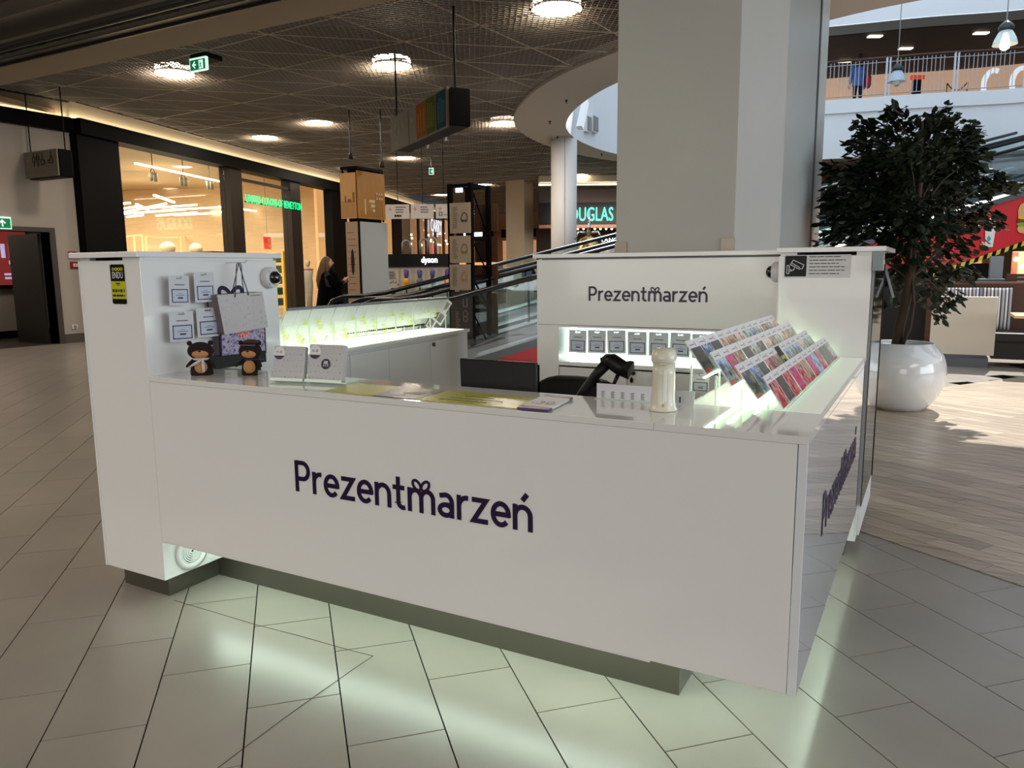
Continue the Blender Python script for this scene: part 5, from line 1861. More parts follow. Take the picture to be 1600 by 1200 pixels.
sbox(MB(), 0, L2, -0.16, -0.14, 0.05, ZG, SF_B, u2, n2).build('glass_pane', M_glass, row2)
for px0, px1, c_ in ((674, 677, (0.85, 0.35, 0.3)), (679, 683, (0.35, 0.35, 0.85))):
    sbox(MB(), S2(px0, 380, -0.6), S2(px1, 380, -0.6), -0.65, -0.6, 0.5, 2.9, SF_B, u2, n2).build('light_column', mat('lit_col_%d' % px0, c_, 0.5, emit=1.0), row2)
rg = random.Random(5)
for k in range(18):
    px, py = rg.uniform(642, 700), rg.uniform(362, 384)
    c = onP(px, py, SF_B - n2 * 0.5, n2)
    MB().ball(c, 0.06, 0.06, 0.06, 8, 6).build('bulb', mat('tiny_bulb', (1, 0.85, 0.6), 0.4, emit=5), row2)
cl = thing('store_lettering', 'white illuminated word CARRY on the distant shop front', 'sign', SF_B + u2 * S2(680, 350) + Z * 3.4)
a, b = onP(671, 361, SF_B, n2), onP(688, 345, SF_B, n2)
text('CARRY', Fr(SF_B + n2 * 0.08, u2), (a - SF_B).dot(u2), a.z, b.z - a.z, mat('white_neon', (0.9, 0.95, 1), 0.4, emit=0.9), 'letters', cl, w=(b - a).dot(u2), d=0.012)

# far end of the hall
struct('wall_far', MB().box(-30, 16, 44, 44.3, 0, 5), mat('far_wall_warm', (0.55, 0.44, 0.33), 0.7))
ff = thing('storefront', 'far lit shop fronts at the end of the hall between the columns', 'storefront', (-22, 43, 0))
for k in range(9):
    x = -28 + k * 3.4
    MB().box(x, x + 2.7, 43.7, 43.9, 0.3, 3.2).build('window', (M_glow, M_glow2)[k % 2], ff)
    MB().box(x, x + 2.7, 43.5, 43.7, 3.4, 3.9).build('fascia', M_blk, ff)
    MB().box(x + 0.6, x + 2.0, 43.44, 43.5, 3.52, 3.78).build('lit_sign', mat('far_lit_sign', (0.9, 0.92, 0.95), 0.4, emit=1.6), ff)

# perfume store with turquoise letters
pu = Vector((cr.x, cr.y, 0)).normalized()
pn = pu.cross(Z)
PD = at(930, 400, 30)
PD.z = 0


def onPD(px, py):
    return onP(px, py, PD, pn)


pf = thing('storefront', 'perfume store with black fascia and turquoise letters behind the round column', 'storefront', PD)
a, b = onPD(842, 352), onPD(1010, 318)
sA, sB = (a - PD).dot(pu), (b - PD).dot(pu)


def pbox(s0, s1, n0, n1, z0, z1):
    return sbox(MB(), s0, s1, n0, n1, z0, z1, PD, pu, pn)


zf0, zf1 = onPD(930, 351).z, onPD(930, 317).z
pbox(sA, sB, -0.4, 0, zf0, zf1 + 0.02).build('fascia', M_black, pf)
pbox(sA, sB, -0.5, 0.02, zf1 + 0.02, 4.45).build('upper_panel', mat('dark_brown_upper', (0.16, 0.11, 0.09), 0.5), pf)
pbox(sA, sB, -0.4, 0.3, 4.72, 4.95).build('cove_panel', M_cove, pf)
pbox(sA, sB, 0.0, 0.06, 4.62, 4.66).build('cove_light', M_covel, pf)
pbox(sA, sB, -3.2, -3.0, 0, zf0).build('back_wall', mat('dark_shop_brown', (0.24, 0.15, 0.12), 0.6), pf)
pbox(sA, sB, -0.5, 0.02, zf0 - 0.12, zf0).build('soffit', mat('copper_soffit', (0.50, 0.32, 0.25), 0.4), pf)
fpd = Fr(PD + pn * 0.01, pu)
M_turq = mat('turquoise_neon', (0.15, 0.85, 0.72), 0.4, emit=1.7, emit_rgb=(0.12, 0.85, 0.70))
a, b = onPD(877, 345), onPD(958, 321)
text('DOUGLAS', fpd, (a - PD).dot(pu), onPD(930, 345).z, (onPD(930, 322).z - onPD(930, 344).z), M_turq, 'letters', pf, w=(b - a).dot(pu), d=0.06)
a, b = onPD(940, 378), onPD(985, 371)
text('LANCÔME', fpd, (a - PD).dot(pu), a.z, b.z - a.z, mat('white_neon'), 'letters', pf, w=(b - a).dot(pu), d=0.03)
a, b = onPD(937, 400), onPD(1000, 381)
pbox((a - PD).dot(pu), (b - PD).dot(pu), -0.2, -0.1, 0.3, b.z).build('poster', photo_mat('pink_poster', [(0.75, 0.55, 0.5), (0.9, 0.8, 0.78), (0.55, 0.6, 0.75), (0.85, 0.6, 0.55)], 2.2), pf)
area(PD + pn * 1.2 + Z * 3.4, (pn.x * -1, pn.y * -1, -0.6), 3, 1, 60, WARM)
for k in range(7):
    c = onPD(905 + k * 9, 356)
    MB().ball(c - pn * 0.6, 0.05, 0.05, 0.05, 8, 6).build('spot', mat('tiny_bulb'), pf)
# brass lantern on a chrome hook in front of it
c = at(919, 392, 20)
ln_ = thing('lantern', 'shiny brass bell-shaped vessel with chrome clamps in front of the perfume store', 'lantern', (c.x, c.y, 0))
MB().lathe([(0.30, 0), (0.31, 0.4), (0.29, 0.72), (0.22, 0.86), (0.10, 0.92), (0.02, 0.98)], 24, (c.x, c.y, 1.35)).build('bell', mat('brass', (0.80, 0.66, 0.40), 0.2, metal=0.9), ln_, smooth=True)
MB().tube([(c.x, c.y, 2.33), (c.x + 0.02, c.y, 2.55), (c.x + 0.03, c.y, 2.95)], [0.06, 0.035, 0.02], 10).build('stem', mat('chrome', (0.8, 0.82, 0.85), 0.12, metal=1.0), ln_, smooth=True)
for s in (-1, 1):
    MB().tube([(c.x + pu.x * 0.05 * s, c.y + pu.y * 0.05 * s, 2.38), (c.x + pu.x * 0.25 * s, c.y + pu.y * 0.25 * s, 2.40), (c.x + pu.x * 0.36 * s, c.y + pu.y * 0.36 * s, 2.20)], 0.03, 8).build('clamp', mat('chrome'), ln_, smooth=True)
MB().lathe([(0.2, 0), (0.2, 1.35)], 16, (c.x, c.y, 0)).build('pedestal', M_blackm, ln_)

# ================================================================== COLUMNS
rcx = thing('column', 'round white column under the white ceiling ring', 'column', (-9.0, 19.4, 0))
MB().lathe([(0.35, 0), (0.35, 4.9)], 32, (-9.0, 19.4, 0)).build('shaft', mat('white_column', (0.80, 0.79, 0.78), 0.5), rcx, smooth=True)
box('seam', M_grey, rcx, -8.835, -8.825, 19.085, 19.095, 0, 4.9)
sqc = thing('column', 'square beige column farther away left of the round white one', 'column', (-15.1, 28.2, 0))
box('shaft', mat('beige_column', (0.68, 0.62, 0.54), 0.6), sqc, -15.49, -14.65, 27.81, 28.6, 0, 4.96)
# ================================================================== HANGING SIGNS
M_signp = mat('sign_panel_cream', (0.47, 0.445, 0.40), 0.8, spec=0.08)
M_signk = mat('sign_black_frame', (0.025, 0.023, 0.02), 0.5, spec=0.08)
M_pinkx = mat('faded_red_print', (0.72, 0.45, 0.40), 0.6)


def cross_arrow(fr, cx, cy, s, parent):
    mb = MB()
    ribbon(mb, fr, [(cx - s, cy), (cx + s, cy)], s * 0.5, 0.003, 0.006)
    ribbon(mb, fr, [(cx, cy - s * 1.3), (cx, cy + s * 1.3)], s * 0.5, 0.003, 0.0065)
    return mb.build('arrow', M_pinkx, parent)


# toilet sign, along X at y 9.1
ts = thing('hanging_sign', 'small hanging sign with toilet pictograms near the left wall', 'sign', (-15.4, 9.2, 3.3), 'signs hung from the ceiling')
x0, x1, z0, z1 = -15.95, -14.86, 3.32, 3.82
box('frame', M_signk, ts, x0 + 0.05, x1 + 0.02, 9.12, 9.38, z0 - 0.02, z1, bevel=0.02)
box('panel', M_signp, ts, x0, x1 - 0.01, 9.09, 9.12, z0, z1, bevel=0.003)
box('panel', M_signk, ts, x0 + 0.1, x1, 9.38, 9.40, z0, z1)
ftl = Fr((x0, 9.09, z0), (1, 0, 0))
W_s, H_s = x1 - x0, z1 - z0
cross_arrow(ftl, W_s * 0.12, H_s * 0.66, 0.04, ts)


def picto(fr, cx, cy, s, kind, parent, m=M_black):
    mb = MB()

    def rib(pts, w=0.09):
        ribbon(mb, fr, [(cx + a * s, cy + b * s) for a, b in pts], w * s, 0.002, 0.005)

    def dot(a, b, r):
        mb.add([fr.p(cx + a * s + r * s * math.cos(q * 0.7854), cy + b * s + r * s * math.sin(q * 0.7854), 0.005) for q in range(8)], [tuple(range(8))])
    dot(0, 0.92, 0.09)
    if kind == 'woman':
        rib([(0, 0.78), (-0.18, 0.62), (-0.18, 0.42), (-0.05, 0.25), (-0.02, 0.0), (0.02, 0.0), (0.05, 0.25), (0.18, 0.42), (0.18, 0.62), (0, 0.78)])
    elif kind == 'man':
        rib([(-0.20, 0.40), (-0.20, 0.76), (0.20, 0.76), (0.20, 0.40)])
        rib([(-0.12, 0.7), (-0.09, 0.0), (0.09, 0.0), (0.12, 0.7)])
    elif kind == 'wheel':
        rib([(0, 0.8), (0, 0.42), (0.22, 0.38), (0.34, 0.1), (0.42, 0.12)])
        rib(arc(0, 0.26, 0.26, 0.26, 120, 400, 14))
    elif kind == 'baby':
        rib([(0.0, 0.78), (0.16, 0.5), (0.22, 0.2), (0.10, 0.02)])
        rib([(0, 0.7), (-0.10, 0.52), (-0.05, 0.4)])
        rib([(-0.5, 0.30), (-0.08, 0.34)], 0.12)
        rib([(-0.5, 0.12), (-0.08, 0.14)], 0.10)
    mb.build('pictogram', m, parent)


for k, (a, kind) in enumerate(((0.30, 'woman'), (0.42, 'man'), (0.56, 'wheel'), (0.82, 'baby'))):
    picto(ftl, W_s * a, H_s * 0.45, H_s * 0.46, kind, ts)
text('Toalety', ftl, W_s * 0.30, H_s * 0.16, H_s * 0.12, M_textl, 'lettering', ts, w=W_s * 0.30, d=0.004)
for (px, py) in ((39, 147), (97, 137)):
    c = onZ(px, py, CEIL)
    MB().tube([(c.x, 9.22, CEIL + 0.05), (c.x, 9.22, z1 - 0.02)], 0.013, 6).build('rod', M_black, ts)

# long direction sign
Pa, Pb = Vector((-8.06, 10.57, 0)), Vector((-5.93, 9.07, 0))
du = (Pb - Pa).normalized()
dn = du.cross(Z)
ps = thing('hanging_sign', 'long hanging parking sign with orange, green and teal panels on two rods', 'sign', (Pa + Pb) / 2 + Z * 3.4, 'signs hung from the ceiling')
LP = (Pb - Pa).length
fps = Fr(Pa + Z * 3.40, du)
HP = 0.53
MB().obox((Pa + Pb) / 2 - dn * 0.17 + Z * 3.66 + du * 0.06, du * (LP / 2 - 0.02), dn * 0.14, Z * 0.25).build('frame', M_signk, ps, bevel=0.01)
mb = MB()
fps.rect(mb, 0, 0, LP * 0.355, HP, -0.03, 0)
mb.build('panel', M_signp, ps)
mb = MB()
fps.rect(mb, LP * 0.37, 0, LP * 0.985, HP, -0.03, 0)
pnl = mb.build('panel', M_signp, ps)
for k, (a, b, c_, nm) in enumerate(((0.50, 0.655, (0.52, 0.30, 0.10), 'orange_field'), (0.665, 0.81, (0.30, 0.31, 0.10), 'green_field'), (0.82, 0.965, (0.13, 0.25, 0.29), 'teal_field'))):
    mb = MB()
    fps.rect(mb, LP * a, 0.02, LP * b, HP - 0.02, 0, 0.003)
    fld = mb.build(nm, mat(nm, c_, 0.85, spec=0.05), pnl)
    mb = MB()
    rg = random.Random(k)
    for col in range(3 + k):
        cx = LP * (a + (b - a) * (0.22 + 0.6 * col / (2.0 + k)))
        y = 0.10
        top = HP - rg.uniform(0.08, 0.16)
        while y < top:
            l = rg.uniform(0.015, 0.035)
            fps.rect(mb, cx - 0.018, y, cx + 0.018, y + 0.014, 0.003, 0.0045)
            y += 0.024
    mb.build('print', mat('pale_print_%d' % k, tuple(min(1, v + 0.16) for v in c_), 0.8, spec=0.05), pnl)
mb = MB()
cx, cy, s = LP * 0.16, HP * 0.60, 0.10
ribbon(mb, fps, [(cx - s * 1.1, cy - s * 0.6), (cx - s * 1.15, cy), (cx - s * 0.7, cy + s * 0.2), (cx - s * 0.45, cy + s * 0.85), (cx + s * 0.55, cy + s * 0.85), (cx + s * 0.8, cy + s * 0.2), (cx + s * 1.1, cy), (cx + s * 1.1, cy - s * 0.55)], 0.022, 0, 0.004)
for s2 in (-0.65, 0.65):
    ribbon(mb, fps, arc(cx + s2 * s, cy - s * 0.62, s * 0.3, s * 0.3, 0, 360, 12)[:-1], 0.02, 0, 0.0045, closed=True)
ribbon(mb, fps, [(cx - s * 0.35, cy - s * 0.62), (cx + s * 0.35, cy - s * 0.62)], 0.02, 0, 0.004)
mb.build('car_pictogram', M_blackm, ps)
text('Parking', fps, LP * 0.245, HP * 0.52, 0.055, mat('grey_brown_print', (0.44, 0.41, 0.36), 0.6), 'lettering', ps, w=LP * 0.10, d=0.004)
bars(fps, LP * 0.10, HP * 0.24, LP * 0.09, 4, 0.028, 0.016, MATS['grey_brown_print'], 'print', ps, d=0.004)
cross_arrow(fps, LP * 0.03, HP * 0.62, 0.028, ps)
cross_arrow(fps, LP * 0.42, HP * 0.62, 0.03, ps)
for (a, off) in ((0.02, 0.10), (0.985, 0.12)):
    c = Pa + du * (LP * a) - dn * off
    MB().tube([c + Z * (CEIL + 0.05), c + Z * 3.86], 0.016, 6).build('rod', M_black, ps)
for a in (0.35, 0.65):
    c = Pa + du * (LP * a) - dn * 0.3
    MB().tube([c + Z * 3.42, c + Z * 3.36], 0.03, 8).build('bracket', M_grey, ps)

# sign row between post and truss
c0, c1 = at(603, 342, 17), at(706, 343, 17)
u3 = (c1 - c0)
u3.z = 0
u3.normalize()
f3 = Fr(c0, u3)
for k, (a, b) in enumerate(((603, 641), (642, 679), (681, 706))):
    x0, x1 = (at(a, 330, 17) - c0).dot(u3), (at(b, 330, 17) - c0).dot(u3)
    t = thing('hanging_sign', 'pale direction sign in the row of three beside the wooden signpost, %s' % ('left', 'middle', 'right')[k], 'sign', f3.p((x0 + x1) / 2, 0), 'row of three pale hanging signs')
    mb = MB()
    f3.rect(mb, x0, 0, x1 - 0.02, 0.31, -0.05, 0)
    mb.build('panel', mat('sign_pale', (0.76, 0.72, 0.69), 0.5), t)
    cross_arrow(f3, x0 + 0.10, 0.21, 0.035, t)
    if k < 2:
        bars(f3, x0 + 0.22, 0.26, (x1 - x0) - 0.30, 3, 0.055, 0.02, M_text, 'print', t, d=0.004, seed=k)
        if k == 0:
            bars(f3, x0 + 0.19, 0.085, 0.24, 1, 0.05, 0.045, M_black, 'print', t, d=0.004)
    else:
        mb = MB()
        ribbon(mb, f3, [(x0 + 0.08, 0.06), (x0 + 0.08, 0.13), (x0 + 0.14, 0.13), (x0 + 0.14, 0.06)], 0.015, 0, 0.004, closed=True)
        mb.build('pictogram', M_blackm, t)
        bars(f3, x0 + 0.18, 0.09, 0.14, 1, 0.05, 0.02, M_textl, 'print', t, d=0.004)
    MB().tube([f3.p((x0 + x1) / 2, 0.31, -0.03), f3.p((x0 + x1) / 2, 0.31, -0.03) + Z * (CEIL - c0.z - 0.31)], 0.008, 5).build('rod', M_blackm, t)

# ================================================================== WOODEN SIGNPOST
C1 = at(563, 417, 17)
x_, y_ = C1.x, C1.y
dr_ = thing('signpost', 'tall signpost with a wooden perforated box on top of white panels', 'signpost', (x_ - 0.2, y_ + 0.4, 0))
box('core', M_signk, dr_, x_ - 0.30, x_ - 0.04, y_ + 0.04, y_ + 0.86, 0, 3.72)
box('side_panel', mat('light_grey_panel', (0.66, 0.67, 0.67), 0.4), dr_, x_, x_ + 0.02, y_ + 0.03, y_ + 0.98, 0.05, 2.53)
fpn = box('front_panel', mat('printed_map_panel', (0.60, 0.50, 0.42), 0.5), dr_, x_ - 0.36, x_ - 0.01, y_ - 0.02, y_, 0.05, 2.53)
ff_ = Fr((x_ - 0.36, y_ - 0.02, 0), (1, 0, 0))
bars(ff_, 0.04, 2.3, 0.27, 16, 0.14, 0.015, mat('map_red', (0.55, 0.25, 0.2), 0.6), 'print', fpn, d=0.004, seed=4)
mb = MB()
mb.add([ff_.p(0.17 + 0.05 * math.cos(q * 0.7854), 1.65 + 0.30 * math.sin(q * 0.7854), 0.004) for q in range(8)], [tuple(range(8))])
mb.build('dark_shape', M_blackm, fpn)
MB().box(x_ - 0.01, x_ + 0.012, y_ - 0.022, y_ + 0.025, 0.05, 2.53).build('corner_trim', M_signk, dr_)
M_ply = mat('ochre_plywood', (0.66, 0.46, 0.20), 0.5, var=0.10, vscale=4, stretch=(3, 3, 0.6))
M_ply2 = mat('light_plywood', (0.76, 0.57, 0.36), 0.5, var=0.10, vscale=4, stretch=(3, 3, 0.6))
b1_ = box('box_side', M_ply, dr_, x_ - 0.01, x_ + 0.02, y_ - 0.01, y_ + 0.93, 2.60, 3.62)
b2_ = box('box_front', M_ply2, dr_, x_ - 0.46, x_ - 0.03, y_ - 0.03, y_ - 0.01, 2.60, 3.58)
mb = MB()
for (a, b, c, d) in ((x_ - 0.45, x_ + 0.0, y_ - 0.02, y_ + 0.01), (x_ - 0.45, x_ + 0.0, y_ + 0.88, y_ + 0.91), (x_ - 0.45, x_ - 0.42, y_, y_ + 0.9), (x_ - 0.03, x_, y_, y_ + 0.9)):
    mb.box(a, b, c, d, 3.66, 3.72)
for (a, b) in ((x_ - 0.43, y_), (x_ - 0.03, y_), (x_ - 0.03, y_ + 0.88)):
    mb.box(a, a + 0.03, b, b + 0.03, 2.55, 3.70)
mb.build('box_frame', M_signk, dr_)
fb1 = Fr((x_ + 0.02, y_, 2.6), (0, 1, 0))
mb = MB()
for i in range(11):
    for j in range(12):
        if i > 6 or j < 3:
            fb1.rect(mb, 0.08 + i * 0.073, 0.05 + j * 0.045, 0.10 + i * 0.073, 0.075 + j * 0.045, 0, 0.003)
mb.build('perforation', mat('drilled_dark', (0.38, 0.27, 0.12), 0.7), b1_, kind='stuff')
mb = MB()
fb1.rect(mb, 0.20, 0.10, 0.24, 0.42, 0, 0.005)
for i in range(3):
    fb1.rect(mb, 0.36 + i * 0.06, 0.36 - i * 0.10, 0.56, 0.42 - i * 0.10, 0, 0.005)
for i in range(3):
    for j in range(2):
        fb1.rect(mb, 0.62 + i * 0.09, 0.44 + j * 0.10, 0.66 + i * 0.09, 0.49 + j * 0.10, 0, 0.005)
mb.build('pale_inlay', mat('pale_wood_inlay', (0.80, 0.72, 0.58), 0.5), b1_)
fb2 = Fr((x_ - 0.46, y_ - 0.03, 2.6), (1, 0, 0))
mb = MB()
for j in range(13):
    fb2.rect(mb, 0.02, 0.03 + j * 0.028, 0.41, 0.040 + j * 0.028, 0, 0.003)
for (a, b, h) in ((0.12, 0.16, 0.5), (0.20, 0.30, 0.42), (0.34, 0.40, 0.56)):
    fb2.rect(mb, a, 0.35, b, h, 0, 0.003)
mb.build('engraving', mat('engraved_brown', (0.50, 0.33, 0.18), 0.6), b2_)

# ================================================================== BLACK TRUSS TOTEM
tx, ty = -6.70, 10.86
tt = thing('truss_totem', 'black steel truss totem carrying pale car-parking panels and brown boards', 'totem', (tx - 0.2, ty + 0.3, 0))
TH = 2.86
tw_, td_ = 0.40, 0.55
posts = [(tx, ty), (tx - tw_, ty), (tx, ty + td_), (tx - tw_, ty + td_)]
for (a, b) in posts:
    box('post', M_signk, tt, a - 0.035, a + 0.035, b - 0.035, b + 0.035, 0.04, TH)
for zz in (0.14, 0.78, 1.36, 1.98, 2.83):
    mb = MB()
    mb.bar((tx, ty, zz), (tx, ty + td_, zz), 0.045)
    mb.bar((tx - tw_, ty, zz), (tx - tw_, ty + td_, zz), 0.045)
    mb.bar((tx - tw_, ty, zz), (tx, ty, zz), 0.045)
    mb.bar((tx - tw_, ty + td_, zz), (tx, ty + td_, zz), 0.045)
    mb.build('crossbar', M_signk, tt)
for za, zb in ((0.14, 0.78), (0.78, 1.36), (1.36, 1.98), (1.98, 2.83)):
    MB().tube([(tx, ty, zb), (tx, ty + td_, za)], 0.014, 6).build('brace', M_signk, tt)
box('base_plate', M_signk, tt, tx - tw_ - 0.12, tx + 0.1, ty - 0.12, ty + td_ + 0.15, 0, 0.04)


def tY(px, py):
    return onY(px, py, ty - 0.06)


for k, (y0, y1, c_) in enumerate(((365, 315, (0.20, 0.22, 0.24)), (411, 367, (0.45, 0.42, 0.22)), (453, 412, (0.70, 0.48, 0.28)))):
    a, b = tY(704, y0), tY(735, y1)
    pn_ = box('sign_panel', mat('totem_panel', (0.66, 0.59, 0.51), 0.5), tt, a.x, b.x, ty - 0.075, ty - 0.055, a.z, b.z - 0.01)
    f = Fr((a.x, ty - 0.075, a.z), (1, 0, 0))
    w, h = b.x - a.x, b.z - a.z
    bars(f, w * 0.14, h * 0.85, w * 0.28, 12, h * 0.06, h * 0.02, M_textl, 'print', pn_, d=0.003, seed=k + 10)
    mb = MB()
    cx, cy, s = w * 0.72, h * 0.50, w * 0.14
    ribbon(mb, f, [(cx - s, cy - s * 0.9), (cx - s * 1.2, cy - s * 0.2), (cx - s * 0.9, cy + s * 0.3), (cx - s * 0.8, cy + s * 0.9), (cx - s * 0.2, cy + s * 1.5), (cx + s * 0.7, cy + s * 1.1), (cx + s * 1.0, cy + s * 0.2), (cx + s * 0.9, cy - s * 0.7), (cx - s, cy - s * 0.9)], s * 0.25, 0, 0.004)
    for s2 in (-0.6, 0.55):
        ribbon(mb, f, arc(cx + s2 * s, cy - s * 0.95, s * 0.3, s * 0.3, 0, 360, 10)[:-1], s * 0.2, 0, 0.0045, closed=True)
    mb.build('car_pictogram', mat('picto_%d' % k, c_, 0.5), pn_)
a, b = tY(707, 556), tY(738, 456)
pn_ = box('brown_panel', mat('dark_brown_board', (0.22, 0.15, 0.13), 0.5), tt, a.x, b.x, ty - 0.075, ty - 0.055, 0.25, b.z)
f = Fr((a.x, ty - 0.075, 0.25), (1, 0, 0))
w, h = b.x - a.x, b.z - 0.25
M_pc = mat('pale_brown_print', (0.62, 0.52, 0.48), 0.5)
bars(f, w * 0.22, h * 0.62, w * 0.22, 12, h * 0.030, h * 0.012, M_pc, 'print', pn_, d=0.003, seed=31)
mb = MB()
cx = w * 0.68
ribbon(mb, f, [(cx - w * 0.09, h * 0.72), (cx - w * 0.09, h * 0.88), (cx - w * 0.03, h * 0.93), (cx, h * 0.98), (cx + w * 0.03, h * 0.93), (cx + w * 0.09, h * 0.88), (cx + w * 0.09, h * 0.72)], w * 0.03, 0, 0.003, closed=True)
ribbon(mb, f, arc(cx, h * 0.58, w * 0.10, h * 0.06, 0, 360, 12)[:-1], w * 0.03, 0, 0.003, closed=True)
ribbon(mb, f, arc(cx, h * 0.48, w * 0.10, h * 0.05, 0, 360, 12)[:-1], w * 0.03, 0, 0.003, closed=True)
ribbon(mb, f, arc(cx, h * 0.22, w * 0.08, h * 0.08, 0, 360, 12)[:-1], w * 0.03, 0, 0.003, closed=True)
mb.build('pictogram', M_pc, pn_)
for k, (y0, y1) in enumerate(((362, 318), (410, 369), (452, 414), (540, 458))):
    a, b = onY(744, y0, ty + td_ + 0.07), onY(776, y1, ty + td_ + 0.07)
    box('back_board', mat('umber_board', (0.30, 0.19, 0.10), 0.55, var=0.2, vscale=5), tt, a.x - 0.02, b.x + 0.02, ty + td_ + 0.06, ty + td_ + 0.08, a.z, b.z)
box('floodlight', mat('white_neon'), tt, tx - 0.28, tx - 0.16, ty - 0.02, ty + 0.02, 2.72, 2.79)

# ================================================================== BLACK BOOTH WITH APPLIANCE POSTERS
DB = 20.0
c0, c1 = at(600, 440, DB), at(712, 440, DB)
ub = (c1 - c0)
ub.z = 0
ub.normalize()
O_ = Vector((c0.x, c0.y, 0))
fbk = Fr(O_, ub)
LB = (c1 - c0).length
bo = thing('booth', 'booth with black fascia, white word dyson and posters of vacuum cleaners', 'booth', O_ + ub * LB / 2)
nb = fbk.n
z0, z1 = at(655, 417, DB).z, at(655, 397, DB).z
mb = MB()
fbk.rect(mb, 0, z0, LB, z1, -1.6, 0)
mb.build('fascia', M_black, bo)
mb = MB()
fbk.rect(mb, 0, 0, LB, z0, -1.5, -0.08)
wl = mb.build('wall', mat('booth_cream', (0.72, 0.67, 0.62), 0.5), bo)
M_glowt = mat('white_glow_text', (1, 1, 1), 0.4, emit=3.0)
xa = (at(659, 410, DB) - O_).dot(ub)
xb = (at(684, 410, DB) - O_).dot(ub)
text('dyson', fbk, xa, z0 + 0.11, 0.155, M_glowt, 'letters', bo, w=xb - xa, d=0.012, bold=0.012)
pc = [('purple', (0.30, 0.22, 0.50), (0.80, 0.58, 0.15)), ('grey', (0.28, 0.26, 0.48), (0.35, 0.36, 0.38)), ('dark', (0.26, 0.25, 0.45), (0.20, 0.21, 0.24)), ('orange', (0.35, 0.22, 0.45), (0.88, 0.48, 0.12))]
for k, px in enumerate((636, 657, 677, 700)):
    x = (at(px, 440, DB) - O_).dot(ub)
    mb = MB()
    fbk.rect(mb, x - 0.15, 0.3, x + 0.10, z0 - 0.03, -0.08, -0.06)
    pp = mb.build('poster', mat('poster_cream', (0.78, 0.73, 0.68), 0.5), bo)
    MB().lathe([(0.04, 0), (0.06, 0.10), (0.06, 0.2), (0.03, 0.24)], 12, fbk.p(x - 0.02, z0 - 0.30, -0.02)).build('motor', mat('vac_' + pc[k][0], pc[k][1], 0.3), pp, smooth=True)
    MB().lathe([(0.05, 0), (0.085, 0.06), (0.085, 0.14), (0.04, 0.2)], 12, fbk.p(x - 0.02, z0 - 0.48, -0.02)).build('dust_bin', mat('vac2_' + pc[k][0], pc[k][2], 0.3), pp, smooth=True)
    MB().tube([fbk.p(x - 0.02, z0 - 0.48, -0.02), fbk.p(x - 0.04, z0 - 1.2, -0.02)], 0.022, 8).build('wand', M_blackm, pp)
x = (at(612, 440, DB) - O_).dot(ub)
mb = MB()
fbk.rect(mb, x - 0.12, 0.3, x + 0.18, z0 - 0.03, -0.08, -0.06)
pp = mb.build('poster', MATS['poster_cream'], bo)
bars(fbk, x - 0.08, z0 - 0.12, 0.22, 3, 0.07, 0.02, M_textl, 'print', pp, d=-0.05)
for k in range(5):
    a_ = math.radians(30 + k * 30)
    MB().ball(fbk.p(x + 0.03 + 0.14 * math.cos(a_), z0 - 0.52 + 0.14 * math.sin(a_), -0.05), 0.02, 0.02, 0.02, 8, 6).build('accessory', M_textl, pp)
MB().lathe([(0.085, 0), (0.085, 0.03), (0.04, 0.03), (0.03, 0.0)], 18, fbk.p(x + 0.02, z0 - 0.62, -0.06), nb).build('wheel', M_black, pp, smooth=True)
# grey arches on top of the booth
for k, (px, h) in enumerate(((633, 0.36), (661, 0.40), (674, 0.44))):
    x = (at(px, 397, DB) - O_).dot(ub)
    t = thing('arch', 'grey tubular arch standing on the black booth, %s of three' % ('left', 'middle', 'right')[k], 'arch', fbk.p(x, z1), 'grey arches on the booth')
    MB().tube([fbk.p(x - 0.10, z1, -0.4)] + [fbk.p(x + 0.10 * math.cos(math.radians(q)), z1 + h - 0.10 + 0.10 * math.sin(math.radians(q)), -0.4) for q in range(180, -1, -20)] + [fbk.p(x + 0.10, z1, -0.4)], 0.028, 8).build('tube', mat('steel_blue_grey', (0.48, 0.47, 0.48), 0.4), t, smooth=True)

# ================================================================== MOVING WALKWAYS
TD = Vector((math.cos(math.radians(55)), math.sin(math.radians(55)), 0))
TNV = Vector((-TD.y, TD.x, 0))
TL0 = at(838, 432, 12.0)
TL0z = TL0.z
TL0 = Vector((TL0.x, TL0.y, 0))
SLP = 0.22
T0, T1 = -1.62, 17.5


def wk(t, w, dz=0.0):
    return TL0 + TD * t + TNV * w + Z * (TL0z + SLP * max(t, T0) + dz)


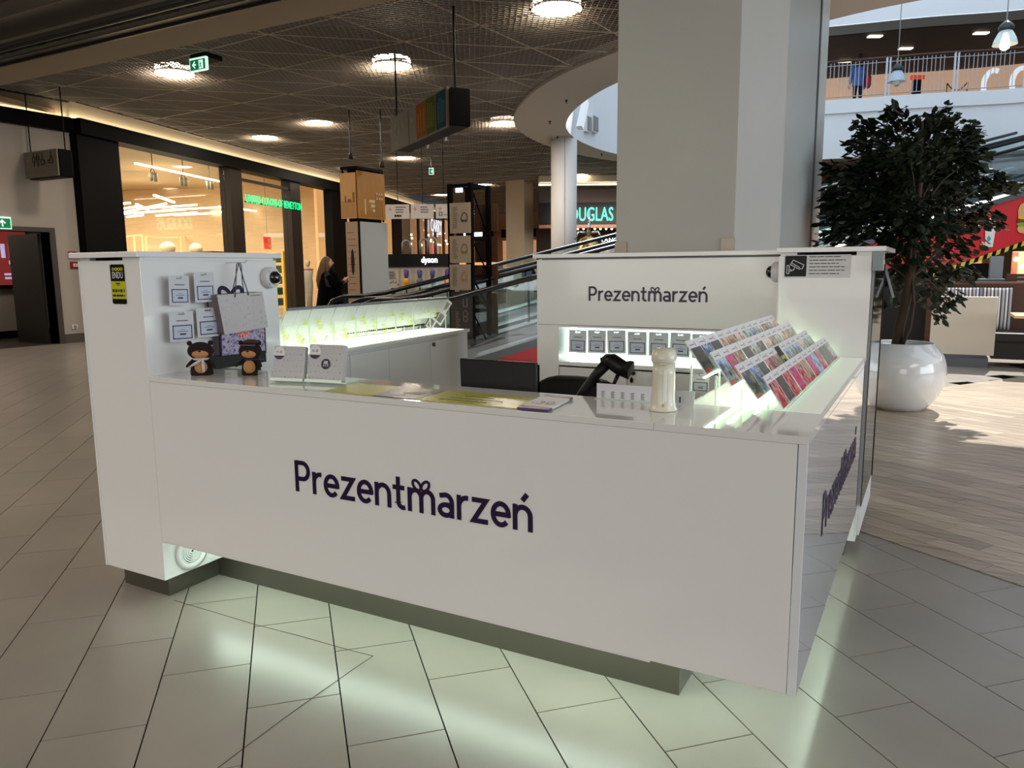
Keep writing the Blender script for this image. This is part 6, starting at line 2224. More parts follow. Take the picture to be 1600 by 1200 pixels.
M_wred = mat('walkway_red_panel', (0.80, 0.20, 0.22), 0.35)
M_steelb = mat('walkway_steel', (0.36, 0.38, 0.40), 0.4, metal=0.2)
M_rubber = mat('black_rubber', (0.025, 0.025, 0.03), 0.3)
SU = Vector((TD.x, TD.y, SLP)).normalized()
SV = TNV.cross(SU)
if SV.z < 0:
    SV = -SV
for wi, (w0, w1) in enumerate(((0.0, 1.35), (2.0, 3.4))):
    t_ = thing('moving_walkway', ('nearer inclined moving walkway with glass balustrade and red side panel', 'farther inclined moving walkway behind the nearer one')[wi], 'escalator', wk(0, w0, 0) * 1.0, 'inclined moving walkways')
    for w in (w0, w1):
        pts = [wk(T0 - 0.55, w, -0.62), wk(T0 - 0.80, w, -0.45), wk(T0 - 0.90, w, -0.25), wk(T0 - 0.80, w, -0.08), wk(T0 - 0.55, w, 0.0), wk(T0 - 0.2, w, 0.0), wk(T0 + 0.2, w, 0), wk(T1, w, 0)]
        MB().tube(pts, 0.042, 10).build('handrail', M_rubber, t_, smooth=True)
        a, b, c, d = wk(T0, w, -0.04), wk(T1, w, -0.04), wk(T1, w, -0.95), wk(T0, w, -0.95)
        n = 9
        for k in range(n):
            ta, tb_ = T0 + (T1 - T0) * k / n + 0.01, T0 + (T1 - T0) * (k + 1) / n - 0.01
            mb = MB()
            P = [wk(ta, w, -0.05), wk(tb_, w, -0.05), wk(tb_, w, -0.95), wk(ta, w, -0.95)]
            mb.add(P, [(0, 1, 2, 3)])
            mb.build('glass_panel', M_glassg, t_)
        mb = MB()
        P = [wk(T0 - 0.75, w, -0.25), wk(T0 - 0.55, w, -0.05), wk(T0, w, -0.05), wk(T0, w, -0.95), wk(T0 - 0.6, w, -0.95)]
        mb.add(P, [(0, 1, 2, 3, 4)])
        mb.build('glass_panel', M_glassg, t_)
        mb = MB()
        for (ta, tb_) in ((T0 - 0.9, T0), (T0, T1)):
            mb.add([wk(ta, w - 0.06, -0.97), wk(tb_, w - 0.06, -0.97), wk(tb_, w - 0.06, -1.09), wk(ta, w - 0.06, -1.09), wk(ta, w + 0.06, -0.93), wk(tb_, w + 0.06, -0.93), wk(tb_, w + 0.06, -1.05), wk(ta, w + 0.06, -1.05)],
                   [(3, 2, 1, 0), (0, 1, 5, 4), (4, 5, 6, 7), (0, 4, 7, 3), (1, 2, 6, 5)])
        mb.build('skirt', M_steelb, t_)
    mb = MB()
    for (ta, tb_) in ((T0 - 0.9, T0), (T0, T1)):
        mb.add([wk(ta, w0, -1.0), wk(tb_, w0, -1.0), wk(tb_, w1, -1.0), wk(ta, w1, -1.0)], [(0, 1, 2, 3)])
    mb.build('belt', mat('dark_belt', (0.16, 0.16, 0.17), 0.5), t_)
    if wi == 0:
        mb = MB()
        n = 24
        for k in range(n):
            ta, tb_ = T0 - 0.1 + (T1 - T0) * k / n, T0 - 0.1 + (T1 - T0) * (k + 1) / n
            za, zb_ = wk(ta, 0, -1.09), wk(tb_, 0, -1.09)
            la, lb = wk(ta, 0, -2.20), wk(tb_, 0, -2.20)
            la.z, lb.z = max(0.0, la.z), max(0.0, lb.z)
            mb.add([za, la, lb, zb_], [(0, 1, 2, 3)])
        redp = mb.build('red_side_panel', M_wred, t_)
        mb = MB()
        for k in range(8, n):
            ta, tb_ = T0 - 0.1 + (T1 - T0) * k / n, T0 - 0.1 + (T1 - T0) * (k + 1) / n
            if wk(ta, 0, -2.2).z < 0.3:
                continue
            mb.add([wk(ta, 0, -2.20), wk(tb_, 0, -2.20), wk(tb_, w1, -2.20), wk(ta, w1, -2.20)], [(0, 1, 2, 3)])
        mb.build('underside', mat('dark_underside', (0.10, 0.10, 0.11), 0.7), t_)
        M_haz = [mat('hazard_yellow', (0.80, 0.78, 0.28), 0.4), M_black]
        k = 0
        while 7.6 + k * 0.15 < 14:
            ta = 7.6 + k * 0.15
            mb = MB()
            mb.add([wk(ta, -0.02, -2.22), wk(ta + 0.15, -0.02, -2.22), wk(ta + 0.20, -0.02, -2.12), wk(ta + 0.05, -0.02, -2.12)], [(0, 1, 2, 3)])
            mb.build('hazard_stripe', M_haz[k % 2], t_)
            k += 1
        # printed burger and cup
        nW = TD.cross(Z)
        fw = Fr(TL0 + nW * 0.02, TD)

        def dot2(mb, a, b, rx, ry, d, seed=0, n=14):
            rg = random.Random(seed)
            mb.add([fw.p(a + rx * math.cos(2 * math.pi * q / n) * rg.uniform(.9, 1.08), b + ry * math.sin(2 * math.pi * q / n) * rg.uniform(.9, 1.08), d) for q in range(n)], [tuple(range(n))])
        tb0 = 12.45
        zb0 = wk(tb0, 0, -1.62).z
        for nm, c_, a, b, rx, ry, d in (('bun_print', (0.85, 0.68, 0.42), 0, 0.16, 0.26, 0.22, 0.001), ('patty_print', (0.45, 0.25, 0.15), 0.0, -0.04, 0.27, 0.07, 0.003), ('lettuce_print', (0.50, 0.65, 0.25), 0.0, -0.12, 0.28, 0.05, 0.004), ('cheese_print', (0.90, 0.72, 0.25), 0.0, 0.03, 0.26, 0.04, 0.005), ('bun_print', (0.88, 0.72, 0.48), 0, -0.22, 0.24, 0.10, 0.002)):
            mb = MB()
            dot2(mb, tb0 + a, zb0 + b, rx, ry, d, 3)
            mb.build(nm, mat('p_' + nm, c_, 0.5), redp)
        tc = 11.25
        zc_ = wk(tc, 0, -1.98).z
        mb = MB()
        mb.add([fw.p(tc - 0.13, zc_, 0.001), fw.p(tc + 0.13, zc_, 0.001), fw.p(tc + 0.20, zc_ + 0.50, 0.001), fw.p(tc - 0.20, zc_ + 0.50, 0.001)], [(0, 1, 2, 3)])
        mb.build('cup_print', mat('cup_white', (0.88, 0.86, 0.86), 0.5), redp)
        mb = MB()
        dot2(mb, tc - 0.03, zc_ + 0.18, 0.07, 0.06, 0.003)
        mb.build('cup_patch', mat('cup_teal', (0.35, 0.65, 0.62), 0.5), redp)
        mb = MB()
        dot2(mb, tc, zc_ + 0.50, 0.20, 0.10, 0.003)
        mb.build('ice_print', mat('peach_print', (0.90, 0.66, 0.52), 0.5), redp)
        mb = MB()
        dot2(mb, tc - 0.22, zc_ + 0.02, 0.09, 0.10, 0.003)
        mb.build('ice_print', mat('peach_print', (0.90, 0.66, 0.52), 0.5), redp)
    else:
        mb = MB()
        n = 24
        for k in range(n):
            ta, tb_ = T0 + (T1 - T0) * k / n, T0 + (T1 - T0) * (k + 1) / n
            la, lb = wk(ta, w0, -2.20), wk(tb_, w0, -2.20)
            la.z, lb.z = max(0.0, la.z), max(0.0, lb.z)
            mb.add([wk(ta, w0, -1.05), la, lb, wk(tb_, w0, -1.05)], [(0, 1, 2, 3)])
            if lb.z > 0.2:
                mb.add([la, lb, lb + TNV * (w1 - w0), la + TNV * (w1 - w0)], [(0, 1, 2, 3)])
        mb.build('side_panel', mat('grey_side', (0.42, 0.42, 0.42), 0.5), t_)
c = at(826, 440, 13.5)
rs = thing('round_sign', 'round black sign on a thin post between the walkways', 'sign', (c.x, c.y, 0))
MB().lathe([(0.13, 0), (0.13, 0.02)], 20, (c.x, c.y, c.z + 0.12), (-TD.y * -1, -1, 0)).build('disc', M_black, rs)
MB().tube([(c.x, c.y, 0), (c.x, c.y, c.z + 0.1)], 0.018, 8).build('post', M_blackm, rs)

# ================================================================== GALLERY RAILING, PENDANTS, FAR UPPER FLOOR
M_chr = mat('galvanised_rail', (0.62, 0.65, 0.68), 0.3, metal=0.5)
RL = offs(0.06)
dense = []
for k in GAL:
    for q in range(4):
        a, b = RL[k], RL[(k + 1) % NI]
        dense.append(a.lerp(b, q / 4))
acc = [0.0]
for i in range(1, len(dense)):
    acc.append(acc[-1] + (dense[i] - dense[i - 1]).length)


def rail_pt(s, z):
    for i in range(1, len(acc)):
        if acc[i] >= s:
            f_ = (s - acc[i - 1]) / max(1e-6, acc[i] - acc[i - 1])
            p = dense[i - 1].lerp(dense[i], f_)
            return Vector((p.x, p.y, z))
    return Vector((*dense[-1], z))


LT = acc[-1]
gr_ = thing('railing', 'steel balustrade with thin bars and brown handrail along the upper gallery', 'railing', rail_pt(LT / 2, 6.72))
ZG0 = 6.72
HR = 1.20
MB().tube([rail_pt(LT * i / 60, ZG0 + HR) for i in range(61)], 0.035, 8).build('handrail', mat('brown_handrail', (0.30, 0.20, 0.17), 0.4), gr_, smooth=True)
for zz, r in ((ZG0 + HR - 0.14, 0.015), (ZG0 + 0.10, 0.015)):
    MB().tube([rail_pt(LT * i / 60, zz) for i in range(61)], r, 6).build('rail', M_chr, gr_, smooth=True)
s = 0.3
while s < LT:
    MB().bar(rail_pt(s, ZG0), rail_pt(s, ZG0 + HR), 0.06).build('post', M_chr, gr_)
    MB().bar(rail_pt(s + 0.10, ZG0), rail_pt(s + 0.10, ZG0 + HR), 0.05).build('post', M_chr, gr_)
    q = s + 0.28
    while q < s + 1.75:
        mb = MB()
        mb.tube([rail_pt(q, ZG0 + 0.10), rail_pt(q, ZG0 + HR - 0.06), rail_pt(q + 0.11, ZG0 + HR - 0.06), rail_pt(q + 0.11, ZG0 + 0.10)], 0.011, 5)
        mb.build('bar_loop', M_chr, gr_)
        q += 0.245
    s += 1.92

# shop wall of the gallery
BK = offs(7.0)
mb = MB()
band(mb, BK, BK, 6.72, 8.9, GAL)
struct('wall_gallery', mb, mat('gallery_shop_wall', (0.82, 0.68, 0.57), 0.6, emit=0.34, emit_rgb=(0.87, 0.70, 0.57), var=0.12, vscale=0.8))
BK2 = offs(6.9)
mb = MB()
for k in GAL:
    if k % 2:
        continue
    j = k + 1
    if j >= NI:
        break
    a, b = BK2[k], BK2[j]
    d_ = (b - a)
    mb.add([(*a, 7.9), (*(a + d_ * 0.12), 7.9), (*(a + d_ * 0.12), 6.72), (*a, 6.72)], [(0, 1, 2, 3)])
tag(mb.build('shop_mullion', M_brn), 'thin brown uprights of the peach-lit shops on the gallery', 'mullion', None, 'stuff')
for k, (a0, a1, b0, b1, c_) in enumerate(((1501, 113, 1504, 143, 'k'), (1514, 128, 1529, 145, 'd'))):
    a, b = at(a0, b1, 31), at(a1 if a1 > 1000 else 1504, a1 if a1 < 1000 else b0, 31)
for k, (px, py, w, h, c_, lb) in enumerate(((1432, 122, 0.5, 0.16, (0.9, 0.35, 0.2), 'small red lit shop sign seen through the gallery railing'), (1518, 134, 0.6, 0.8, (0.05, 0.05, 0.05), 'dark display block behind the gallery railing'), (1558, 138, 0.9, 0.25, (0.75, 0.15, 0.12), 'low red display behind the white letters on the gallery'))):
    c = at(px, py, 30)
    t = thing('display', lb, 'display', c)
    MB().obox(c, pu * w / 2, pn * 0.15, Z * h / 2).build('block', mat('disp_%d' % k, c_, 0.5, emit=0.3 if k != 1 else 0), t)
    MB().obox(Vector((c.x, c.y, (c.z + 6.72) / 2 - h / 4)), pu * w / 3, pn * 0.1, Z * max(0.02, (c.z - h / 2 - 6.72) / 2)).build('base', M_blackm, t)
cc = onP(1512, 130, at(1512, 130, 30), pn)
t = thing('rope_barrier', 'dark drooping rope barrier behind the gallery railing', 'barrier', at(1495, 133, 29.5))
a, b = at(1480, 130, 29.5), at(1512, 128, 29.5)
MB().tube([a.lerp(b, i / 10) - Z * (0.28 * (1 - (2 * i / 10 - 1) ** 2)) for i in range(11)], 0.02, 6).build('rope', M_blackm, t)
for p in (a, b):
    MB().tube([p, Vector((p.x, p.y, 6.73))], 0.02, 6).build('post', M_blackm, t)
# white sign letters C O
nl = thing('store_lettering', 'big white letters CO standing behind the gallery railing at the right edge', 'sign', at(1560, 140, 27.6))
M_wl = mat('white_letter', (0.92, 0.95, 0.98), 0.4, emit=0.5)
p0 = at(1538, 143, 27.2)
fl3 = Fr(p0, pu)
mb = MB()
ribbon(mb, fl3, arc(0.33, 0.22, 0.36, 0.50, 70, 215, 14), 0.16, -0.06, 0.0)
mb.build('letter', M_wl, nl)
p0 = at(1586, 139, 27.2)
fl3 = Fr(p0, pu)
mb = MB()
ribbon(mb, fl3, arc(0.25, 0.22, 0.36, 0.50, 215, -35, 16), 0.16, -0.06, 0.0)
mb.build('letter', M_wl, nl)
for k in range(3):
    c = at((1478, 1393, 1536)[k], (122, 127, 104)[k], 31)
    MBt = MB().ball(c, 0.10, 0.10, 0.06, 8, 6)
    MBt.tube([c, Vector((c.x, c.y, 8.9))], 0.012, 5)
    tag(MBt.build('spotlight', mat('tiny_bulb')), 'small bright spot inside the gallery shops, %s' % ('right of the rope', 'left near the pendant lamp', 'above the white letters')[k], 'light')

# pendants
for k, (px, py, dep, lit) in enumerate(((1401, 128, 22.0, False), (1570, 70, 17.0, True))):
    c = at(px, py, dep)
    t = thing('pendant_lamp', ('grey and clear bell pendant lamp hanging in front of the gallery railing', 'larger bell pendant lamp with glowing bulb at the top right')[k], 'light', c, 'pendant lamps of the atrium')
    s = 0.46
    MB().lathe([(0.27 * s * 2, 0.0), (0.24 * s * 2, 0.12 * s * 2), (0.16 * s * 2, 0.28 * s * 2), (0.12 * s * 2, 0.33 * s * 2)], 24, c, (0, 0, 1), closed=True).build('shade', mat('pendant_glass', (0.72, 0.80, 0.88), 0.15, alpha=0.75), t, smooth=True)
    MB().lathe([(0.13 * s * 2, 0.31 * s * 2), (0.17 * s * 2, 0.36 * s * 2), (0.17 * s * 2, 0.42 * s * 2), (0.10 * s * 2, 0.50 * s * 2), (0.03 * s * 2, 0.55 * s * 2)], 20, c, (0, 0, 1)).build('gear_housing', mat('dark_teal_metal', (0.16, 0.19, 0.20), 0.35), t, smooth=True)
    MB().lathe([(0.035, -0.12), (0.09, -0.08), (0.10, 0.0), (0.07, 0.14), (0.04, 0.25)], 14, c, (0, 0, 1)).build('bulb', mat('warm_bulb', (1, 0.9, 0.65), 0.4, emit=4.0) if lit else mat('unlit_bulb', (0.75, 0.76, 0.74), 0.3), t, smooth=True)
    MB().tube([c + Z * 0.5, Vector((c.x, c.y, 12.4))], 0.014, 6).build('cable', M_grey, t)

# window and duct on the solid side of the opening, sprinklers in the ring
kbest = min(SOL, key=lambda k: abs((Vector((*IN[k], 6.2)) - CP).dot(cr) / (Vector((*IN[k], 6.2)) - CP).dot(cf) * FPX + 800 - 925) if 20 < IN[k].y < 28.5 and IN[k].x < -3 else 1e9)
wc = Vector((*IN[kbest], 0))
wn = Vector((*(-OUTN[kbest]), 0))
wu = -wn.cross(Z)
if wu.dot(cr) < 0:
    wu = -wu
wd = thing('window', 'pair of small grilled windows high in the pale atrium wall', 'window', wc + Z * 6)


def onW(px, py):
    return onP(px, py, wc + wn * 0.06, wn)


for (a, b) in ((914, 921), (923, 932)):
    p, q = onW(a, 205), onW(b, 183)
    s0, s1 = (p - wc).dot(wu), (q - wc).dot(wu)
    w_ = MB().obox(wc + wu * (s0 + s1) / 2 + wn * 0.06 + Z * (p.z + q.z) / 2, wu * (s1 - s0) / 2, wn * 0.06, Z * (q.z - p.z) / 2).build('frame', M_wint, wd)
    MB().obox(wc + wu * (s0 + s1) / 2 + wn * 0.13 + Z * (p.z + q.z) / 2, wu * (s1 - s0) / 2 * 0.8, wn * 0.01, Z * (q.z - p.z) / 2 * 0.85).build('pane', mat('window_grey', (0.45, 0.46, 0.46), 0.3), w_)
p, q = onP(906, 200, wc + wn * 0.5, wn), onP(915, 158, wc + wn * 0.5, wn)
tag(MB().bar(p, q, 0.15, 0.15).build('duct', M_atr), 'slanting white duct beside the small windows in the atrium', 'duct')
for k, (px, py) in enumerate(((885, 156), (859, 189), (871, 213), (940, 240), (1314, 28), (1298, 62))):
    if k > 3:
        continue
    c = onZ(px, py, 4.9)
    t = thing('sprinkler', 'small dark sprinkler head in the white ceiling ring, %s' % ('upper', 'middle', 'above the round column', 'right by the big column')[k], 'sprinkler', c, 'sprinklers in the ring')
    MB().lathe([(0.02, 0), (0.03, -0.03), (0.008, -0.035), (0.008, -0.06), (0.035, -0.065)], 12, c).build('head', M_blackm, t, smooth=True)
for k, (px, py, lb) in enumerate(((548, 249, 'small black spotlight below the mesh ceiling, left of the wooden signpost'), (597, 262, 'small dark ceiling camera right above the wooden signpost'))):
    c = at(px, py, 17)
    t = thing('ceiling_camera', lb, 'camera', c)
    MB().lathe([(0.05, 0), (0.05, 0.10), (0.03, 0.13)], 12, c, (0, 0, 1)).build('body', M_blackm, t, smooth=True)
    MB().tube([c + Z * 0.12, Vector((c.x, c.y, CEIL))], 0.015, 6).build('stem', M_blackm, t)

# ================================================================== PEOPLE
def skin_person(name, verts, edges, rad, m, parent):
    me = bpy.data.meshes.new(name)
    me.from_pydata(verts, edges, [])
    o = bpy.data.objects.new(name, me)
    COL.objects.link(o)
    put(o, parent)
    me.materials.append(m)
    sk = o.modifiers.new('skin', 'SKIN')
    sk.use_smooth_shade = True
    for i, r in enumerate(rad):
        me.skin_vertices[0].data[i].radius = (r, r) if not isinstance(r, tuple) else r
    me.skin_vertices[0].data[0].use_root = True
    ss = o.modifiers.new('sub', 'SUBSURF')
    ss.levels = 2
    ss.render_levels = 2
    return o


M_skin = mat('skin', (0.78, 0.58, 0.47), 0.6)


def person(label, loc, rz, H, top_m, leg_m, hair_m, long_hair=False, coat=False, arms='down'):
    t = thing('person', label, 'person', (0, 0, 0))
    k = H / 1.75
    V = [(0, 0, 0.95), (0, 0, 1.15), (0, 0.0, 1.36), (0, 0, 1.47), (0, 0.0, 1.53),
         (-0.09, 0, 0.90), (-0.10, 0.01, 0.50), (-0.10, -0.02, 0.09), (-0.10, 0.10, 0.05),
         (0.09, 0, 0.90), (0.10, 0.03, 0.50), (0.10, 0.06, 0.09), (0.10, 0.18, 0.05),
         (-0.18, 0, 1.40), (-0.235, 0.0, 1.14), (-0.24, 0.05, 0.90), (-0.24, 0.07, 0.82),
         (0.18, 0, 1.40), (0.235, 0.0, 1.14), (0.24, 0.05, 0.90), (0.24, 0.07, 0.82)]
    if arms == 'phone':
        V[19] = (0.16, 0.26, 1.22)
        V[20] = (0.13, 0.32, 1.27)
        V[15] = (-0.12, 0.24, 1.15)
        V[16] = (-0.04, 0.30, 1.22)
    E_ = [(0, 1), (1, 2), (2, 3), (3, 4), (0, 5), (5, 6), (6, 7), (7, 8), (0, 9), (9, 10), (10, 11), (11, 12), (2, 13), (13, 14), (14, 15), (15, 16), (2, 17), (17, 18), (18, 19), (19, 20)]
    Rd = [(0.15, 0.11), (0.13, 0.10), (0.15, 0.11), (0.06, 0.06), (0.055, 0.055), 0.09, 0.06, 0.042, 0.04, 0.09, 0.06, 0.042, 0.04, 0.065, 0.048, 0.036, 0.03, 0.065, 0.048, 0.036, 0.03]
    skin_person('body', [(a * k, b * k, c * k) for a, b, c in V], E_, [(r[0] * k, r[1] * k) if isinstance(r, tuple) else r * k for r in Rd], leg_m, t)
    hd = MB()
    hd.ball((0, 0.01 * k, 1.635 * k), 0.075 * k, 0.092 * k, 0.112 * k, 18, 12)
    h_ = hd.build('head', M_skin, t, smooth=True)
    MB().tube([(0, 0.095 * k, 1.66 * k), (0, 0.118 * k, 1.625 * k), (0, 0.098 * k, 1.612 * k)], [0.008 * k, 0.014 * k, 0.009 * k], 8).build('nose', M_skin, h_, smooth=True)
    for s in (-1, 1):
        MB().ball((0.03 * s * k, 0.088 * k, 1.655 * k), 0.010 * k, 0.008 * k, 0.007 * k, 8, 6).build('eye', M_black, h_)
        MB().ball((0.077 * s * k, 0.005 * k, 1.635 * k), 0.010 * k, 0.02 * k, 0.03 * k, 8, 6).build('ear', M_skin, h_, smooth=True)
    MB().tube([(-0.022 * k, 0.092 * k, 1.588 * k), (0, 0.099 * k, 1.587 * k), (0.022 * k, 0.092 * k, 1.588 * k)], 0.005 * k, 6).build('mouth', mat('lips', (0.62, 0.32, 0.30), 0.5), h_)
    # hands
    for idx in (16, 20):
        p = Vector(V[idx]) * k
        d_ = (Vector(V[idx]) - Vector(V[idx - 1])).normalized()
        sgn = -1 if idx == 16 else 1
        side = d_.cross(Vector((0, 1, 0) if arms == 'down' else (0, 0, 1))).normalized()
        mb = MB()
        mb.tube([p, p + d_ * 0.05 * k, p + d_ * 0.08 * k], [0.030 * k, 0.036 * k, 0.030 * k], 8)
        for q, L_ in enumerate((0.065, 0.075, 0.07, 0.055)):
            b0 = p + d_ * 0.075 * k + side * (q - 1.5) * 0.017 * k
            mb.tube([b0, b0 + d_ * L_ * 0.5 * k, b0 + d_ * L_ * 0.9 * k - Vector((sgn * 0.015 * k, 0, 0))], [0.0095 * k, 0.0085 * k, 0.006 * k], 6)
        mb.tube([p + d_ * 0.02 * k - side * 0.03 * k, p + d_ * 0.05 * k - side * 0.055 * k, p + d_ * 0.08 * k - side * 0.05 * k], [0.012 * k, 0.010 * k, 0.007 * k], 6)
        mb.build('hand', M_skin, t, smooth=True)
    # top garment
    if coat:
        MB().lathe([(0.05, 1.50), (0.10, 1.47), (0.20, 1.40), (0.25, 1.22), (0.29, 1.0), (0.33, 0.80), (0.37, 0.62), (0.36, 0.60)], 24, (0, 0.02, 0), (0, 0, 1), 1.0, 0.85).build('cape', top_m, t, smooth=True)
        MB().tube([(0.18 * k, 0.02, 1.36 * k), (0.22 * k, 0.14, 1.18 * k), (0.16 * k, 0.27 * k, 1.22 * k)], [0.085, 0.09, 0.065], 12).build('sleeve', top_m, t, smooth=True)
        MB().tube([(-0.18 * k, 0.02, 1.36 * k), (-0.2 * k, 0.12, 1.12 * k), (-0.10 * k, 0.25 * k, 1.16 * k)], [0.085, 0.09, 0.065], 12).build('sleeve', top_m, t, smooth=True)
    else:
        MB().lathe([(0.06, 1.49), (0.09, 1.47), (0.19, 1.41), (0.205, 1.25), (0.19, 1.05), (0.20, 0.90), (0.20, 0.82), (0.19, 0.81)], 24, (0, 0, 0), (0, 0, 1), 1.0, 0.72).build('jacket', top_m, t, smooth=True)
        for s in (-1, 1):
            MB().tube([(s * 0.17 * k, 0, 1.41 * k), (s * 0.235 * k, 0, 1.14 * k), (s * 0.24 * k, 0.05 * k, 0.88 * k)], [0.075, 0.062, 0.05], 12).build('sleeve', top_m, t, smooth=True)
    # hair
    mb = MB()
    mb.ball((0, -0.018 * k, 1.665 * k), 0.088 * k, 0.098 * k, 0.108 * k, 18, 12)
    if long_hair:
        mb.tube([(0, -0.03 * k, 1.72 * k), (0, -0.065 * k, 1.60 * k), (0, -0.10 * k, 1.45 * k), (0, -0.13 * k, 1.28 * k), (0, -0.14 * k, 1.12 * k), (0, -0.13 * k, 1.04 * k)], [0.07 * k, 0.10 * k, 0.115 * k, 0.12 * k, 0.09 * k, 0.03 * k], 14)
        for s in (-1, 1):
            mb.tube([(s * 0.055 * k, 0.0, 1.70 * k), (s * 0.088 * k, 0.0, 1.60 * k), (s * 0.095 * k, 0.0, 1.44 * k), (s * 0.10 * k, 0.03, 1.25 * k)], [0.03 * k, 0.035 * k, 0.04 * k, 0.01], 10)
    mb.build('hair', hair_m, t, smooth=True)
    if arms == 'phone':
        c = Vector((0.06, 0.37, 1.30)) * k
        mb = MB()
        mb.obox(c, Vector((0.035, 0, 0)), Vector((0, 0.004, 0.003)), Vector((0, -0.05, 0.06)))
        ph = mb.build('phone', M_black, t)
    t.location = loc
    t.rotation_euler = (0, 0, rz)
    return t


M_coat = mat('black_cloth', (0.012, 0.011, 0.013), 0.95, spec=0.05)
wpos = at(512, 417, 15.8)
ry_ = math.atan2(cr.y, cr.x) - math.pi / 2
person('woman with long blond hair in a black cape looking at her phone', (wpos.x, wpos.y, 0.0), ry_ + 0.15, 1.74, M_coat, mat('black_trousers', (0.03, 0.03, 0.035), 0.8), mat('dark_blond_hair', (0.33, 0.24, 0.13), 0.7), True, True, 'phone')
w_ = at(1340, 150, 26)
d_ = Vector((w_.x, w_.y, 0)).normalized()
pp_ = d_ * 30.0
person('person in a blue jacket and dark trousers standing behind the gallery railing', (pp_.x, pp_.y, 6.73), 0.5, 1.85, mat('blue_jacket', (0.30, 0.42, 0.66), 0.7), mat('navy_trousers', (0.05, 0.06, 0.10), 0.8), mat('dark_hair', (0.10, 0.07, 0.05), 0.7))
box_ = at(1349, 117, 27.7)
t = thing('backpack', 'small red bag carried at the side of the blue-jacketed person', 'bag', (pp_.x, pp_.y, 7.6))
MB().ball((pp_.x + 0.30, pp_.y + 0.05, 7.68), 0.12, 0.10, 0.24, 14, 10).build('pouch', mat('crimson_bag', (0.62, 0.12, 0.18), 0.6), t, smooth=True)
MB().tube([(pp_.x + 0.30, pp_.y, 7.88), (pp_.x + 0.22, pp_.y, 8.1), (pp_.x + 0.12, pp_.y, 8.18)], 0.02, 6).build('strap', mat('crimson_bag'), t)

# ================================================================== PLANTER AND TREE
pc_ = at(1406, 600, 8.02)
PX_, PY_ = pc_.x, pc_.y
plt = thing('planter', 'big glossy white round planter holding the ficus tree', 'planter', (PX_, PY_, 0))
R_ = 0.425
HZ = onZ(1405, 535, 0.0)
ztop = 1.5 + (at(1405, 533, 7.75).z - 1.5)
prof = [(0.20, 0.0), (0.245, 0.005), (0.30, 0.06), (0.37, 0.16), (0.415, 0.28), (0.425, 0.38), (0.415, 0.48), (0.385, 0.57), (0.335, 0.64), (0.29, 0.685), (0.28, 0.695), (0.27, 0.69), (0.27, 0.64)]
MB().lathe(prof, 48, (PX_, PY_, 0.004), closed=True).build('bowl', mat('planter_white', (0.84, 0.84, 0.83), 0.09, coat=0.7), plt, smooth=True)
MB().lathe([(0.001, 0.645), (0.272, 0.64)], 30, (PX_, PY_, 0), closed=True).build('pebble_bed', mat('pale_pebbles', (0.62, 0.60, 0.58), 0.8, bump=1.0, vscale=60, var=0.5), plt)
tree = thing('ficus_tree', 'tall ficus tree with dense dark green leaves in the white planter', 'tree', (PX_, PY_, 0.64))
M_bark = mat('brown_bark', (0.24, 0.18, 0.13), 0.85, var=0.3, vscale=25, bump=0.5, stretch=(1, 1, 0.3))
rg = random.Random(21)
tb0 = Vector((PX_ - 0.06, PY_, 0.60))
trunk = [tb0, tb0 + Vector((0.02, 0, 0.25)), tb0 + Vector((0.07, 0.01, 0.55)), tb0 + Vector((0.09, 0.02, 0.9)), tb0 + Vector((0.10, 0.0, 1.3)), tb0 + Vector((0.12, 0.0, 1.8)), tb0 + Vector((0.10, 0.0, 2.3))]
MB().tube(trunk, [0.055, 0.05, 0.046, 0.042, 0.036, 0.026, 0.012], 12).build('trunk', M_bark, tree, smooth=True)
MB().tube([tb0 + Vector((0.03, -0.03, 0.0)), tb0 + Vector((0.12, -0.06, 0.25)), tb0 + Vector((0.14, -0.05, 0.5)), tb0 + Vector((0.10, 0, 0.8))], [0.025, 0.018, 0.016, 0.014], 8).build('trunk_stem', M_bark, tree, smooth=True)
# clump centres given as picture positions at the tree's distance
CL = [(1398, 185, 0.14, 26), (1402, 172, 0.10, 12), (1350, 200, 0.13, 16), (1372, 215, 0.2, 44), (1410, 215, 0.25, 70), (1450, 200, 0.2, 50), (1470, 180, 0.14, 26), (1478, 200, 0.2, 44), (1500, 215, 0.2, 50), (1520, 210, 0.13, 22), (1340, 225, 0.12, 12), (1365, 245, 0.22, 60), (1400, 255, 0.3, 110), (1440, 250, 0.3, 120), (1485, 245, 0.28, 100), (1515, 250, 0.16, 36),
      (1345, 270, 0.18, 36), (1310, 262, 0.12, 12), (1330, 295, 0.25, 70), (1375, 295, 0.3, 120), (1425, 295, 0.33, 140), (1475, 290, 0.3, 120), (1520, 285, 0.22, 60), (1555, 285, 0.16, 32), (1580, 292, 0.10, 14), (1300, 320, 0.16, 30), (1310, 345, 0.2, 44), (1345, 335, 0.28, 100), (1390, 340, 0.3, 120), (1440, 340, 0.3, 110), (1490, 335, 0.26, 80), (1530, 335, 0.18, 40), (1550, 345, 0.1, 12),
      (1300, 375, 0.16, 26), (1335, 372, 0.2, 44), (1375, 385, 0.25, 60), (1420, 385, 0.25, 60), (1465, 380, 0.25, 60), (1505, 375, 0.18, 34), (1400, 425, 0.18, 36), (1440, 425, 0.2, 44), (1475, 420, 0.2, 44), (1505, 425, 0.14, 20), (1450, 460, 0.18, 36), (1480, 465, 0.14, 26), (1415, 465, 0.14, 22), (1465, 490, 0.10, 10), (1375, 430, 0.12, 14), (1385, 470, 0.08, 6), (1370, 480, 0.06, 5)]
M_leaf = mat('dark_green_leaf', (0.10, 0.135, 0.065), 0.5, rnd=0.35, spec=0.25)
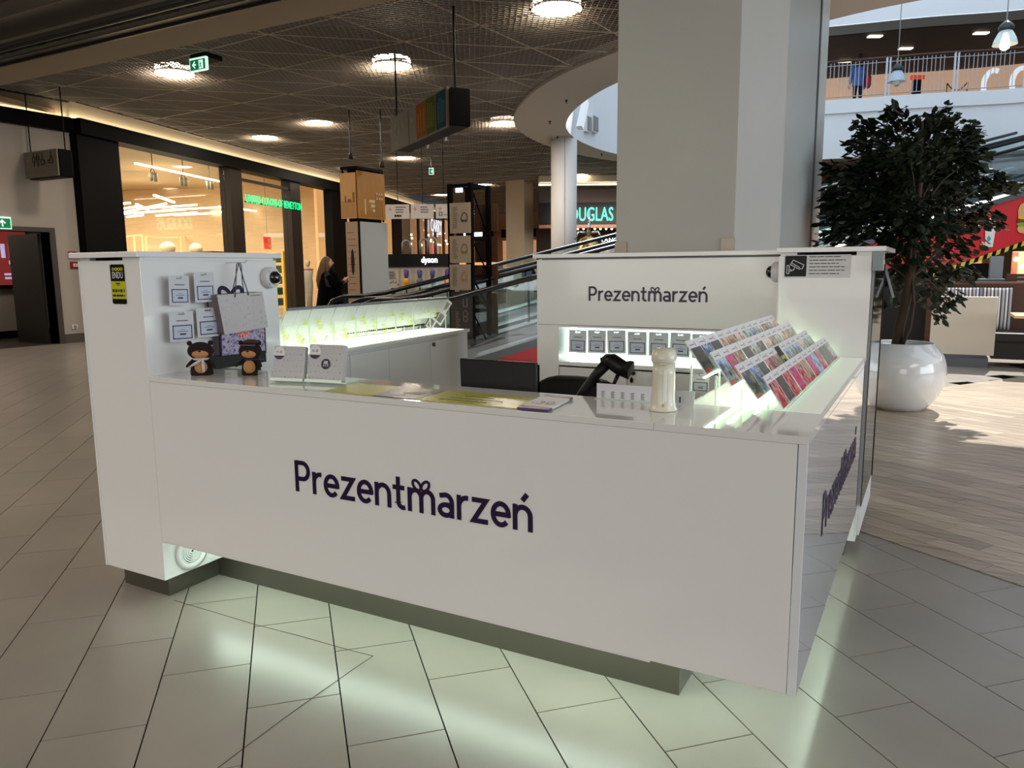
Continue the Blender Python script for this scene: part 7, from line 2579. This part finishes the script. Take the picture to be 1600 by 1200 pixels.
M_leaf2 = mat('mid_green_leaf', (0.30, 0.38, 0.13), 0.4, rnd=0.2)
nodes = []
leaves = []
for ci, (px, py, r, n) in enumerate(CL + [(1400, 300, 0.25, 60), (1420, 330, 0.22, 60), (1415, 270, 0.22, 50), (1420, 240, 0.2, 40), (1425, 360, 0.2, 40)]):
    dd = (7.55 if ci >= len(CL) else 8.02) + rg.uniform(-0.35, 0.35) * (1 if r > 0.15 else 0.6)
    c = at(px, py, dd)
    nodes.append(c)
    # a branch to the clump
    zt = min(max(c.z - 0.55, 1.35), 2.6)
    k_ = (zt - trunk[0].z)
    base = None
    for i in range(len(trunk) - 1):
        if trunk[i].z <= zt <= trunk[i + 1].z:
            base = trunk[i].lerp(trunk[i + 1], (zt - trunk[i].z) / (trunk[i + 1].z - trunk[i].z))
    base = base or trunk[-1]
    mid = base.lerp(c, 0.5) + Vector((0, 0, 0.08))
    if n > 20:
        MB().tube([base, mid, c], [0.014, 0.009, 0.004], 6).build('branch', M_bark, tree, smooth=True)
    for q in range(int(n * (1.75 if py < 370 else 1.35))):
        v = Vector((rg.gauss(0, 1), rg.gauss(0, 1), rg.gauss(0, 1))).normalized() * (rg.random() ** 0.4)
        p = c + Vector((v.x * r, v.y * r * 1.1, v.z * r * 0.85))
        out = (p - Vector((PX_ + 0.05, PY_, 1.9)))
        out.z *= 0.3
        d_ = (out.normalized() + Vector((rg.uniform(-.7, .7), rg.uniform(-.7, .7), rg.uniform(-1.2, 0.1)))).normalized()
        leaves.append((p, d_, rg.uniform(0.085, 0.125), rg.uniform(0, 6.28), py > 410 and rg.random() < 0.16))


def leaf_geo(L=1.0):
    w = 0.34
    pts = [(0, 0), (0.28, w * 0.85), (0.55, w), (0.8, w * 0.55), (1.0, 0)]
    vs = []
    for (x, y) in pts:
        vs.append((x, 0, -0.10 * x * x))
    for (x, y) in pts[1:-1]:
        vs.append((x, y, -0.10 * x * x + 0.07))
        vs.append((x, -y, -0.10 * x * x + 0.07))
    fs = [(0, 1, 5), (0, 6, 1), (1, 2, 7, 5), (1, 6, 8, 2), (2, 3, 9, 7), (2, 8, 10, 3), (3, 4, 9), (3, 10, 4)]
    return vs, fs


lv, lf = leaf_geo()
rg.shuffle(leaves)
leaves.sort(key=lambda q: (q[0] - CP).length + random.random() * 0.35)


def leaf_mat4(p, d_, s, roll):
    x = d_
    y = x.cross(Z)
    if y.length < 1e-3:
        y = Vector((0, 1, 0))
    y.normalize()
    z = x.cross(y)
    y2 = y * math.cos(roll * 0.25 - 0.7) + z * math.sin(roll * 0.25 - 0.7)
    z2 = x.cross(y2)
    return Matrix(((x.x * s, y2.x * s, z2.x * s, p.x), (x.y * s, y2.y * s, z2.y * s, p.y), (x.z * s, y2.z * s, z2.z * s, p.z), (0, 0, 0, 1)))


lme = [None, None]
rest = MB()
for i, (p, d_, s, roll, lite) in enumerate(leaves):
    M4 = leaf_mat4(p, d_, s, roll)
    if i < 295 or lite:
        if i >= 295 and lite:
            lite2 = True
        k = 1 if lite else 0
        if i < 295:
            if lme[k] is None:
                mb = MB()
                mb.add(lv, lf)
                o = mb.build('leaf', M_leaf2 if k else M_leaf, tree)
                lme[k] = o
            else:
                o = lme[k].copy()
                COL.objects.link(o)
            o.matrix_parent_inverse = Matrix.Translation(-Vector(tree.location))
            o.matrix_basis = M4
            continue
    rest.add([M4 @ Vector(v) for v in lv], lf)
rest.build('far_leaves', M_leaf, tree, kind='stuff')

# ================================================================== BENCH, TABLE, COUNTER ON THE RIGHT
bn = thing('bench', 'long dark upholstered bench with cream end panel and brown wooden back', 'bench', (0.9, 13.3, 0))
yb_ = 12.96
xa, xb = -0.02, onY(1552, 560, yb_).x
za, zb_ = onY(1550, 556, yb_).z, onY(1553, 464, yb_).z
box('end_panel', mat('cream_laminate', (0.80, 0.76, 0.70), 0.4), bn, xa, xb, yb_, yb_ + 0.06, max(0.13, za), zb_, bevel=0.004)
box('plinth', M_steelb, bn, xa + 0.02, xb - 0.06, yb_ + 0.02, yb_ + 0.5, 0, 0.13)
zs = onY(1575, 519, yb_ + 0.3).z
M_seat = mat('charcoal_upholstery', (0.15, 0.13, 0.135), 0.6)
MB().box(xb - 0.02, 4.5, yb_ + 0.10, yb_ + 0.80, zs - 0.14, zs).build('seat', M_seat, bn, bevel=0.03)
MB().box(xb - 0.02, 4.5, yb_ + 0.16, yb_ + 0.70, 0.12, zs - 0.14).build('seat_base', mat('dark_brown_base', (0.12, 0.09, 0.085), 0.5), bn)
ybk = yb_ + 0.85
zt = onY(1560, 444, ybk).z
box('backrest', mat('reddish_wood', (0.30, 0.17, 0.11), 0.4, var=0.2, vscale=3, stretch=(0.3, 1, 6)), bn, -0.1, 4.5, ybk, ybk + 0.06, 0.1, zt, bevel=0.004)
box('backrest_cap', mat('reddish_wood_light', (0.42, 0.26, 0.17), 0.4), bn, -0.1, 4.5, ybk - 0.01, ybk + 0.09, zt, zt + 0.03)


def stripe_mat():
    m = bpy.data.materials.new('striped_fabric')
    m.use_nodes = True
    nt = m.node_tree
    b = nt.nodes['Principled BSDF']
    b.inputs['Roughness'].default_value = 0.85
    geo = nt.nodes.new('ShaderNodeNewGeometry')
    sp = nt.nodes.new('ShaderNodeSeparateXYZ')
    mu = nt.nodes.new('ShaderNodeMath')
    mu.operation = 'MULTIPLY'
    mu.inputs[1].default_value = 10.5
    fr_ = nt.nodes.new('ShaderNodeMath')
    fr_.operation = 'FRACT'
    rp = nt.nodes.new('ShaderNodeValToRGB')
    rp.color_ramp.interpolation = 'CONSTANT'
    el = rp.color_ramp.elements
    cols = [(0.0, (0.86, 0.86, 0.86)), (0.16, (0.28, 0.25, 0.25)), (0.42, (0.80, 0.80, 0.80)), (0.50, (0.45, 0.44, 0.47)), (0.60, (0.86, 0.86, 0.86)), (0.68, (0.32, 0.27, 0.27)), (0.88, (0.65, 0.67, 0.72))]
    while len(el) < len(cols):
        el.new(0.5)
    for i, (p, c) in enumerate(cols):
        el[i].position = p
        el[i].color = (*s2l(c), 1)
    nt.links.new(geo.outputs['Position'], sp.inputs[0])
    nt.links.new(sp.outputs[0], mu.inputs[0])
    nt.links.new(mu.outputs[0], fr_.inputs[0])
    nt.links.new(fr_.outputs[0], rp.inputs[0])
    nt.links.new(rp.outputs[0], b.inputs['Base Color'])
    return m


M_str = stripe_mat()
zp = onY(1570, 450, ybk - 0.1).z
for k, (a, b) in enumerate(((0.10, 0.62), (0.62, onY(1582, 470, ybk - 0.12).x))):
    t = thing('cushion', ('striped cushion half hidden behind the cream bench end', 'striped cushion at the open end of the bench back')[k], 'cushion', ((a + b) / 2, ybk - 0.12, zs), 'striped bench cushions')
    mb = MB()
    n = 8
    vs, fs = [], []
    h_, w_ = zp - zs, b - a
    for i in range(n + 1):
        for j in range(n + 1):
            u, v = i / n, j / n
            puff = 0.07 * (16 * u * (1 - u) * v * (1 - v)) ** 0.4
            vs.append((a + w_ * u, ybk - 0.10 - puff - 0.03 + 0.05 * v, zs + 0.002 + h_ * v))
    for i in range(n):
        for j in range(n):
            q = i * (n + 1) + j
            fs.append((q, q + n + 1, q + n + 2, q + 1))
    m_ = len(vs)
    for i in range(n + 1):
        for j in range(n + 1):
            u, v = i / n, j / n
            vs.append((a + w_ * u, ybk - 0.06 + 0.05 * v - 0.02, zs + 0.002 + h_ * v))
    for i in range(n):
        for j in range(n):
            q = m_ + i * (n + 1) + j
            fs.append((q, q + 1, q + n + 2, q + n + 1))
    ring = [i * (n + 1) for i in range(n + 1)] + [n * (n + 1) + j for j in range(1, n + 1)] + [i * (n + 1) + n for i in range(n - 1, -1, -1)] + [j for j in range(n - 1, 0, -1)]
    for i in range(len(ring)):
        p, q = ring[i], ring[(i + 1) % len(ring)]
        fs.append((q, p, m_ + p, m_ + q))
    mb.add(vs, fs)
    mb.build('cover', M_str, t, smooth=True)
c = onY(1578, 491, yb_ - 0.1)
tb = thing('table', 'wooden table top entering at the right edge in front of the bench', 'table', (c.x + 0.5, yb_ - 0.1, 0))
box('table_top', mat('blond_wood', (0.84, 0.68, 0.48), 0.35, var=0.12, vscale=3), tb, c.x, c.x + 1.2, yb_ - 0.75, yb_ - 0.05, c.z - 0.02, c.z + 0.025, bevel=0.01)
MB().tube([(c.x + 0.6, yb_ - 0.4, 0.02), (c.x + 0.6, yb_ - 0.4, c.z - 0.02)], 0.04, 12).build('leg', M_blackm, tb)
MB().lathe([(0.25, 0), (0.25, 0.02), (0.05, 0.03)], 20, (c.x + 0.6, yb_ - 0.4, 0.004)).build('foot', M_blackm, tb, smooth=True)
# dark mat at the right edge of the floor, steel counter, grey pillar, restaurant
t = tag(MB().prism([onZ(1576, 570, 0).xy[:], onZ(1640, 566, 0).xy[:], onZ(1660, 580, 0).xy[:], onZ(1600, 576, 0).xy[:]], 0.005, 0.012).build('floor_mat', M_blackm), 'thin dark mat on the sunlit floor at the right edge', 'mat')
yk2 = 17.0
a, b = onY(1400, 520, yk2), onY(1571, 436, yk2)
sc_ = thing('counter', 'dark counter with blue-grey steel top under the walkway', 'counter', ((a.x + b.x) / 2, yk2, 0))
box('front', mat('near_black_panel', (0.03, 0.03, 0.032), 0.5), sc_, -2.6, b.x, yk2, yk2 + 0.6, 0, b.z - 0.2)
box('steel_top', mat('blue_grey_steel', (0.32, 0.38, 0.43), 0.3, metal=0.5), sc_, -1.2, b.x, yk2 - 0.03, yk2 + 0.8, b.z - 0.2, b.z)
struct('shade_backing_walkway', MB().obox(TL0 + TD * 10 + TNV * 1.2 + Z * 0.75, TD * 3.2, TNV * 0.1, Z * 0.75), M_dark)  # dark sheet added as backing for the shade below the walkway
a, b = onY(1545, 440, 17.6), onY(1569, 400, 17.6)
gp_ = tag(box('pillar', mat('mid_grey_pillar', (0.50, 0.51, 0.52), 0.6), None, a.x, b.x, 17.6, 18.0, 0, b.z), 'short grey pillar under the walkway at the right', 'pillar')
rf = thing('restaurant_front', 'bright cream restaurant front with warm lamps under the walkway at the right edge', 'storefront', (2.2, 19, 0))
a, b = onY(1576, 470, 19.4), onY(1640, 392, 19.4)
box('wall', mat('bright_cream', (0.92, 0.82, 0.66), 0.6, emit=0.5, emit_rgb=(1, 0.85, 0.66), var=0.25, vscale=3), rf, a.x, b.x + 2.5, 19.4, 19.5, 0, b.z)
a, b = onY(1578, 440, 19.3), onY(1592, 392, 19.3)
box('striped_awning', mat('salmon_white', (0.88, 0.55, 0.45), 0.6), rf, a.x, b.x, 19.3, 19.35, b.z - 0.7, b.z - 0.03)
for k in range(4):
    c = onY(1588 + k * 8, 405 + (k % 2) * 12, 19.2)
    MB().ball(c, 0.05, 0.05, 0.05, 8, 6).build('lamp', mat('tiny_bulb'), rf)
rw = thing('rail_partition', 'brown wooden partition with pale slots behind the bench at the right edge', 'partition', (2.0, 15.5, 0))
a = onY(1572, 443, 15.5)
b = onY(1572, 428, 15.5)
box('board', mat('reddish_wood'), rw, a.x, a.x + 2.5, 15.5, 15.56, 0, b.z)
for k in range(2):
    for j in range(6):
        box('slot', mat('slot_grey', (0.5, 0.46, 0.44), 0.5), rw, a.x + 0.15 + j * 0.16, a.x + 0.25 + j * 0.16, 15.49, 15.5, b.z - 0.07 - 0.07 * k, b.z - 0.04 - 0.07 * k)
# dark zone behind the planter: low wall of the seating area
lwz = thing('low_wall', 'near-black low wall behind the planter left of the cream bench end', 'wall', (-0.8, 14.4, 0))
box('wall', mat('near_black_panel'), lwz, -2.2, -0.1, 14.3, 14.5, 0, 1.35)
struct('wall_right', MB().box(14, 14.2, -10, 10, 0, 1.0).box(14, 14.2, -10, 10, 4.0, 4.5), M_atr)
struct('wall_back', MB().box(-30, 16, -10.2, -10, 0, 4.5), mat('back_wall_warm', (0.6, 0.57, 0.53), 0.7))
struct('wall_side', MB().box(-30.2, -30, -10, 9, 0, 4.5), MATS['back_wall_warm'])
struct('wall_side_2', MB().box(16, 16.2, 10, 46, 0, 4.95), MATS['back_wall_warm'])

# thin dark thread lying on the tiles in front of the kiosk
th = [onZ(x, y, 0.0015) for x, y in ((272, 938), (330, 955), (400, 976), (470, 994), (540, 1014), (583, 1025), (560, 1040), (500, 1082), (440, 1125), (390, 1162), (340, 1200))]
tag(MB().tube(th, 0.0009, 5).build('thread', mat('dark_thread', (0.16, 0.15, 0.13), 0.8)), 'thin dark thread lying bent on the floor tiles in front of the kiosk', 'thread')
